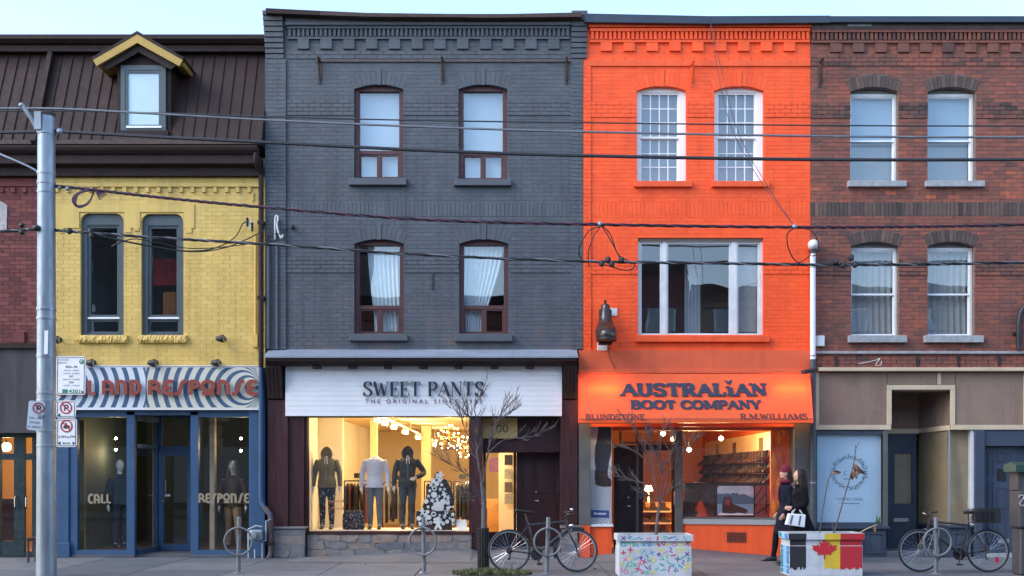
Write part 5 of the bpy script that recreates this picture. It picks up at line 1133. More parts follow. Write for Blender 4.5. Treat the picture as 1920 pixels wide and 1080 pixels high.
def sputnik(x, y, z, r, label):
    t = thing('sputnik_chandelier', label, 'chandelier', (x,y,z), 'bulb burst chandeliers', local=True); rd = MB(); bl = []
    random.seed(int(x*50)); part('hub', MB().sphere((0,0,0), .035), brass, t); part('stem', MB().tube([(0,0,.03),(0,0,2.775-z)], .006, 6), brass, t)
    n = 28
    for i in range(n):
        ph = math.acos(1-2*(i+.5)/n); th = i*2.39996; d = Vector((math.sin(ph)*math.cos(th), math.sin(ph)*math.sin(th), math.cos(ph)))
        q = d*r*random.uniform(.72,1); part('rod', MB().tube([d*.03, q], .003, 4), brass, t); part('bulb', MB().sphere(q, .0145, 8, 6), bulb_m, t)
    point(t, (0,0,-r-.1), 10, (1,.68,.32), .1); point(t, (0,-r-.08,.05), 8, (1,.68,.32), .1)
sputnik(PX(842,1.5), 1.5, PZ(820,1.5), .29, 'larger bulb burst chandelier in the clothing shop window'); sputnik(PX(876,2.6), 2.6, PZ(838,2.6), .28, 'smaller bulb burst chandelier half hidden behind the window post')
def pendant(name, p, top, label, e, group, r=.045, mat=None):
    t = thing(name, label, 'lamp', p, group, local=True); part('cord', MB().tube([(0,0,r),(0,0,top-p[2])], .005, 5), black, t); part('bulb', MB().sphere((0,0,0), r, 12, 8), mat or bulb_w, t); part('socket', MB().lathe([(.018,r*.8),(.018,r+.05),(.008,r+.06)], (0,0,0), 10), iron, t)
    point(t, (0,0,-r-.06), e, (1,.66,.3), .05)
for x, y, Y, e, l in ((1243,813,1.9,24,'bare glowing bulb hanging behind the transom over the boot shop door'),(1262,823,2.6,10,'dimmer bare bulb beside the transom corner over the boot shop door'),(1352,822,1.6,32,'brightest bare bulb hanging in the boot shop window'),(1292,843,1.9,34,'low hanging bulb near the left side of the boot shop window')): pendant('hanging_bulb', (PX(x,Y),Y,PZ(y,Y)), 3.0, l, e, 'bulbs in the boot shop')
for x, y, Y, l in ((217,822,1.4,'upper glowing bulb in the window lettered CALL'),(217,843,2.2,'lower glowing bulb in the window lettered CALL'),(452,822,1.4,'upper glowing bulb in the window lettered RESPONSE'),(452,845,2.2,'lower glowing bulb in the window lettered RESPONSE')): pendant('pendant_bulb', (PX(x,Y),Y,PZ(y,Y)), 2.95, l, 4.5, 'bulbs in the blue shop', .026)
for i, (x, y) in enumerate(((150,863),(163,865),(182,861),(152,877),(163,874),(174,874))): pendant('small_bulb', (PX(x,2.8),2.8,PZ(y,2.8)), 2.95, 'tiny white bulb in the cluster at the back of the window lettered CALL', .4, 'cluster of tiny bulbs', .022, emis('white_bulb', (.95,.95,.8), 9))
pendant('amber_lamp', (PX(12,2),2,PZ(838,2)), 2.9, 'amber lamp in the shop at the far left edge', 30, None, .09)
pendant('passage_lamp', (PX(925,3.6),3.6,2.35), 2.775, 'warm lamp in the passage behind the side light of entrance 700', 26, None, .05)

# ------------------------------------------------------------------ mannequins
skin_w = M('white_mannequin', (.68,.64,.58), .35, .04)
def body_lofts(mb, pad=0, legs=True, arms=None, torso=True, zlo=.86, zhi=1.50, feet=False, neck=True):
    prof = [(.84,.15,.105),(.90,.168,.118),(.97,.165,.115),(1.06,.138,.098),(1.16,.145,.105),(1.26,.165,.115),(1.34,.172,.108),(1.40,.14,.09),(1.435,.075,.065),(1.47,.052,.052),(1.53,.05,.05)]
    if torso:
        rs = []
        for z, rx, ry in prof:
            if zlo-.03 <= z <= zhi: rs.append([((rx+pad)*math.cos(2*PI*k/20), (ry+pad)*math.sin(2*PI*k/20), z) for k in range(20)])
        mb.rings(rs)
    if legs:
        for s in (-1,1):
            pts = [(s*.085,0,.92),(s*.088,-.01,.70),(s*.09,-.015,.50),(s*.092,.012,.34),(s*.095,.02,.07)]
            mb.tube(spline(pts,4), [r+pad for r in lerpr([.092,.076,.054,.056,.036],4)], 12)
    for pts in arms or []: mb.tube(spline(pts,4), [r+pad for r in lerpr([.056,.047,.040,.036,.027][:len(pts)],4)], 10)
    return mb
def lerpr(r, n):
    out = []
    for a, b in zip(r, r[1:]): out += [a+(b-a)*k/n for k in range(n)]
    return out+[r[-1]]
ARM = lambda s, b=0: [(s*.165,0,1.375),(s*.215,.01,1.25),(s*.25,.02,1.11),(s*.262,-.01,.98),(s*.268,-.03,.86)]
ARMHIP = lambda s: [(s*.165,0,1.375),(s*.25,.02,1.26),(s*.33,.05,1.13),(s*.27,-.05,1.07),(s*.17,-.11,1.03)]
def hand(mb, w, d, side, curl=.5, sc=1.0):
    """palm and five fingers at wrist w pointing along d"""
    w = Vector(w); d = Vector(d).normalized(); a = Vector((1,0,0)); a = (a-d*a.dot(d)); a = a.normalized() if a.length > .1 else Vector((0,1,0)); n = d.cross(a)
    a, n = n, a                                           # palm faces the thigh
    mb.tube([w-d*.02, w+d*.03*sc, w+d*.08*sc, w+d*.095*sc], [.024*sc,.032*sc,.036*sc,.02*sc], 8, flat=.5)
    for k, (o, l) in enumerate(((-.03,.06),(-.01,.072),(.011,.068),(.03,.052))):
        b = w+d*.085*sc+a*o*sc; m = b+d*l*.55*sc+n*side*-.01*curl; e = m+(d*(1-curl*.5)+n*side*-curl).normalized()*l*.5*sc
        mb.tube([b-d*.02, b, m, e], [.009*sc,.0095*sc,.0085*sc,.007*sc], 6)
    b = w+d*.03*sc-a*.03*sc; mb.tube([b, b-a*.02*sc+d*.025*sc, b-a*.022*sc+d*.06*sc], [.012*sc,.0105*sc,.008*sc], 6)
def shoe_mesh(name='shoe'):
    mb = MB(); rs = []
    for y, w, z0, h in ((.075,.02,.0,.05),(.065,.032,.0,.085),(.03,.036,.0,.10),(-.02,.038,0,.09),(-.08,.043,0,.065),(-.14,.042,0,.05),(-.175,.028,.003,.035),(-.19,.01,.01,.02)):
        rs.append([(w*math.cos(2*PI*k/12)*(1 if math.sin(2*PI*k/12) > 0 else 1.0), y, z0+max(h*(math.sin(2*PI*k/12)*.5+.5),0)) for k in range(12)])
    mb.rings(rs); return mb.mesh(name, recalc=True)
SHOE = shoe_mesh()
def mannequin(label, loc, top, pants, arms, hood=False, sc=1.0, rotz=0, head=False, hairc=None, socks=True, collar=None):
    t = thing('mannequin', label, 'mannequin', loc, local=True, rotz=rotz)
    mb = body_lofts(MB(), 0, True, arms)
    for i, a in enumerate(arms):
        d = Vector(a[-1])-Vector(a[-2]); hand(mb, a[-1], d, 1 if i else -1)
    if head: mb.sphere((0,-.015,1.64), (.075,.095,.115)); mb.sphere((0,-.105,1.625), (.014,.02,.022)); mb.tube([(0,0,1.47),(0,-.005,1.6)], .05, 10)
    for s in (-1,1): mb.tube([(s*.095,.02,.09),(s*.096,-.06,.03)], [.034,.03], 8)
    obj('body', remesh(mb, 'body', .011, 4), skin_w, t)
    if top is not None:
        mb = body_lofts(MB(), .017, False, [a[:5] for a in arms], zlo=.84, zhi=1.45)
        if hood:
            mb.sphere((0,.035,1.50), (.115,.095,.135)); mb.tube(spline([(-.085,-.06,1.42),(-.105,-.045,1.52),(-.06,-.03,1.61),(0,-.02,1.64),(.06,-.03,1.61),(.105,-.045,1.52),(.085,-.06,1.42)],4), .02, 8)
        else: mb.torus((0,0,1.455), .062, .014, 'z', 16, 6)
        g_ = obj('hoodie' if hood else 'sweatshirt', remesh(mb, 'top', .011, 6), top, t)
        part('waistband', MB().lathe([(.19,0),(.192,.05)], (0,0,0), 20), top, g_).scale = (1,.72,1); g_.children[0].location = (0,0,.835)
        if hood:
            part('zip', MB().tube([(0,-.128,.86),(0,-.118,1.06),(0,-.132,1.3),(0,-.105,1.42)], .005, 5), galv, g_)
            for s in (-1,1): part('drawstring', MB().tube([(s*.02,-.115,1.43),(s*.03,-.138,1.3)], .005, 5), white_p, g_)
    if pants is not None: obj('leggings', remesh(body_lofts(MB(), .010, True, None, True, .84, 1.0), 'legs', .012, 3), pants, t)
    for s in (-1,1):
        o = obj('shoe', SHOE, blackm, t); o.location = (s*.096,0,0)
        if socks: part('sock', MB().lathe([(.043,.085),(.044,.15)], (s*.095,.015,0), 12), white_p, t)
    t.scale = (sc,)*3; return t
def print_mat(name, base, spot, scale, thr=.56, rough=.8):
    m, N, L, B, O = nodes(name); pos = wpos(N); v = N.new('ShaderNodeTexVoronoi'); v.inputs['Scale'].default_value = scale; L.new(pos, v.inputs['Vector'])
    f = mth(N,L,'MULTIPLY', mth(N,L,'LESS_THAN', v.outputs['Distance'], thr), mth(N,L,'GREATER_THAN', noise(N,L,pos,scale*1.7,2), .47)); L.new(mixc(N,L,f,base,spot), B.inputs['Base Color']); B.inputs['Roughness'].default_value = rough; MATS[name] = m; return m
olive = M('olive_fleece', (.14,.115,.05), .9, .15, 9, .3, 200); lilac = M('pale_blue_fleece', (.52,.53,.60), .9, .08, 9, .3, 200); camo = print_mat('dark_camo_fleece', (.014,.016,.015), (.05,.045,.03), 14, .42)
leaf_p = print_mat('black_leaf_print', (.012,.012,.016), (.32,.31,.30), 15, .36); gmar = M('grey_marl', (.10,.11,.13), .9, .2, 40, .2, 200); chr_ = M('charcoal_jersey', (.035,.036,.042), .9, .15, 20, .2, 200)
zp = PZ(996)
mannequin('headless mannequin in olive hooded jacket and leaf print leggings', (PX(613,.75),.75,zp), olive, leaf_p, [ARM(-1),ARM(1)], True, .97)
mannequin('headless mannequin in pale blue sweatshirt and grey leggings', (PX(703,.75),.75,zp), lilac, gmar, [ARM(-1),ARM(1)], False, .97)
mannequin('headless mannequin in black hoodie with its hand on its hip', (PX(764,.85),.85,zp), camo, chr_, [ARM(-1),ARMHIP(1)], True, .98, rotz=.15)
mannequin('white headed mannequin in dark top in the window lettered CALL', (PX(224,.7),.7,.14), M('dark_teal_dress', (.012,.022,.028), .7, .15), M('dark_trousers', (.03,.032,.038), .8), [ARM(-1),ARM(1)], False, .97, rotz=.9, head=True)
bl = mannequin('mannequin with long fair hair in brown coat in the window lettered RESPONSE', (PX(437,1.1),1.1,.10), M('brown_suede', (.10,.055,.025), .85, .2), M('tan_stocking', (.42,.24,.11), .6), [ARM(-1),ARM(1)], False, .98, head=True)
hb = MB(); 
for i in range(26):
    a = PI*(i/25)*1.5-.25*PI; x, y = .085*math.cos(a), .075*math.sin(a)*1.0+.01
    hb.tube(spline([(x*.3,y*.3,1.755),(x*.9,y*.9,1.70),(x*1.15,y*1.1,1.58),(x*1.4,y*1.2,1.42),(x*1.5,y*1.3,1.25)],3), .02, 6)
part('hair', hb, M('fair_hair', (.22,.13,.06), .6, .3, 30), bl)
# garments on rails
def garment_mesh():
    mb = MB(); rs = []
    for z, hd, w in ((0,.04,.012),(-.03,.12,.02),(-.07,.20,.026),(-.3,.21,.028),(-.6,.22,.03),(-.82,.225,.026)):
        rs.append([(w*math.cos(2*PI*k/12)+.006*math.sin(k*2.1+z*9), hd*math.sin(2*PI*k/12), z) for k in range(12)])
    mb.rings(rs); return mb.mesh('garment', recalc=True)
GM = garment_mesh(); gcols = [M(f'garment_{i}', c, .9, .2, 20) for i, c in enumerate([(.02,.02,.023),(.03,.028,.03),(.05,.05,.055),(.02,.02,.03),(.09,.02,.02),(.16,.10,.04),(.05,.05,.03),(.30,.28,.26)])]
def rack(x0, x1, y, zt, label, glabel, pal):
    t = thing('clothes_rail', label, 'clothes rail', ((x0+x1)/2,y,.1)); part('rail', MB().tube([(x0-.05,y,zt),(x1+.05,y,zt)], .014, 8), blackm, t)
    for x in (x0-.05, x1+.05): part('post', MB().tube([(x,y,.1),(x,y,zt)], .014, 8), blackm, t); part('foot', MB().box(x-.02, x+.02, y-.25, y+.25, .1, .13), blackm, t)
    part('rail_sign', MB().box((x0+x1)/2-.08, (x0+x1)/2+.08, y-.01, y+.01, zt+.06, zt+.16), blackm, t); part('sign_stem', MB().tube([((x0+x1)/2,y,zt),((x0+x1)/2,y,zt+.06)], .006, 5), blackm, t)
    x = x0+.03
    while x < x1:
        me = GM.copy(); me.materials.clear(); me.materials.append(random.choice(pal)); o = obj('hanging_garment', me, None); o.location = (x,y,zt-.05); o.scale = (1,1,random.uniform(.85,1.05)); o.rotation_euler = (0,0,random.uniform(-.2,.2)); tag(o, glabel, 'garment', glabel)
        hk = part('hanger', MB().tube(spline([(0,-.15,-.03),(0,0,.02),(0,0,.04),(0,.012,.05),(0,0,.062)],3), .004, 5), chrome, o); x += random.uniform(.055,.075)
rack(PX(650,2.2), PX(692,2.2), 2.2, 1.42, 'clothes rail between the olive and the pale blue mannequins', 'dark garment on the rail between olive and pale blue mannequins', gcols[:5])
rack(PX(722,2.6), PX(762,2.6), 2.6, 1.38, 'clothes rail behind the black hooded mannequin', 'garment on the rail behind the black hooded mannequin', gcols)
rack(PX(800,4.2), PX(842,4.2), 4.2, 1.40, 'clothes rail behind the gingerbread display', 'garment on the rail behind the gingerbread display', gcols)
rack(PX(855,3.0), PX(880,3.0), 3.0, 1.40, 'clothes rail at the right end of the clothing shop window', 'dark garment on the rail at the right end of clothing shop window', gcols[:4])
# backpack
BP = thing('backpack', 'black flower print backpack on the display floor between two mannequins', 'backpack', (PX(663,.65),.65,zp), local=True); flor = print_mat('flower_print', (.012,.012,.02), (.42,.30,.26), 26, .34)
mb = MB(); rs = [[((.21*f)*abs(math.cos(a))**.6*(1 if math.cos(a) > 0 else -1), (.10*f)*abs(math.sin(a))**.7*(1 if math.sin(a) > 0 else -1), z) for a in [2*PI*k/24 for k in range(24)]] for z, f in ((0,.9),(.02,1),(.2,1.02),(.3,.98),(.35,.85),(.375,.6))]
mb.rings(rs); part('pack_body', mb, flor, BP); part('front_pocket', MB().box(-.15, .15, -.125, -.095, .03, .19), flor, BP, bevel=.025, seg=2); part('top_handle', MB().tube(spline([(-.05,0,.365),(-.04,0,.41),(.04,0,.41),(.05,0,.365)],4), .009, 6), blackm, BP)
# gingerbread display
GD = thing('gingerbread_display', 'stepped black display covered with white cookie shapes in the window', 'display', (PX(823,.45),.45,zp)); Yd = .45; q = lambda x, y: (PX(x,Yd), PZ(y,Yd))
part('upper_panel', MB().prism([q(*p) for p in ((790,957),(850,957),(852,935),(845,915),(838,900),(830,897),(828,885),(818,885),(816,897),(806,903),(806,925),(796,938))], Yd, Yd+.05), blackm, GD); part('lower_panel', MB().box(PX(781,Yd), PX(854,Yd), Yd-.06, Yd+.05, PZ(985,Yd), PZ(958,Yd)), blackm, GD); part('foot_box', MB().box(PX(786,Yd), PX(848,Yd), Yd-.05, Yd+.04, zp, PZ(985,Yd)-.002), wine, GD)
ck = M('white_cookie', (.66,.68,.70), .7, .08); circ = lambda r, n=16: [(r*math.cos(2*PI*k/n), r*math.sin(2*PI*k/n)) for k in range(n)]
def ginger(r):                                           # gingerbread figure outline
    h = [(.34*math.sin(a), .62+.36*-math.cos(a)) for a in [PI*.25+1.5*PI*k/10 for k in range(11)]][::-1]
    half = [(.20,.36),(.62,.32),(.78,.20),(.70,.04),(.30,.02),(.30,-.30),(.56,-.72),(.46,-.92),(.24,-.90),(.0,-.45)]
    pts = [(.0,1.0),(.22,.92),(.33,.72),(.28,.5)]+half; full = pts+[(-x,y) for x, y in pts[::-1][1:-1]]; return [(x*r,y*r) for x, y in full]
star = lambda r: [((r if k%2 == 0 else r*.45)*math.sin(PI*k/5), (r if k%2 == 0 else r*.45)*math.cos(PI*k/5)) for k in range(10)]
cmesh = [MB().prism(circ(.055), -.012, 0).mesh('cookie'), MB().prism(circ(.035), -.012, 0).mesh('cookie'), MB().prism(star(.05), -.012, 0).mesh('cookie'), MB().prism(ginger(.075), -.012, 0).mesh('cookie'), MB().torus((0,-.006,0), .035, .012, 'y', 16, 6).mesh('cookie'), MB().prism([(.06*a,.05*b) for a, b in ((-1,.9),(0,.25),(1,.9),(1,-.9),(0,-.25),(-1,-.9))], -.012, 0).mesh('cookie')]
random.seed(31); spots = []
def inside(x, y):
    if 959 < y < 983: return 784 < x < 851
    if y >= 957 or y < 890: return False
    t = (957-y)/70; return 793+t*22 < x < 849-t*24
for _ in range(4000):
    x, y = random.uniform(782,853), random.uniform(888,984); r = random.choice((4.2,5.2,6.5))
    if inside(x,y) and all((x-a)**2+(y-b)**2 > (r+c)**2*.62 for a, b, c in spots): spots.append((x,y,r))
for x, y, r in spots:
    o = obj('cookie', random.choice(cmesh[:1]*2+cmesh), ck, GD); f = OFF[GD.name]; o.location = (PX(x,Yd)-f[0], (Yd-.062 if y > 958 else Yd-.002)-f[1], PZ(y,Yd)-f[2]); o.scale = (r/6.2,1,r/6.2); o.rotation_euler = (0,random.uniform(-.5,.5),0)
for x, y, r, m_i in ((822,981,.13,1),(823,950,.10,0),(826,892,.09,1)):
    part('large_cookie', MB().prism([(PX(x,Yd)+a, PZ(y,Yd)+b) for a, b in (ginger(r) if m_i else circ(r))], Yd-.10 if y > 960 else Yd-.03, Yd-.065 if y > 960 else Yd-.015), ck, GD)
solo('notice_card', MB().add([(PX(857,.4),.38,zp),(PX(876,.4),.38,zp),(PX(874,.4),.45,zp+.2),(PX(855,.4),.45,zp+.2),(PX(857,.4),.39,zp),(PX(876,.4),.39,zp),(PX(874,.4),.46,zp+.2),(PX(855,.4),.46,zp+.2)], [(0,1,2,3),(5,4,7,6),(0,4,5,1),(3,2,6,7),(0,3,7,4),(1,5,6,2)]), white_p, 'small white notice card standing at the right end of window display', 'card')
s = Sheet((0,.135,0), depth=.003); s.text('good', PX(628), PZ(942), .055, .28); s.text('good', PX(628), PZ(956), .055, .28); solo('window_lettering', s.mb, M('faint_red_letter', (.35,.10,.07), .6), 'faint red lettering low on the clothing shop window', 'lettering')
for i, (x, y, c) in enumerate(((953,862,(.02,.018,.02)),(953,888,(.3,.3,.32)),(953,913,(.10,.08,.08)),(953,935,(.3,.3,.3)))):
    Y = 2.9; solo('framed_picture', MB().box(PX(x-7,Y), PX(x+8,Y), Y, Y+.03, PZ(y+10,Y), PZ(y-9,Y)), M(f'picture_{i}', c, .5, .4, 18), ['topmost black framed picture','second framed picture','third dark framed picture','lowest framed picture'][i]+' on the wall behind the side light', 'picture', 'pictures behind the side light')
solo('display_garment', MB().prism([(PX(a,3.4),PZ(b,3.4)) for a, b in ((918,885),(936,885),(937,862),(931,858),(923,858),(917,862))], 3.4, 3.46), M('purple_cloth', (.12,.05,.14), .9, .3, 12), 'purple top displayed behind the side light of entrance 700', 'garment')
solo('wooden_barrel', MB().lathe([(.22,.1),(.26,.4),(.26,.7),(.22,1.0)], (PX(928,4.4),4.4,0), 20), oak, 'brown wooden barrel behind the side light of entrance 700', 'barrel')
# ------------------------------------------------------------------ boot shop goods
def boot_mesh():
    pl = [(-.13,0),(.13,0),(.155,.02),(.15,.055),(.09,.085),(.03,.12),(.02,.24),(-.10,.25),(-.105,.10),(-.135,.04)]
    return MB().prism(pl, -.045, .045).mesh('boot', bevel=.014, seg=2)
BM_ = [M(f'boot_leather_{i}', c, .6, .3, 20) for i, c in enumerate([(.022,.012,.008),(.012,.010,.009),(.045,.02,.008),(.028,.015,.010),(.06,.018,.012)])]; bmesh_ = [boot_mesh() for _ in BM_]
xw = PX(1489)-.10
for r_, z in enumerate((1.36,1.58,1.80)):
    SHF = solo('boot_shelf', MB().box(xw-.24, xw+.02, 1.0, 9.0, z-.014, z), wine, ['lowest','middle','highest'][r_]+' wooden boot shelf along the corrugated shop wall', 'shelf')
    for k in range(26):
        i = random.randrange(5); me = bmesh_[i]; y = 1.1+k*.30; o = obj('boot', me, BM_[i]); o.location = (xw-.11, y, z+.001); o.rotation_euler = (0,0,PI+random.uniform(-.3,.3)); tag(o, ['boot on the lowest shelf of the corrugated wall','boot on the middle shelf of the corrugated wall','boot on the highest shelf of the corrugated wall'][r_], 'boot', 'boots on the corrugated wall')
for x, y, w, h_, Y, l in ((1349,843,8,20,7.2,'pale framed notice on the corrugated wall, farthest in'),(1375,840,8,21,5,'brown framed picture in the middle of the corrugated wall'),(1432,832,12,24,2.2,'nearest framed picture on the corrugated wall')):
    z0, z1 = PZ(y+h_/2,Y), PZ(y-h_/2,Y); solo('framed_notice', MB().box(xw+.01, xw+.03, Y, Y+.4, z0, z1), M('notice_'+str(x), (.4,.33,.2) if x == 1349 else (.16,.12,.08), .6, .3, 14), l, 'picture')
# board and posters behind the lower half of the window
yb2 = .52; bk = M('black_board', (.018,.016,.016), .6, .2)
DBK = thing('display_board', 'dark framed half-height board behind the boot shop window', 'display board', (PX(1385,yb2),yb2+.35,.7)); zt_ = PZ(905,.7)
part('top_rail', MB().box(PX(1284,.8), PX(1484,.8)-.02, .80, .84, zt_-.05, zt_), bk, DBK); part('back_board', MB().box(PX(1284,.8), PX(1484,.8)-.02, .85, .87, .7, zt_-.052), M('autumn_print', (.06,.04,.025), .7, .6, 14, 0, dirt=.8, dcol=(.22,.04,.02), dscale=8), DBK)
mt_, N, L, B, O = nodes('mountain_lake_print'); pos = wpos(N); sp_ = N.new('ShaderNodeSeparateXYZ'); L.new(pos, sp_.inputs[0]); Yp = .74; z0p, z1p = PZ(966,Yp), PZ(911,Yp)
hgt = mth(N,L,'DIVIDE', mth(N,L,'SUBTRACT', sp_.outputs[2], z0p), z1p-z0p); rid = mth(N,L,'ADD', .45, mth(N,L,'MULTIPLY', noise(N,L,pos,5,4), .45)); mtn = mth(N,L,'LESS_THAN', hgt, rid); lake = mth(N,L,'LESS_THAN', hgt, .38)
c0 = mixc(N,L, mtn, mixc(N,L, rng(N,L,noise(N,L,pos,9,3),.4,.7,0,1), (.40,.50,.60), (.62,.68,.72)), (.10,.15,.22)); L.new(mixc(N,L, lake, c0, (.24,.38,.50)), B.inputs['Base Color']); B.inputs['Roughness'].default_value = .35; MATS['lake'] = mt_
PO = thing('boot_poster', 'blue mountain lake poster with a brown boot, in the window', 'poster', (PX(1379,Yp),Yp,z0p)); x0, x1 = PX(1345,Yp), PX(1413,Yp); r = .05
rp = [(x0+r-r*math.sin(a), z0p+r-r*math.cos(a)) for a in [PI/2*k/4 for k in range(5)]][::-1]; 
rp = [(cx+r*math.cos(a), cz+r*math.sin(a)) for cx, cz, a0 in ((x1-r,z0p+r,-PI/2),(x1-r,z1p-r,0),(x0+r,z1p-r,PI/2),(x0+r,z0p+r,PI)) for a in [a0+PI/2*k/4 for k in range(5)]]
part('print', MB().prism(rp, Yp, Yp+.02), mt_, PO); k = lambda x, y: (PX(x,Yp), PZ(y,Yp)); s = Sheet((0,Yp,0), depth=.003)
s.poly([k(*p) for p in ((1354,962),(1354,950),(1356,935),(1358,931),(1372,932),(1373,944),(1382,948),(1396,953),(1402,957),(1400,962))]); part('printed_boot', s.mb, M('brown_boot_print', (.07,.035,.025), .4, .3, 20), PO); s = Sheet((0,Yp-.001,0), depth=.004); s.poly([k(*p) for p in ((1360,948),(1361,936),(1368,936),(1368,948))]); part('printed_patch', s.mb, M('red_print', (.35,.04,.03), .4), PO)
s = Sheet((0,Yp,0), depth=.003); s.poly([k(*p) for p in ((1345,966),(1413,966),(1412,963),(1396,964),(1384,961),(1370,964),(1350,961))]); part('printed_snow', s.mb, white_p, PO)
B2 = thing('brick_stair_poster', 'poster of a red brick wall with fire stairs at window right', 'poster', (PX(1440,Yp),Yp,z0p)); part('print', MB().box(PX(1416,Yp), PX(1458,Yp), Yp+.01, Yp+.03, z0p-.04, z1p), M('brick_print', (.22,.07,.05), .5, .25, 30), B2); s = Sheet((0,Yp+.01,0), depth=.003)
for a, c in (((1416,950),(1436,925)),((1418,964),(1458,935)),((1437,964),(1437,911)),((1416,934),(1430,912))): s.stroke([k(*a), k(*c)], .025)
part('printed_stair', s.mb, blackm, B2)
solo('red_cone_display', MB().lathe([(.16,.0),(.10,.16),(.03,.30),(.0,.31)], (PX(1313,.75),.75,.74), 16), M('red_felt', (.35,.05,.02), .9), 'red felt cone standing low in the left of the boot shop window', 'decoration'); solo('boot_on_sill', MB().prism([(PX(1293,.7)+a*1.2, .74+b*1.3) for a, b in [(-.13,0),(.13,0),(.155,.02),(.15,.055),(.09,.085),(.03,.12),(.02,.24),(-.10,.25),(-.105,.10),(-.135,.04)]], .64, .74), BM_[1], 'dark boot standing at the left end of the boot shop window', 'boot', bevel=.014, seg=2)
# tall boot poster on the left
ps = thing('tall_boot_poster', 'tall poster of a leg in dark trousers and boot on gravel', 'poster', (PX(1127,.1),.1,PZ(984,.1))); Yq = .10; k = lambda x, y: (PX(x,Yq), PZ(y,Yq))
pg, N, L, B, O = nodes('gravel_print'); pos = wpos(N); sp_ = N.new('ShaderNodeSeparateXYZ'); L.new(pos, sp_.inputs[0]); grv = mth(N,L,'LESS_THAN', sp_.outputs[2], PZ(880,Yq)); nzg = noise(N,L,pos,60,2,.7)
L.new(mixc(N,L, grv, mixc(N,L,rng(N,L,noise(N,L,pos,4,2),.3,.7,0,1),(.38,.42,.45),(.55,.58,.60)), mixc(N,L,rng(N,L,nzg,.42,.58,0,1),(.10,.11,.13),(.62,.64,.66))), B.inputs['Base Color']); B.inputs['Roughness'].default_value = .4; MATS['grv'] = pg
part('print', MB().box(*[PX(1107.5,Yq), PX(1147,Yq)], Yq, Yq+.03, PZ(984,Yq), PZ(799,Yq)), pg, ps); s = Sheet((0,Yq,0), depth=.003); s.poly([k(*p) for p in ((1122,799),(1146,799),(1146,845),(1141,870),(1140,882),(1117,882),(1115,862),(1116,838),(1120,820))]); part('printed_trousers', s.mb, M('navy_trouser_print', (.03,.036,.05), .5, .25, 12), ps)
s = Sheet((0,Yq,0), depth=.0035); s.poly([k(*p) for p in ((1116,882),(1139,882),(1140,893),(1146,900),(1146,912),(1130,913),(1117,909),(1115,896))]); part('printed_boot', s.mb, BM_[3], ps)
s = Sheet((0,Yq-.001,0), depth=.004); s.poly([k(*p) for p in ((1108,956),(1142,957),(1142,971),(1108,970))]); part('brand_panel', s.mb, M('blue_brand_panel', (.03,.06,.20), .4), ps); s = Sheet((0,Yq-.006,0), depth=.003); s.text('Blundstone', PX(1125,Yq), PZ(965,Yq), .05, .23, bold=.02); part('lettering', s.mb, white_p, ps)
# goods behind the boot shop door
SD = thing('shoe_counter', 'wooden display counter with boots seen through the boot shop door', 'counter', (PX(1225,3),3,.05)); part('counter_body', MB().box(PX(1203,3), PX(1262,3), 3, 3.5, .05, .95), oak, SD)
for i in range(3): part('shelf', MB().box(PX(1203,3), PX(1262,3), 2.75, 2.999, .25+.25*i, .28+.25*i), pine, SD)
for i in range(9):
    j = random.randrange(5); o = obj('boot', bmesh_[j], BM_[j]); o.location = (PX(1208+(i%3)*19,2.86), 2.86, .281+.25*(i//3)); o.scale = (.8,.8,.8); tag(o, 'small boot on the counter shelves seen through the shop door', 'boot', 'boots seen through the door')
solo('desk_lamp_shade', MB().lathe([(.06,.12),(.10,.0),(.015,-.02),(.015,-.25),(.07,-.27)], (PX(1216,3.2),3.2,1.2), 16), emis('shade_glow', (1,.7,.35), 1.6), 'small glowing table lamp on the counter behind the shop door', 'lamp')
# ------------------------------------------------------------------ curtains and blinds upstairs
sheer = M('sheer_white_cloth', (.60,.66,.68), .9, .08, 6, .1, 80); blind_b = M('blue_roller_blind', (.26,.36,.45), .8, .06, 2, .05); blind_w = M('white_roller_blind', (.40,.50,.57), .8, .06, 2, .05); blind_g = M('grey_blind', (.30,.33,.36), .7, .06, 3, 0); cur_b = M('beige_curtain', (.30,.30,.30), .9, .1, 6, .1)
h1, h2, h3, h4 = gh
blind(h1.x0+.05, h1.x1-.05, h1.z0+.05, h1.z1-.04, .25, blind_w, 'white blind in the upper left window of the grey building'); blind(h2.x0+.05, h2.x1-.05, h2.z0+.05, h2.z1-.04, .25, blind_w, 'white blind in the upper right window of the grey building')
curtain(h3.x0+.22, h3.x1-.04, h3.z0+.02, h3.z1, .27, sheer, 'white curtain swept right in the lower left window of grey building', 8, .025, (h3.x0+.35, h3.x1)); curtain(h4.x0+.05, h4.x1-.10, h4.z0+.02, h4.z1, .27, sheer, 'white curtain swept left in the lower right window of grey building', 9, .025, (h4.x0+.02, h4.x0+.45))
for i, h in enumerate(oh): blind(h.x0+.05, h.x1-.05, h.z0+.03, h.z1, .27, blind_g, ['left','right'][i]+' grey slatted blind behind white glazing bars of orange building', .05)
blind(PX(1386), PX(1424), PZ(620), PZ(452), .24, cur_b, 'beige blind in the right light of the triple window', 0)
curtain(PX(1302), PX(1334), PZ(624), PZ(470), 1.2, sheer, 'pale curtain deep behind the triple window', 5, .02)
b1, b2, b3, b4, b5, b6 = bh_
for h, l in ((b1,'left'),(b2,'right'),(b5,'third')): blind(h.x0+.03, h.x1-.03, h.z0+(h.z1-h.z0)*.47, h.z1-.03, .25, blind_b, l+' pale blue roller blind in the top storey of the brown building'); blind(h.x0+.03, h.x1-.03, h.z0+.03, h.z0+(h.z1-h.z0)*.46, .29, blind_g, l+' grey lower blind in the top storey of the brown building', .05)
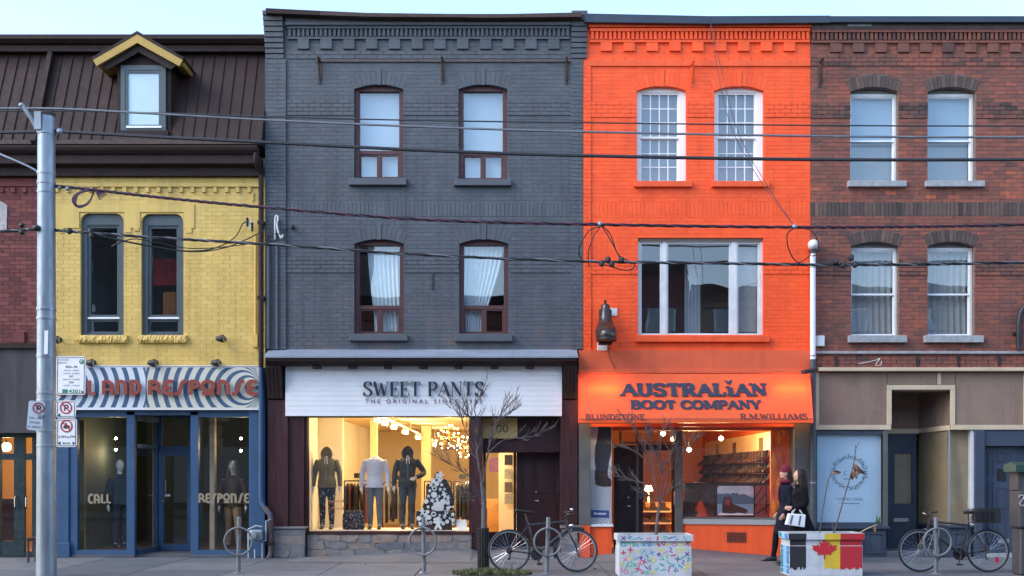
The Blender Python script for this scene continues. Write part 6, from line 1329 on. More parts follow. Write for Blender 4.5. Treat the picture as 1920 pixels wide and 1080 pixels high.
for h, l in ((b3,'left'),(b4,'right'),(b6,'third')): curtain(h.x0+.03, h.x1-.03, h.z0+.02, h.z1-.02, .28, cur_b, l+' beige curtain in the first floor of the brown building', 7, .025)
solo('red_banner', MB().prism([(PX(287,.8),PZ(535,.8)),(PX(333,.8),PZ(535,.8)),(PX(333,.8),PZ(485,.8)),(PX(287,.8),PZ(485,.8))], .8, .82), M('red_cloth', (.28,.025,.03), .9, .5, 18, stretch=(6,1,.3)), 'red striped cloth hanging behind the right yellow wall window', 'banner'); solo('orange_chair_back', MB().box(PX(305,.7), PX(332,.7), .7, .76, PZ(600,.7), PZ(547,.7)), M('orange_panel', (.45,.16,.04), .7), 'orange panel standing behind the right window of the yellow wall', 'panel', bevel=.03)
# coming soon poster
WP = thing('coming_soon_poster', 'large pale blue window poster with leaf wreath and COMING SOON', 'poster', (PX(1592,.1),.1,PZ(986,.1))); Yw = .09
part('sheet', MB().box(PX(1532,.09), PX(1654,.09), Yw, Yw+.01, PZ(985,.09), PZ(812,.09)), M('pale_blue_paper', (.46,.60,.74), .6, .05, 1.5, .04), WP); s = Sheet((0,Yw,0), depth=.003); cx, cz = PX(1592,Yw), PZ(886,Yw); random.seed(3)
for i in range(150):
    a = 2*PI*i/150+random.uniform(-.03,.03); rr = .30+random.uniform(-.03,.03); p = (cx+rr*math.cos(a), cz+rr*.95*math.sin(a)); b_ = a+random.choice((.6,1.9,-.4))
    s.stroke([p, (p[0]+.02*math.cos(b_), p[1]+.02*math.sin(b_)), (p[0]+.045*math.cos(b_+.2), p[1]+.045*math.sin(b_+.2))], [.004,.012,.003])
s.stroke([(cx+.29*math.cos(a), cz+.275*math.sin(a)) for a in [2*PI*k/40 for k in range(41)]], .005); part('wreath', s.mb, M('grey_leaf_print', (.13,.18,.22), .6), WP)
s = Sheet((0,Yw,0), depth=.003); tg = M('slate_print', (.07,.10,.14), .6)
for c, x in (('C',1585),('A',1598),('F',1611),('E',1624)): s.text(c, PX(x,Yw), PZ(891,Yw), .075)
[s.stroke([(PX(1582+4*i,Yw), PZ(898,Yw)), (PX(1585+4*i,Yw), PZ(898,Yw))], .014) for i in range(4)]; s.text('COMING SOON', PX(1592,Yw), PZ(938,Yw), .045, .50, spacing=1.3); [s.stroke([(PX(1573+3*i,Yw), PZ(944,Yw)), (PX(1575.2+3*i,Yw), PZ(944,Yw))], .012) for i in range(13)]; part('lettering', s.mb, tg, WP)
# ------------------------------------------------------------------ utility pole and its signs
YP = -4.0
UP = thing('utility_pole', 'tall galvanised grey utility pole carrying overhead cables at the left', 'utility pole', (PX(87,YP),YP,0)); xp = PX(87,YP)
part('shaft', MB().lathe([(.150,-.01),(.140,2),(.132,5),(.126,PZ(216,YP))], (xp,YP,0), 20), galv, UP)
part('cap', MB().lathe([(.130,PZ(219,YP)),(.132,PZ(213,YP)),(.10,PZ(211,YP)),(.0,PZ(210,YP))], (xp,YP,0), 20), rust, UP)
for y in (250,325,343,360,580,597,668,737,752,808,836): part('band', MB().lathe([(.136 if y < 500 else .142,PZ(y+3,YP)),(.138 if y < 500 else .145,PZ(y,YP)),(.136 if y < 500 else .142,PZ(y-3,YP))], (xp,YP,0), 20), galv, UP)
part('top_bracket', MB().tube([(xp-.1,YP-.1,PZ(245,YP)),(PX(64,YP),YP-.12,PZ(225,YP)),(PX(50,YP),YP-.14,PZ(204,YP))], .03, 8).box(xp-.12, xp-.02, YP-.16, YP-.11, PZ(248,YP), PZ(215,YP)), galv, UP)
part('clamp', MB().sphere((PX(48,YP),YP-.14,PZ(203,YP)), .04).sphere((PX(112,YP),YP,PZ(247,YP)), .055).tube([(xp+.12,YP,PZ(248,YP)),(PX(112,YP),YP,PZ(247,YP))], .02, 8), galv, UP)
[part('splice', MB().sphere((PX(a_,YP),YP-.13,PZ(b_,YP)), r_), black, UP) for a_, b_, r_ in ((75,431,(.06,.05,.05)),(48,426,.04),(48,439,.04))]
st_ = Sheet((0,YP-.146,0), depth=.004); st_.poly([(PX(90,YP),PZ(666,YP)),(PX(97,YP),PZ(666,YP)),(PX(98,YP),PZ(622,YP)),(PX(91,YP),PZ(622,YP))]); part('pole_sticker', st_.mb, white_p, UP)
sgw = M('sign_white', (.74,.76,.78), .4, .06); sgred = M('sign_red', (.42,.02,.04), .4, .06); sgblk = M('sign_black', (.02,.022,.025), .5); sggrn = M('sign_green', (.03,.20,.10), .5)
def plate(name, pts, label, tilt=(1,0,0), mid=None):
    Y = YP-.17; x0, y0, x1, y1 = pts; t = thing(name, label, 'street sign', (PX((x0+x1)/2,Y),Y,PZ(y1,Y)))
    W, H = PX(x1,Y)-PX(x0,Y), PZ(y0,Y)-PZ(y1,Y); U = Vector(tilt).normalized(); V = Vector((0,0,1)); r = .035
    if mid: V = Vector(mid).normalized(); U = (U-V*U.dot(V)).normalized()
    O_ = Vector((PX((x0+x1)/2,Y),Y,PZ((y0+y1)/2,Y))); s = Sheet(O_, U, V, depth=.004)
    pl = [(cx+r*math.cos(a), cy+r*math.sin(a)) for cx, cy, a0 in ((W/2-r,-H/2+r,-PI/2),(W/2-r,H/2-r,0),(-W/2+r,H/2-r,PI/2),(-W/2+r,-H/2+r,PI)) for a in [a0+PI/2*k/4 for k in range(5)]]
    s.poly(pl); bk_ = Sheet(O_, -U, V, depth=.004); bk_.poly(pl); s.mb.add(bk_.mb.v, bk_.mb.f); part('plate', s.mb, sgw, t)
    part('mount_strap', MB().box(O_.x-W*.1 if x0 > 90 else O_.x, O_.x+W*.1 if x0 > 90 else O_.x+.1, Y+.006, YP-.05, O_.z-.02, O_.z+.02), galv, t)
    return t, (lambda d=.002: Sheet(O_+U.cross(V)*.006, U, V, depth=d)), W, H
def prohibit(t, S, u, v, r, P_=True):
    s = S(.002)
    if P_: s.stroke([(u-r*.25,v-r*.55),(u-r*.25,v+r*.5)], r*.24).stroke([(u-r*.25,v+r*.42)]+arc(u+r*.12,v+r*.17,r*.27,r*.27,90,-90,8)+[(u-r*.25,v-r*.1)], r*.22)
    else: s.poly([(u-r*.62,v-r*.3),(u-r*.5,v+r*.1),(u-r*.35,v+r*.12),(u-r*.2,v+r*.5),(u+r*.05,v+r*.52),(u+r*.1,v+r*.2),(u+r*.55,v+r*.1),(u+r*.62,v-r*.35),(u+r*.3,v-r*.45),(u-r*.3,v-r*.45)])
    part('symbol', s.mb, sgblk, t); s = S(.005); s.stroke([(u+r*math.cos(2*PI*k/28), v+r*math.sin(2*PI*k/28)) for k in range(29)], r*.22).stroke([(u-r*.68,v+r*.68),(u+r*.68,v-r*.68)], r*.18); part('red_ring', s.mb, sgred, t)
def border(t, S, W, H):
    s = S(.002); a, b = W/2-.02, H/2-.02
    for p, q in (((-a,-b),(a,-b)),((a,-b),(a,b)),((a,b),(-a,b)),((-a,b),(-a,-b))): s.stroke([p,q], .007)
    part('border', s.mb, sgblk, t)
t, S, W, H = plate('parking_sign', (104,668,162,740), 'grey parking hours panel with green P badge on the pole', (1,-.12,0), (.012,0,1)); border(t, S, W, H)
s = S(); s.text('PAY PARKING', -W*.44, H*.385, .024, .17, 'L'); s.text('ENFORCED', -W*.44, H*.31, .024, .14, 'L')
for tx, v, h_, w_, bd in (('MON - FRI',.20,.030,.18,.02),('9:00 AM - 4:00 PM',.115,.021,.24,0),('6:00 PM - 12:00AM',.035,.021,.26,0),('SAT',-.045,.027,.06,.02),('8:00 AM - 12:00AM',-.12,.021,.26,0),('SUN',-.20,.027,.07,.02),('1:00 PM - 12:00AM',-.28,.021,.26,0)): s.text(tx, .01, H*v, h_, w_, bold=bd)
s.poly([(W*.37,-H*.47),(W*.37,-H*.39),(W*.46,-H*.43)]); part('lettering', s.mb, sgblk, t)
s = S(); s.poly([(W*.36+.037*math.cos(2*PI*k/20), H*.36+.037*math.sin(2*PI*k/20)) for k in range(20)]); s.poly([(-W*.28,-H*.47),(-W*.1,-H*.47),(-W*.1,-H*.36),(-W*.28,-H*.36)]); s.text('4301', W*.13, -H*.455, .055, .18, bold=.01); part('green_badge', s.mb, sggrn, t); s = S(.005); s.text('P', W*.36, H*.33, .036, bold=.01); part('badge_letter', s.mb, sgw, t)
t, S, W, H = plate('no_parking_sign', (105,751,143,783), 'white no parking sign with left arrow below the parking panel', (1,-.1,0)); border(t, S, W, H); prohibit(t, S, .0, H*.08, .085); s = S(); s.poly([(-W*.42,-H*.36),(-W*.30,-H*.24),(-W*.30,-H*.48)]); part('arrow', s.mb, sgblk, t)
t, S, W, H = plate('no_stopping_sign', (105,785,145,838), 'white sign reading 4 PM-6 PM, lowest on the pole', (1,-.1,0)); border(t, S, W, H); prohibit(t, S, .0, H*.24, .085, False); s = S(); s.text('4 PM-6 PM', 0, -H*.19, .04, .26); s.text('MON-FRI', 0, -H*.40, .026, .12, bold=.02); s.poly([(-W*.42,-H*.37),(-W*.30,-H*.30),(-W*.30,-H*.44)]); s.poly([(W*.42,-H*.37),(W*.30,-H*.30),(W*.30,-H*.44)]); part('lettering', s.mb, sgblk, t)
t, S, W, H = plate('permit_sign', (53,752,81,807), 'tilted white no parking sign turned sideways on the left of the pole', (.95,.35,0), (.09,0,1)); prohibit(t, S, .03, H*.27, .075); s = S(); s.text('7AM - 7PM', 0, -H*.12, .03, .17); s.text('EXCEPT', 0, -H*.27, .03, .15); s.text('BY PERMIT', 0, -H*.42, .03, .2); part('lettering', s.mb, sgblk, t)

# ------------------------------------------------------------------ overhead cables
cab = M('black_cable', (.018,.018,.02), .5, .2); cabs = M('grey_cable', (.17,.175,.185), .5, .2, metal=.4); purc = M('purple_cable', (.055,.025,.055), .45, .3, 9); redc = M('dark_red_cable', (.10,.018,.03), .45, .2)
def px_curve(pts, Y=YP, n=8): return spline([P(a,b,Y) for a,b in pts], n)
def wave_tube(mb, path, r, amp, turns, ph):
    out = []; L_ = len(path)
    for i, p in enumerate(path): a = ph+turns*2*PI*i/L_; out.append(p+Vector((0,math.cos(a)*amp,math.sin(a)*amp)))
    return mb.tube(out, r, 6)
def cable(name, pts, r, mat, label, Y=YP, n=10): return solo(name, MB().tube(px_curve(pts,Y,n), r, 6), mat, label, 'cable')
cable('span_wire', [(-700,212),(-300,210),(48,203),(250,211),(500,225),(800,238),(1092,247),(1520,255),(1920,257),(2500,250)], .017, cabs, 'pale grey span wire, topmost cable leaving the pole')
cable('overhead_cable', [(-700,215),(-300,212),(60,208),(300,212),(500,219),(800,226),(1100,230),(1520,235),(1920,236),(2500,232)], .011, cab, 'thin black cable just below the topmost grey wire')
cable('overhead_cable', [(-700,258),(-300,254),(75,247),(112,247),(300,257),(500,267),(800,282),(1100,292),(1520,299),(1920,299),(2500,292)], .026, cab, 'thickest black cable crossing the top storey windows')
cable('guy_wire', [(-400,130),(0,289),(75,325)], .016, galv, 'pale steel guy strand slanting up left from the pole')
TB = thing('twisted_cable', 'twisted purple and red cable bundle crossing between the storeys', 'cable', P(800,412,YP)); base = px_curve([(104,349),(150,353),(300,370),(500,389),(800,412),(1125,421),(1480,426),(1700,425),(1920,421),(2500,405)], YP, 24)
for k, m_ in enumerate((purc,redc,cab)): part('strand', wave_tube(MB(), base, .011, .016, 34, k*2*PI/3), m_, TB)
part('messenger', MB().tube(base, .006, 5), cabs, TB); lp = MB()
for k in range(4): lp.tube(spline([P(172,357,YP)+Vector((0,.01*k,0)), P(158,356+k,YP-.03*k), P(140+2*k,366,YP), P(136+2*k,378+k,YP-.02), P(148,389-k,YP), P(165-k,382,YP), P(173,368,YP+.02*k), P(178,357,YP), P(200-4*k,366+3*k,YP)],6), .011, 6)
part('slack_loop', lp, purc, TB); [part('clamp', MB().sphere(P(a_,b_,YP), r_), galv, TB) for a_, b_, r_ in ((112,352,.03),(127,354,.035),(1125,420,.04),(1490,425,.04))]
LB = thing('twisted_cable', 'twisted black and silver cable crossing just above the shopfronts', 'cable', P(800,478,YP)); base = px_curve([(-700,455),(-300,445),(0,434),(75,430),(160,436),(300,446),(500,458),(800,478),(1100,490),(1300,493),(1520,496),(1700,496),(1920,492),(2500,480)], YP, 24)
for k, m_ in enumerate((cab,cab,cabs)): part('strand', wave_tube(MB(), base, .011, .014, 40, k*2*PI/3), m_, LB)
sp = MB()
for x, y in ((130,433),(172,441),(170,433),(1128,494),(1147,495),(1140,487),(1165,487),(1568,490),(1596,483),(1603,496),(1580,497)): part('connector', MB().lathe([(.012,-.05),(.04,-.03),(.045,0),(.04,.03),(.012,.05)], P(x,y,YP-.02), 8), black, LB)

def drop(pts, label, Y0, Y1, r=.009, mat=None):           # service wire from the bundle to the wall
    n = len(pts); w = [P(x, y, Y0+(Y1-Y0)*i/(n-1)) for i, (x, y) in enumerate(pts)]; return solo('service_drop', MB().tube(spline(w,8), r, 6), mat or cab, label, 'cable')
drop([(165,436),(220,450),(300,465),(370,472),(430,462),(480,440),(500,428)], 'sagging black service wire running to the corner of the grey wall', YP, -.2, .010)
drop([(172,438),(250,455),(340,470),(400,466),(440,445),(455,420),(466,414)], 'black service wire running up to the insulators on the yellow wall', YP, -.15, .010); drop([(230,450),(210,462),(250,448),(300,456),(360,466),(430,462),(480,455)], 'loose looping black wire in front of the right yellow wall window', YP, -.4, .008)
drop([(1125,425),(1105,432),(1093,450),(1085,470),(1092,490)], 'thin wire looping down left at the edge of the orange wall', YP, -3.6); drop([(1126,425),(1112,445),(1103,475),(1105,500)], 'thin wire hanging straight below the left bundle clamp', YP, -3.7); drop([(1128,424),(1142,445),(1155,470),(1165,487)], 'thin wire slanting down right from the left bundle clamp', YP, -3.9); drop([(1130,424),(1145,440),(1160,478),(1190,495),(1175,507),(1130,495)], 'black wire bow under the cable left of the triple window', YP, -3.9)
drop([(1490,427),(1476,440),(1480,470),(1497,492),(1521,478)], 'black service wire bow running to the round cap of white pipe', YP, -.2, .011); drop([(1600,487),(1570,478),(1540,476),(1524,480)], 'black service wire from brown wall connectors to the white pipe', YP, -.2, .013); drop([(1490,427),(1520,432),(1534,455),(1530,480)], 'thin wire bow right of the round pipe cap', YP, -.3)
drop([(1330,30),(1345,130),(1370,235),(1420,330),(1490,425)], 'thin dark wire falling across the right orange window from the roof', -.2, YP, .005, cab); drop([(1330,30),(1355,140),(1385,250),(1440,350),(1490,425)], 'second thin dark wire falling across right orange window, slightly lower', -.2, YP, .005, cab)
part_w = MB().tube(spline([P(505,460,-.1),P(500,445,-.15),P(506,420,-.12),P(518,411,-.1),P(526,430,-.14),P(545,428,-.1)],6), .008, 6).tube(spline([P(498,458,-.12),P(510,440,-.12),P(530,436,-.12),P(549,424,-.08)],6), .007, 6).sphere(P(549,426,-.05), (.03,.05,.05))
solo('wire_tangle', part_w, black, 'tangle of thin wires at the left corner of the grey wall', 'cable'); solo('loose_wires', MB().tube(spline([P(1610,682,-.09),P(1630,678,-.1),P(1643,675,-.1),P(1650,672,-.1),P(1642,684,-.12),P(1651,684,-.1),P(1653,676,-.1)],6), .006, 5), white_old, 'loose pale wires sticking out above the taupe boarded panel', 'cable')

# ------------------------------------------------------------------ ring stands
def ring_stand():
    t = thing('ring_bike_stand', '', 'bike stand', (0,0,0), 'post and ring bike stands', local=True)
    part('post', MB().lathe([(.035,-.005),(.034,.86),(.030,.885),(.0,.89)], (0,0,0), 14), dullsteel, t); part('ring', MB().torus((0,-.062,.50), .215, .017, 'y', 36, 10), dullsteel, t)
    for z in (.28,.72): part('bolt', MB().lathe([(.014,-.09),(.014,-.03)], (0,0,z), 8, 'y'), chrome, t)
    part('foot_plate', MB().lathe([(.08,.0),(.08,.012),(.04,.015)], (0,0,0), 16), galv, t); return t
RS = ring_stand(); spots = ((447,-3.3,'ring bike stand in front of the window lettered RESPONSE'),(795,-3.3,'empty ring bike stand in front of the stone plinth'),(1025,-3.45,'ring bike stand that the dark hybrid bicycle leans on'),(1755,-3.45,'ring bike stand that the black basket bicycle leans on'))
for i, (x, Y, l) in enumerate(spots):
    o = RS if i == 0 else dup(RS); o.location = (PX(x,Y),Y,0); o['label'] = l; o.rotation_euler = (0,(.015,-.01,.03,.0)[i],(.1,-.15,.05,0)[i])
# ------------------------------------------------------------------ bicycles
def bicycle(label, loc, rotz, basket=False, frame_m=None, fender=False):
    t = thing('bicycle', label, 'bicycle', loc, 'bicycles locked to ring stands', local=True, rotz=rotz); fm = frame_m or blackm; R = .335; wb = 1.07
    for nm, x in (('rear_wheel',-wb/2),('front_wheel',wb/2)):
        w = part(nm, MB().torus((x,0,R+.012), R-.012, .017, 'y', 44, 8), black, t); part('rim', MB().lathe([(R-.045,-.011),(R-.028,-.012),(R-.028,.012),(R-.045,.011),(R-.045,-.011)], (x,0,R+.012), 44, 'y', smooth=False, caps=False), galv, w)
        sp = MB()
        for k in range(28): a = 2*PI*k/28; b = a+(.35 if k%2 else -.35); sp.tube([(x+.022*math.cos(b),(-.025 if k%4 < 2 else .025),R+.012+.022*math.sin(b)),(x+(R-.04)*math.cos(a),0,R+.012+(R-.04)*math.sin(a))], .0013, 3)
        part('spokes', sp, chrome, w); part('hub', MB().lathe([(.012,-.06),(.012,-.03),(.024,-.028),(.024,.028),(.012,.03),(.012,.06)], (x,0,R+.012), 12, 'y'), chrome, w)
        if nm == 'rear_wheel': part('sprocket', MB().lathe([(.02,-.045),(.05,-.044),(.05,-.028),(.02,-.027)], (x,0,R+.012), 20, 'y'), iron, w)
    z0 = R+.012; bb = Vector((-.10,0,.29)); st = Vector((-.245,0,.80)); ht = Vector((.365,0,.83)); hb_ = Vector((.40,0,.69)); ax = Vector((wb/2,0,z0)); rx = Vector((-wb/2,0,z0))
    part('frame', MB().tube([bb,st],.017,8).tube([st-Vector((0,0,.05)),ht-Vector((.005,0,.02))],.016,8).tube([bb,hb_],.021,8).tube([hb_-Vector((-.005,0,.02)),ht+Vector((-.006,0,.02))],.022,8).tube([bb,rx+Vector((0,.055,0))],.010,6).tube([bb,rx-Vector((0,.055,0))],.010,6).tube([st-Vector((0,0,.07)),rx+Vector((0,.055,0))],.009,6).tube([st-Vector((0,0,.07)),rx-Vector((0,.055,0))],.009,6), fm, t)
    part('fork', MB().tube(spline([hb_,hb_+Vector((.02,.05,-.08)),ax+Vector((-.02,.055,.1)),ax+Vector((0,.055,0))],4),.012,8).tube(spline([hb_,hb_+Vector((.02,-.05,-.08)),ax+Vector((-.02,-.055,.1)),ax+Vector((0,-.055,0))],4),.012,8), fm, t)
    part('seat_post', MB().tube([st-Vector((0,0,.03)),st+Vector((-.05,0,.15))], .0135, 8), chrome if basket else blackm, t)
    sd = MB(); zz = .965; rs = []
    for x, w, h in ((-.14,.03,.0),(-.13,.07,.01),(-.08,.075,.012),(-.02,.05,.005),(.05,.026,0),(.12,.018,-.005),(.14,.008,-.008)): rs.append([(st.x-.06+x, w*math.cos(2*PI*k/12), zz+h+(.022 if math.sin(2*PI*k/12) > 0 else .032)*math.sin(2*PI*k/12)) for k in range(12)])
    sd.rings(rs); part('saddle', sd, black, t, recalc=True)
    stm = ht+Vector((-.012,0,.06)); part('stem', MB().tube([ht,stm,stm+Vector((.07,0,.035))], .015, 8), blackm, t); hb2 = stm+Vector((.07,0,.035))
    hbm = part('handlebar', MB().tube(spline([hb2+Vector((-.06,.30,.03)),hb2+Vector((-.01,.18,.03)),hb2+Vector((0,.06,.0)),hb2,hb2+Vector((0,-.06,.0)),hb2+Vector((-.01,-.18,.03)),hb2+Vector((-.06,-.30,.03))],4), .012, 8), blackm if not basket else chrome, t)
    for s in (-1,1): part('grip', MB().tube([hb2+Vector((-.012,s*.19,.03)),hb2+Vector((-.062,s*.305,.031))], .018, 8), black, hbm); part('brake_lever', MB().tube([hb2+Vector((.0,s*.16,.03)),hb2+Vector((.05,s*.18,.0)),hb2+Vector((.03,s*.26,-.005))], .006, 6), blackm, hbm)
    c = part('crankset', MB().lathe([(.03,-.05),(.095,-.052),(.098,-.046),(.03,-.044)], bb, 28, 'y'), iron, t)
    for s in (-1,1):
        e = bb+Vector((s*.055,s*.075,-s*.16)); part('crank_arm', MB().tube([bb+Vector((0,s*.06,0)),e], [.013,.009], 8), blackm, c); part('pedal', MB().box(e.x-.045, e.x+.045, e.y, e.y+s*.085, e.z-.012, e.z+.012), black, c, bevel=.004)
    part('chain', MB().tube([bb+Vector((0,-.047,.094)),rx+Vector((0,-.035,.048))], .004, 5).tube([bb+Vector((0,-.047,-.094)),rx+Vector((.01,-.035,-.11))], .004, 5), iron, t); part('derailleur', MB().tube([rx+Vector((0,-.06,-.01)),rx+Vector((.015,-.06,-.07)),rx+Vector((.0,-.045,-.13))], .012, 6).lathe([(.02,-.05),(.02,-.04)], rx+Vector((0,0,-.13)), 10, 'y'), iron, t)
    part('brake', MB().tube(spline([hb_+Vector((.03,-.05,-.05)),hb_+Vector((.05,-.05,.0)),hb_+Vector((.05,.05,.0)),hb_+Vector((.03,.05,-.05))],3), .007, 6), chrome, t); part('reflector', MB().box(ax.x-.27, ax.x-.24, -.012, .012, ax.z+.02, ax.z+.09), M('orange_reflector', (.7,.15,.02), .3), t)
    if fender: part('fender', MB().tube([(wb/2+(R+.02)*math.cos(a),0,z0+(R+.02)*math.sin(a)) for a in [math.radians(70+k*10) for k in range(14)]], .022, 6, flat=.35), black, t); part('bell', MB().sphere(hb2+Vector((.03,-.10,.07)), .028), chrome, t); part('head_lamp', MB().lathe([(.01,-.03),(.03,.0),(.034,.04),(.0,.042)], hb_+Vector((.04,0,.05)), 12, 'x'), chrome, t)
    if basket:
        bx = rx+Vector((.05,0,.46)); m_ = MB(); w, d, h = .20, .15, .20
        for k in range(9): m_.box(bx.x-w, bx.x+w, -d, -d+.006, bx.z+k*h/8-.007, bx.z+k*h/8+.007); m_.box(bx.x-w, bx.x+w, d-.006, d, bx.z+k*h/8-.007, bx.z+k*h/8+.007); m_.box(bx.x-w, bx.x-w+.006, -d+.007, d-.007, bx.z+k*h/8-.007, bx.z+k*h/8+.007); m_.box(bx.x+w-.006, bx.x+w, -d+.007, d-.007, bx.z+k*h/8-.007, bx.z+k*h/8+.007)
        for k in range(6): x = bx.x-w+.01+(2*w-.02)*k/5; m_.box(x-.008, x+.008, -d-.003, -d, bx.z-.007, bx.z+h+.007); m_.box(x-.008, x+.008, d, d+.003, bx.z-.007, bx.z+h+.007)
        m_.box(bx.x-w, bx.x+w, -d, d, bx.z-.02, bx.z-.008); part('rear_basket', m_, black, t); part('carrier', MB().tube([rx+Vector((0,.06,0)),bx+Vector((0,.06,-.02))],.006,6).tube([rx+Vector((0,-.06,0)),bx+Vector((0,-.06,-.02))],.006,6).tube([st-Vector((0,0,.05)),bx+Vector((.15,0,-.02))],.006,6), blackm, t); part('pannier', MB().box(bx.x-.12, bx.x+.16, -.12, .12, bx.z+.0, bx.z+.17), black, t, bevel=.03, seg=2); part('rear_reflector', MB().box(rx.x-.16, rx.x-.12, -.016, .016, rx.z-.19, rx.z-.10), sgred, t)
    return t
b1_ = bicycle('dark grey hybrid bicycle leaning on a ring stand by the tree', (PX(1018,-3.25),-3.25,0), 0, False, M('gunmetal_frame', (.05,.048,.055), .3, .1, metal=.4), True); b1_.rotation_euler = (-.05,0,.02)
b2_ = bicycle('black bicycle with rear basket leaning on the rightmost ring stand', (PX(1789,-3.25),-3.25,0), PI-.03, True); b2_.rotation_euler = (.05,0,PI-.03)
solo('u_lock', MB().tube(spline([P(1737,1042,-3.4),P(1750,1003,-3.4),P(1755,985,-3.42),P(1760,1003,-3.44),P(1748,1044,-3.44)],5), .010, 8), chrome, 'silver u-shaped lock hanging on the rightmost ring stand', 'lock')
# ------------------------------------------------------------------ litter bin
LB_ = thing('litter_bin', 'dark grey street litter bin with green lid and white graffiti scrawl', 'litter bin', (PX(1935,-3.7),-3.7,0)); Yb = -3.7; x0, x1 = PX(1908,Yb), PX(1992,Yb); bing = M('bin_grey_plastic', (.055,.052,.055), .55, .12, 4, .15, 60)
part('lower_body', MB().box(x0+.03, x1-.03, Yb-.02, Yb+.28, 0, PZ(991,Yb)), bing, LB_, bevel=.02); part('upper_body', MB().box(x0, x1, Yb-.05, Yb+.31, PZ(990,Yb), PZ(920,Yb)), bing, LB_, bevel=.03, seg=2); part('chute', MB().box(x0+.02, x1-.02, Yb+.03, Yb+.24, PZ(919,Yb), PZ(885,Yb)), M('bin_slot', (.12,.13,.12), .5), LB_)
for xx in (x0, x1-.03): part('lid_post', MB().box(xx, xx+.03, Yb-.02, Yb+.28, PZ(919,Yb), PZ(885,Yb)), bing, LB_)
part('lid', MB().prismx([(Yb-.10,PZ(884.5,Yb)),(Yb-.10,PZ(872,Yb)),(Yb+.1,PZ(866,Yb)),(Yb+.34,PZ(872,Yb)),(Yb+.34,PZ(884.5,Yb))], x0-.07, x1+.07), M('bin_green_lid', (.02,.06,.05), .4, .1), LB_)
s = Sheet((0,Yb-.052,0), depth=.003); gr = [(1896,932),(1900,928),(1906,930),(1902,938),(1898,944),(1904,948),(1909,940),(1905,934),(1911,932),(1914,944),(1908,952),(1912,960),(1917,948),(1914,970),(1910,968),(1908,958),(1915,952),(1921,958),(1918,966)]
s.stroke([(p[0],p[1]) for p in spline([(PX(a,Yb),PZ(b,Yb),0) for a,b in [(q_[0]+11,q_[1]) for q_ in gr]],5)], .007); part('graffiti', s.mb, white_p, LB_)
solo('sign_stand', MB().tube([(PX(53,-1.2),-1.2,0),(PX(53,-1.2),-1.2,PZ(1010,-1.2))], .02, 8).tube([(PX(62,-1.1),-1.0,0),(PX(60,-1.1),-1.0,PZ(1008,-1.2))], .02, 8).tube([(PX(50,-1.2),-1.2,PZ(1012,-1.2)),(PX(74,-1.1),-1.1,PZ(1008,-1.2))], .03, 8), rust, 'low rusty tube rail standing just left of the pole', 'rail')
# ------------------------------------------------------------------ planters
conc_w = M('white_painted_concrete', (.50,.53,.56), .75, .12, 6, .5, 90, streak=.5, chips=(.22,.22,.22), dirt=.35, dcol=(.33,.34,.35), dscale=4); soil = M('dark_soil', (.03,.024,.02), .95, .3, 20, .8, 40, bd=.02)
def planter(name, xa, xb, ytop, Yf, depth, mat, label):
    x0, x1 = PX(xa,Yf), PX(xb,Yf); zt = PZ(ytop,Yf); t = thing(name, label, 'planter', ((x0+x1)/2,Yf+depth/2,0)); i = .022
    part('body', MB().box(x0+i, x1-i, Yf+i, Yf+depth-i, .0, zt-.19), mat, t, bevel=.005); part('neck', MB().box(x0+i+.01, x1-i-.01, Yf+i+.01, Yf+depth-i-.01, zt-.189, zt-.096), mat, t)
    rim = MB(); w = .05; rim.box(x0, x1, Yf, Yf+w, zt-.095, zt); rim.box(x0, x1, Yf+depth-w, Yf+depth, zt-.095, zt); rim.box(x0, x0+w, Yf+w, Yf+depth-w, zt-.095, zt-.0005); rim.box(x1-w, x1, Yf+w, Yf+depth-w, zt-.095, zt-.0005); part('rim', rim, mat, t)
    part('soil', MB().box(x0+w, x1-w, Yf+w, Yf+depth-w, zt-.095, zt-.025), soil, t); return t, x0, x1, zt, i
PL1, x0, x1, zt, ii = planter('concrete_planter', 1158, 1300, 1003, -3.95, .62, conc_w, 'white concrete planter painted with colourful confetti squiggles'); random.seed(11); Yf = -3.95
confc = [M('conf_'+n, c, .6, .05) for n, c in (('red',(.50,.03,.08)),('teal',(.05,.35,.40)),('yellow',(.70,.60,.08)),('green',(.08,.45,.25)),('purple',(.10,.06,.28)),('pink',(.65,.18,.32)),('blue',(.08,.25,.50)))]
sheets = [[Sheet((0,Yf+o,0), depth=.002) for o in (0, ii, ii+.01)] for _ in confc]; used = []
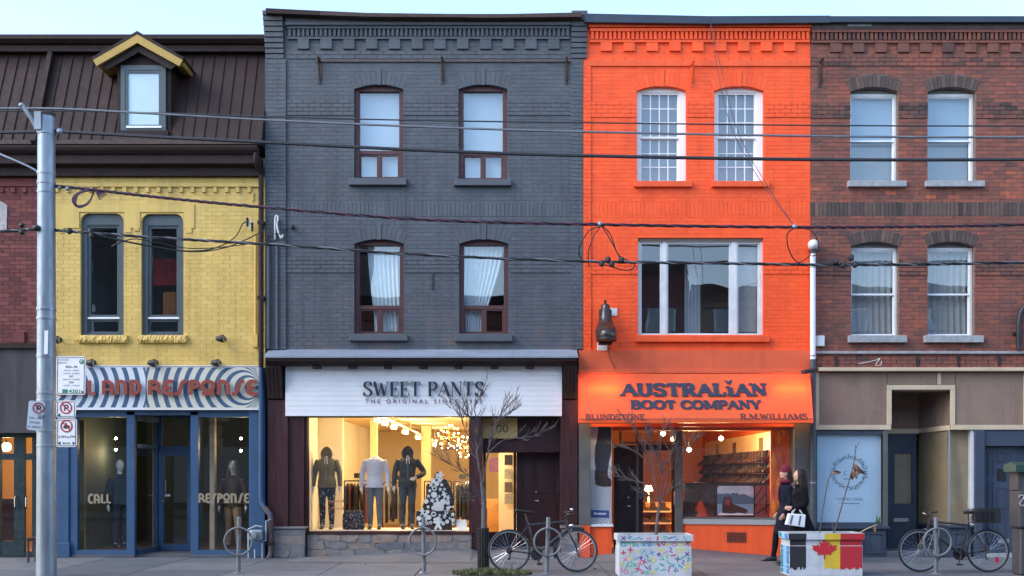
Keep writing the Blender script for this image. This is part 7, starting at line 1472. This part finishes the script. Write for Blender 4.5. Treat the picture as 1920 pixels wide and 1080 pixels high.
for _ in range(3000):
    u = random.uniform(x0+.06, x1-.06); v = random.uniform(.06, zt-.035)
    lay = 0 if zt-.065 < v < zt-.03 else (2 if zt-.16 < v < zt-.125 else (1 if v < zt-.225 else None))
    if lay is None or any((u-a)**2+(v-b)**2 < .072**2 for a, b in used): continue
    used.append((u,v)); s = random.choice(sheets)[lay]; k = random.randrange(7); r = random.uniform(.026,.036); a = random.uniform(0,PI); w = .016; ca, sa = math.cos(a), math.sin(a); T = lambda p: (u+p[0]*ca-p[1]*sa, v+p[0]*sa+p[1]*ca)
    if k == 0: s.stroke([(u+r*math.cos(2*PI*j/14), v+r*math.sin(2*PI*j/14)) for j in range(15)], w)
    elif k == 1: s.stroke([T((-r*1.4,0)),T((r*1.4,0))], w)
    elif k == 2: s.stroke([T((r*1.1*(j/4-1.2), r*.45*math.sin(j*1.35))) for j in range(10)], w)
    elif k == 3: s.stroke([T((-r,-r)),T((r,r))], w); s.stroke([T((-r,r)),T((r,-r))], w)
    elif k == 4: s.stroke([T((-r*1.3,-r*.5)),T((-r*.4,r*.6)),T((r*.4,-r*.6)),T((r*1.3,r*.5))], w)
    elif k == 5: s.stroke([T((-r,-r*.6)),T((r,-r*.6)),T((0,r)),T((-r,-r*.6))], w)
    else: s.stroke([T((r*math.cos(j*.5),r*math.sin(j*.5))) for j in range(6)], w)
for sh, m_ in zip(sheets, confc):
    mm = MB(); [mm.add(q_.mb.v, q_.mb.f) for q_ in sh if q_.mb.v]
    if mm.v: part('painted_squiggles', mm, m_, PL1, kind='stuff')
PL2, x0b, x1b, ztb, ii = planter('concrete_planter', 1478, 1621, 1000, -3.9, .62, conc_w, 'concrete planter painted in flag stripes with a red maple leaf'); Yf = -3.9
fc = [M('flag_black', (.02,.02,.024), .6, .1), None, M('flag_yellow', (.62,.42,.03), .6, .08), M('flag_red', (.42,.02,.03), .6, .08)]; fx_ = [1478,1512,1546,1576,1621]
def fray(s, ua, ub, va, vb): 
    n = 26; s.poly([(ua,vb),(ub,vb)]+[(ub-(ub-ua)*k/n, va+random.uniform(0,.05)) for k in range(n+1)])
for k in range(4):
    if fc[k] is None: continue
    mm = MB()
    for o, va, vb in ((0,ztb-.094,ztb-.002),(ii+.01,ztb-.188,ztb-.097),(ii,.09,ztb-.196)):
        s = Sheet((0,Yf+o,0), depth=.002); e0 = .014 if o == ii and k == 0 else (.012 if o else 0); e0 = .033 if (o > ii and k == 0) else (.028 if o == ii and k == 0 else 0); e1 = (.033 if o > ii else .028 if o == ii else .002) if k == 3 else 0
        ua, ub = PX(fx_[k],Yf)+(e0 or (.004 if k == 0 else 0)), PX(fx_[k+1],Yf)-e1
        if o == ii: fray(s, ua, ub, va, vb)
        else: s.poly([(ua,va),(ub,va),(ub,vb),(ua,vb)])
        mm.add(s.mb.v, s.mb.f)
    part('painted_stripe', mm, fc[k], PL2)
leafp = [(0,1),(.16,.66),(.34,.76),(.27,.36),(.46,.55),(.52,.44),(.82,.50),(.72,.30),(.80,.18),(.42,-.12),(.47,-.28),(.05,-.22),(.04,-.62),(-.04,-.62),(-.05,-.22),(-.47,-.28),(-.42,-.12),(-.80,.18),(-.72,.30),(-.82,.50),(-.52,.44),(-.46,.55),(-.27,.36),(-.34,.76),(-.16,.66)]
s = Sheet((0,Yf+ii-.004,0), depth=.004); lc = (PX(1546.5,Yf), PZ(1034,Yf)); s.poly([(lc[0]+a*.235, lc[1]+b*.195) for a, b in leafp]); part('maple_leaf', s.mb, M('leaf_red', (.48,.02,.03), .6, .08), PL2)
bls = [M('patch_blue', (.05,.20,.50), .6), M('patch_sky', (.22,.50,.70), .6), M('patch_teal', (.03,.22,.30), .6)]
for k in range(21):                                   # painted shapes on the side of the flag planter
    r_, c_ = divmod(k, 3); lay = 0 if r_ == 6 else ii; s = Sheet((x0b+lay,0,0), (0,-1,0), (0,0,1), depth=.002); H_ = (ztb-.22)/6; j_ = lambda a: random.uniform(-a,a)
    ua = -(Yf+.03+.19*c_); ub = ua-.17; va, vb = (.03+H_*r_, .03+H_*r_+H_*.92) if r_ < 6 else (ztb-.085, ztb-.01)
    s.poly([(ub+j_(.012),va+j_(.012)),(ua+j_(.012),va+j_(.01)),(ua+j_(.012),vb+j_(.012) if r_ < 6 else vb),(ub+j_(.02),vb+j_(.012) if r_ < 6 else vb)]); part('painted_patch', s.mb, (bls+[white_p])[(k*5+r_)%4], PL2)
# plants
bark = M('grey_bark', (.12,.105,.10), .9, .35, 25, .9, 90, stretch=(1,1,.3), bd=.01); twig = M('twig_bark', (.095,.075,.072), .9, .3, 20, .4, 100)
def bare_tree(name, label, limbs, loc, seed, twigs, tl, trunk_r, extra=None, mat=bark, droop=0):
    t = thing(name, label, 'tree', loc); random.seed(seed); tr = MB(); br = MB(); tips = []
    for i, (pts, r0, r1) in enumerate(limbs):
        sp = spline(pts, 6); rs = [r0+(r1-r0)*k/(len(sp)-1) for k in range(len(sp))]
        q_ = .85 if i == 0 else .56; jg = .012 if i else .004; sp = [p+Vector((random.uniform(-jg,jg),random.uniform(-jg,jg),random.uniform(-jg,jg)*.5)) if 0 < k < len(sp)-1 else p for k, p in enumerate(sp)]; (tr if i == 0 else br).tube(sp, [r*q_*random.uniform(.92,1.12) for r in rs], 10 if i == 0 else 7)
        if i: tips.append((sp, r0, r1))
    for sp, r0, r1 in tips:
        for _ in range(twigs):
            k = random.randrange(int(len(sp)*.3), len(sp)-1); d = (sp[k+1]-sp[k]).normalized(); o = Vector((random.uniform(-1,1),random.uniform(-1,1),random.uniform(-.3,.9))); d = (d+o*.75).normalized(); l = tl*random.uniform(.4,1.1); p0 = sp[k]
            p1 = p0+d*l*.4+Vector((0,0,.02)); p2 = p0+d*l+Vector((random.uniform(-.05,.05),0,random.uniform(-.02,.08))); br.tube([p0,p1,p2], [.0055,.0042,.0026], 4)
            for _ in range(3):
                e = (d+Vector((random.uniform(-1,1),random.uniform(-1,1),random.uniform(-.4,.8)))*.8).normalized(); q = p0+(p2-p0)*random.uniform(.3,.9); br.tube([q, q+e*l*.25, q+e*l*.5+Vector((0,0,.02))], [.0038,.003,.002], 3)
    part('trunk', tr, mat, t); part('crown', br, twig if mat is bark else mat, t, kind=None); return t
Yt = -3.1; g_ = lambda x, y, d=0: P(x,y,Yt+d)
limbs = [([(PX(905,Yt),Yt,-.01),g_(908,1000),g_(907,940),g_(904,905)],.062,.040),([g_(904,915),g_(898,870,.05),g_(893,830,.1),g_(895,795,.1),g_(890,760,.1),g_(905,738,.1)],.036,.006),([g_(906,910),g_(912,870,-.05),g_(918,835,-.1),g_(926,800,-.1),g_(945,770,-.15),g_(975,738,-.2)],.03,.005),([g_(895,850,.1),g_(875,815,.1),g_(862,780,.15),g_(838,752,.2)],.018,.004),([g_(915,850,-.1),g_(945,825,-.2),g_(985,822,-.25),g_(1015,812,-.3)],.017,.004),([g_(903,935),g_(885,900,-.15),g_(862,880,-.2),g_(830,865,-.25)],.013,.003),([g_(893,815,.1),g_(878,780,0),g_(872,755,-.05)],.012,.003),([g_(897,860,.06),g_(870,845,.2),g_(846,842,.3)],.012,.003),([g_(920,825,-.1),g_(935,790,.05),g_(958,775,.1)],.012,.003),([g_(905,900),g_(895,930,-.2),g_(875,925,-.3)],.006,.002)]
TREE = bare_tree('street_tree', 'young bare street tree with a dark mesh guard round its trunk', limbs, (PX(905,Yt),Yt,0), 5, 14, .32, .06)
gd = MB()
for k in range(14): a = 2*PI*k/14; gd.tube([(PX(906,Yt)+.085*math.cos(a),Yt+.085*math.sin(a),0),(PX(906,Yt)+.08*math.cos(a),Yt+.08*math.sin(a),.70)], .011, 5)
for k in range(12): gd.torus((PX(906,Yt),Yt,.03+k*.06), .084, .008, 'z', 18, 5)
gd.lathe([(.07,0),(.07,.68)], (PX(908,Yt),Yt+.01,0), 16); part('trunk_guard', gd, black, TREE)
Yq = -3.6; g_ = lambda x, y, d=0: P(x,y,Yq+d)
limbs = [([g_(1229,1010),g_(1232,980),g_(1235,955),g_(1236,945)],.030,.020),([g_(1236,948),g_(1230,915,.05),g_(1222,880,.1),g_(1195,850,.15),g_(1168,838,.2)],.016,.004),([g_(1236,945),g_(1240,900,-.05),g_(1236,860,-.1),g_(1240,815,-.1),g_(1242,792,-.1)],.017,.004),([g_(1237,945),g_(1250,905,-.1),g_(1262,875,-.15),g_(1285,845,-.2),g_(1308,822,-.2)],.015,.004),([g_(1230,915),g_(1200,905,.1),g_(1172,898,.15),g_(1150,890,.2)],.011,.003),([g_(1238,940),g_(1262,915,.1),g_(1280,918,.15)],.009,.003),([g_(1225,890,.1),g_(1210,850,0),g_(1192,810,0),g_(1178,790,0)],.011,.003),([g_(1240,890,-.05),g_(1258,850,.05),g_(1265,812,.1)],.011,.003),([g_(1234,930),g_(1212,930,-.15),g_(1195,915,-.2)],.007,.002),([g_(1240,880,-.05),g_(1225,840,-.2),g_(1215,810,-.25)],.009,.003)]
PT = bare_tree('small_planter_tree', 'small leafless tree growing in the confetti painted planter', limbs, (PX(1230,Yq),Yq,zt-.03), 8, 14, .24, .03)
bd = MB(); random.seed(2)
for _ in range(40): p = g_(random.uniform(1155,1305), random.uniform(790,900), random.uniform(-.2,.2))
lf = M('dry_leaf', (.16,.09,.05), .8, .4, 30)
def leafcurl(mb, c, l, w, d):
    d = Vector(d).normalized(); sd = d.cross(Vector((.3,1,.2))).normalized(); n = d.cross(sd); rs = []
    for k in range(7): t_ = k/6; ww = w*math.sin(PI*min(max(t_,.04),.96)); p = Vector(c)+d*l*t_+n*.25*l*math.sin(PI*t_); rs += [p-sd*ww+n*ww*.6, p, p+sd*ww+n*ww*.6]
    mb.add(rs, [(3*k+j, 3*k+j+1, 3*k+4+j, 3*k+3+j) for k in range(6) for j in (0,1)], smooth=True)
Ys = -3.6; g_ = lambda x, y, d=0: P(x,y,Ys+d); DS = thing('dry_plant', 'two tall withered stalks with curled brown leaves in the flag planter', 'plant', (PX(1560,Ys),Ys,ztb-.03))
part('stalk', MB().tube(spline([P(1536,1003,Ys),g_(1543,955),g_(1552,905),g_(1559,886)],5), [.009]*16, 6), twig, DS); part('stalk', MB().tube(spline([P(1563,1003,Ys),g_(1578,950),g_(1598,880),g_(1605,840)],5), [.012-.0004*k for k in range(16)], 6).tube([g_(1605,842),g_(1603,834)], .005, 5).tube(spline([g_(1603,848),g_(1606,838),g_(1611,829)],3), .005, 5).tube([g_(1562,1003),g_(1560,978)], .006, 5), twig, DS)
mm = MB(); random.seed(4)
for x, y, dx, dz, l, w in ((1559,884,.9,-.1,.14,.035),(1562,886,.9,.05,.12,.03),(1600,866,.3,-.9,.20,.035),(1603,870,.5,-.7,.18,.03),(1603,880,.1,-1,.16,.035),(1606,876,.7,-.6,.16,.03),(1598,882,.1,-1,.15,.03)): leafcurl(mm, g_(x,y), l, w, (dx,random.uniform(-.3,.3),dz))
part('dry_leaves', mm, lf, DS); DG = thing('dry_grass_stalk', 'pale bent stalk with a green tip leaning out of the flag planter', 'plant', (PX(1608,Ys),Ys,ztb-.03)); part('stalk', MB().tube(spline([g_(1606,1003),g_(1622,993,-.05),g_(1645,983,-.1)],5), .007, 6), M('straw', (.45,.38,.2), .8), DG)
mm = MB(); [leafcurl(mm, g_(1645,983,-.1), .14, .02, d) for d in ((.05,.2,1),(-.1,-.3,1),(.35,0,.8))]; part('green_leaves', mm, M('green_leaf', (.05,.13,.06), .6), DG); mm = MB(); leafcurl(mm, g_(1640,985,-.1), .14, .02, (-.05,0,-1)); part('dry_leaf', mm, lf, DG)
# green ground cover round the tree foot
mm = MB(); random.seed(6)
for _ in range(1500):
    a = random.uniform(0,2*PI); r = math.sqrt(random.random()); x, y = PX(922,-3.5)+.62*r*math.cos(a), -3.55+.28*r*math.sin(a); h = random.uniform(.05,.13)*(1.15-r*.6); l = Vector((random.uniform(-.04,.04),random.uniform(-.03,.03),h)); sdv = Vector((math.cos(a*7),math.sin(a*7),0))*.009; b_ = Vector((x,y,.0))
    mm.add([b_-sdv, b_+sdv, b_+l*.6+sdv*.9, b_+l, b_+l*.6-sdv*.9], [(0,1,2,3,4)], random.random())
o = solo('ground_cover', mm, M('yellowish_green_cover', 0, .8, .3, 20, 0, tints=[(0,(.06,.08,.03)),(1,(.16,.15,.06))]), 'low yellowish green ground cover round the foot of the street tree', 'ground cover', kind='stuff'); part('tree_pit_soil', MB().box(PX(865,-3.5), PX(985,-3.5), -3.9, -3.0, .0, .012), soil, o).location = -Vector(o.location)
for i, (x, Y, l) in enumerate(((1455,-1.9,'small brown fallen leaf on the walk below the boot shop window'),(1120,-2.6,'small brown fallen leaf on the walk left of the confetti planter'),(690,-1.5,'small brown fallen leaf on the walk in front of the stone plinth'))):
    mm = MB(); leafcurl(mm, (PX(x,Y),Y,.006), .11, .03, (math.cos(i*2.1),math.sin(i*2.1),.02)); solo('fallen_leaf', mm, lf, l, 'leaf', 'fallen leaves on the walk')
# ------------------------------------------------------------------ people walking past
skin_p = M('skin', (.50,.29,.21), .5, .06); hair_d = M('dark_hair', (.016,.011,.010), .55, .35, 60, .5, 120, stretch=(1,1,.1), spec=.25); navyc = M('navy_wool', (.012,.015,.028), .95, .25, 12, .9, 11, spec=.1, bd=.05); blackc = M('black_wool', (.009,.010,.014), .95, .25, 12, .9, 11, spec=.1, bd=.05); beanie_m = M('dark_red_knit', (.14,.008,.025), .95, .15, 40, .6, 120); boot_t = M('tan_boot', (.30,.17,.09), .6, .2)
def person(label, loc, rotz, coat, sc, beanie, arm_l, arm_r, stride=.22, hair_long=False, scarf=False, trousers=None):
    t = thing('person', label, 'person', loc, local=True, rotz=rotz); mb = body_lofts(MB(), 0, False, [arm_l, arm_r])
    legs = [[(-.085,0,.92),(-.088,-stride*.45,.70),(-.09,-stride*.75,.49),(-.09,-stride*.85,.28),(-.092,-stride*1.0,.08)],[(.085,0,.92),(.088,stride*.25,.70),(.09,stride*.35,.49),(.092,stride*1.1,.30),(.095,stride*1.65,.14)]]
    for l in legs: mb.tube(spline(l,4), lerpr([.092,.076,.054,.052,.034],4), 12); f = Vector(l[-1]); mb.tube([f, f+Vector((0,-.06,-.04)), f+Vector((0,-.15,-.05))], [.036,.034,.026], 8)
    mb.tube([(0,.0,1.45),(0,-.012,1.53),(0,-.015,1.60)], [.052,.048,.05], 12); mb.sphere((0,-.02,1.65), (.074,.092,.112)); mb.sphere((0,-.055,1.59), (.05,.055,.05)); mb.tube([(0,-.103,1.665),(0,-.122,1.632),(0,-.108,1.624)], [.010,.014,.011], 8)
    for s in (-1,1): mb.sphere((s*.076,-.005,1.645), (.012,.022,.032)); mb.sphere((s*.03,-.098,1.668), (.014,.008,.008))
    mb.sphere((0,-.104,1.592), (.022,.01,.009))
    for i, a in enumerate((arm_l, arm_r)): d = Vector(a[-1])-Vector(a[-2]); hand(mb, a[-1], d, -1 if i == 0 else 1, .8)
    obj('body', remesh(mb, 'body', .0085, 3), skin_p, t)
    for s in (-1,1): part('eye', MB().sphere((s*.03,-.1045,1.666), (.008,.004,.005), 8, 6), blackm, t)
    cm = body_lofts(MB(), .028, False, [arm_l, arm_r], zlo=.84, zhi=1.46); rs = []
    for z, rx, ry, cy in ((1.0,.18,.135,0),(.9,.205,.17,0),(.75,.215,.21,.02),(.6,.225,.25,.05),(.52,.23,.27,.06)): rs.append([(rx*math.cos(2*PI*k/22)*(1+.03*math.sin(k*3)), cy+ry*math.sin(2*PI*k/22)*(1+.03*math.cos(k*4)), z) for k in range(22)])
    cm.rings(rs); ct = obj('coat', remesh(cm, 'coat', .012, 4), coat, t); part('collar', MB().torus((0,-.005,1.465), .075, .028, 'z', 20, 8), coat, ct)
    tm = MB(); [tm.tube(spline(l,4), lerpr([.098,.082,.062,.058,.044],4), 12) for l in legs]; obj('trousers', remesh(tm, 'trousers', .012, 2), trousers or blackc, t)
    for l in legs: o = obj('shoe', SHOE, boot_t if scarf else blackm, t); f = l[-1]; o.location = (f[0], f[1]-.015, max(f[2]-.085,0)); o.scale = (1.15,1.15,1.15); o.rotation_euler = (.55 if f[1] > 0 else 0, 0, 0)
    if beanie: bn = part('beanie', MB().lathe([(.092,.0),(.097,.03),(.095,.06),(.08,.10),(.045,.13),(.0,.14)], (0,-.005,1.675), 20), beanie_m, t); part('cuff', MB().lathe([(.094,.0),(.101,.005),(.102,.04),(.096,.045)], (0,-.005,1.668), 20), beanie_m, bn)
    else:
        hm = MB().sphere((0,.008,1.675), (.088,.095,.105))
        for k in range(40):
            a = -.30*PI+1.6*PI*k/39; x, y = .082*math.cos(a), .02+.078*math.sin(a); ln = random.uniform(.22,.34); hm.tube(spline([(x*.5,y*.5,1.765),(x,y,1.70),(x*1.15,y*1.1+.01,1.58),(x*1.25,y*1.2+.02,1.58-ln*.6),(x*1.1,y*1.2+.03,1.58-ln)],3), lerpr([.018,.022,.022,.018,.006],3), 6)
        obj('hair', remesh(hm, 'hair', .009, 2), hair_d, t)
    if beanie: hm = MB(); [hm.tube(spline([(.08*math.cos(a),.02+.07*math.sin(a),1.69),(.088*math.cos(a),.02+.085*math.sin(a),1.58),(.085*math.cos(a),.03+.09*math.sin(a),1.48)],3), .02, 6) for a in [PI*k/14 for k in range(15)]]; obj('hair', remesh(hm, 'hair', .01, 2), hair_d, t)
    if scarf: part('scarf', MB().torus((0,-.012,1.50), .082, .042, 'z', 24, 10).tube(spline([(.03,-.11,1.48),(.035,-.15,1.35),(.03,-.16,1.15)],4), .035, 8, flat=.4), beanie_m, t)
    t.scale = (sc,)*3; return t
Y1, Y2 = -1.0, -1.55
person('person in dark red beanie and scarf and long navy coat walking left', (PX(1474,Y1),Y1,0), -PI/2, navyc, .955, True, [(-.165,0,1.375),(-.205,.03,1.25),(-.225,.05,1.12),(-.22,-.02,.99),(-.21,-.10,.90)], [(.165,0,1.375),(.205,.02,1.25),(.23,.03,1.12),(.225,-.03,1.0),(.215,-.09,.90)], scarf=True)
arm2 = [(-.165,0,1.375),(-.215,.03,1.25),(-.235,.03,1.13),(-.22,-.08,1.07),(-.17,-.19,1.06)]; arm2r = [(.165,0,1.375),(.215,.02,1.25),(.24,.01,1.12),(.235,-.02,.98),(.23,-.03,.86)]
person('person with long dark hair and black coat walking left with shopping bag', (PX(1500,Y2),Y2,0), -PI/2, blackc, .93, False, arm2r and [(-p[0] if False else -p[0], p[1], p[2]) for p in arm2r], [(-p[0], p[1], p[2]) for p in arm2])
BG = thing('shopping_bag', 'white shopping bag with two dark stripes carried by the dark haired person', 'bag', (PX(1492,Y2-.24),Y2-.24,PZ(1006,Y2-.24))); Yg = Y2-.27; bw = M('white_bag', (.72,.75,.78), .5, .05)
bag = MB(); tp = [(PX(1480,Yg),PZ(963,Yg)),(PX(1511,Yg),PZ(965,Yg))]; bt = [(PX(1474,Yg),PZ(984,Yg)),(PX(1509,Yg),PZ(989,Yg))]; bag.prism([bt[0],bt[1],tp[1],tp[0]], Yg, Yg+.12); part('bag_body', bag, bw, BG, bevel=.008)
s = Sheet((0,Yg,0), depth=.003); s.stroke([(PX(1486,Yg),PZ(966,Yg)),(PX(1482,Yg),PZ(983,Yg))], .03).stroke([(PX(1501,Yg),PZ(967,Yg)),(PX(1498,Yg),PZ(985,Yg))], .03); part('stripe', s.mb, M('slate_stripe', (.10,.12,.16), .6), BG)
for yy in (Yg+.02, Yg+.10): part('handle', MB().tube(spline([(PX(1487,Yg),yy,PZ(964,Yg)),(PX(1489,Yg),yy,PZ(958,Yg)),(PX(1496,Yg),Yg+.06,PZ(953,Yg)),(PX(1502,Yg),yy,PZ(958,Yg)),(PX(1505,Yg),yy,PZ(965,Yg))],4), .006, 6), bw, BG)
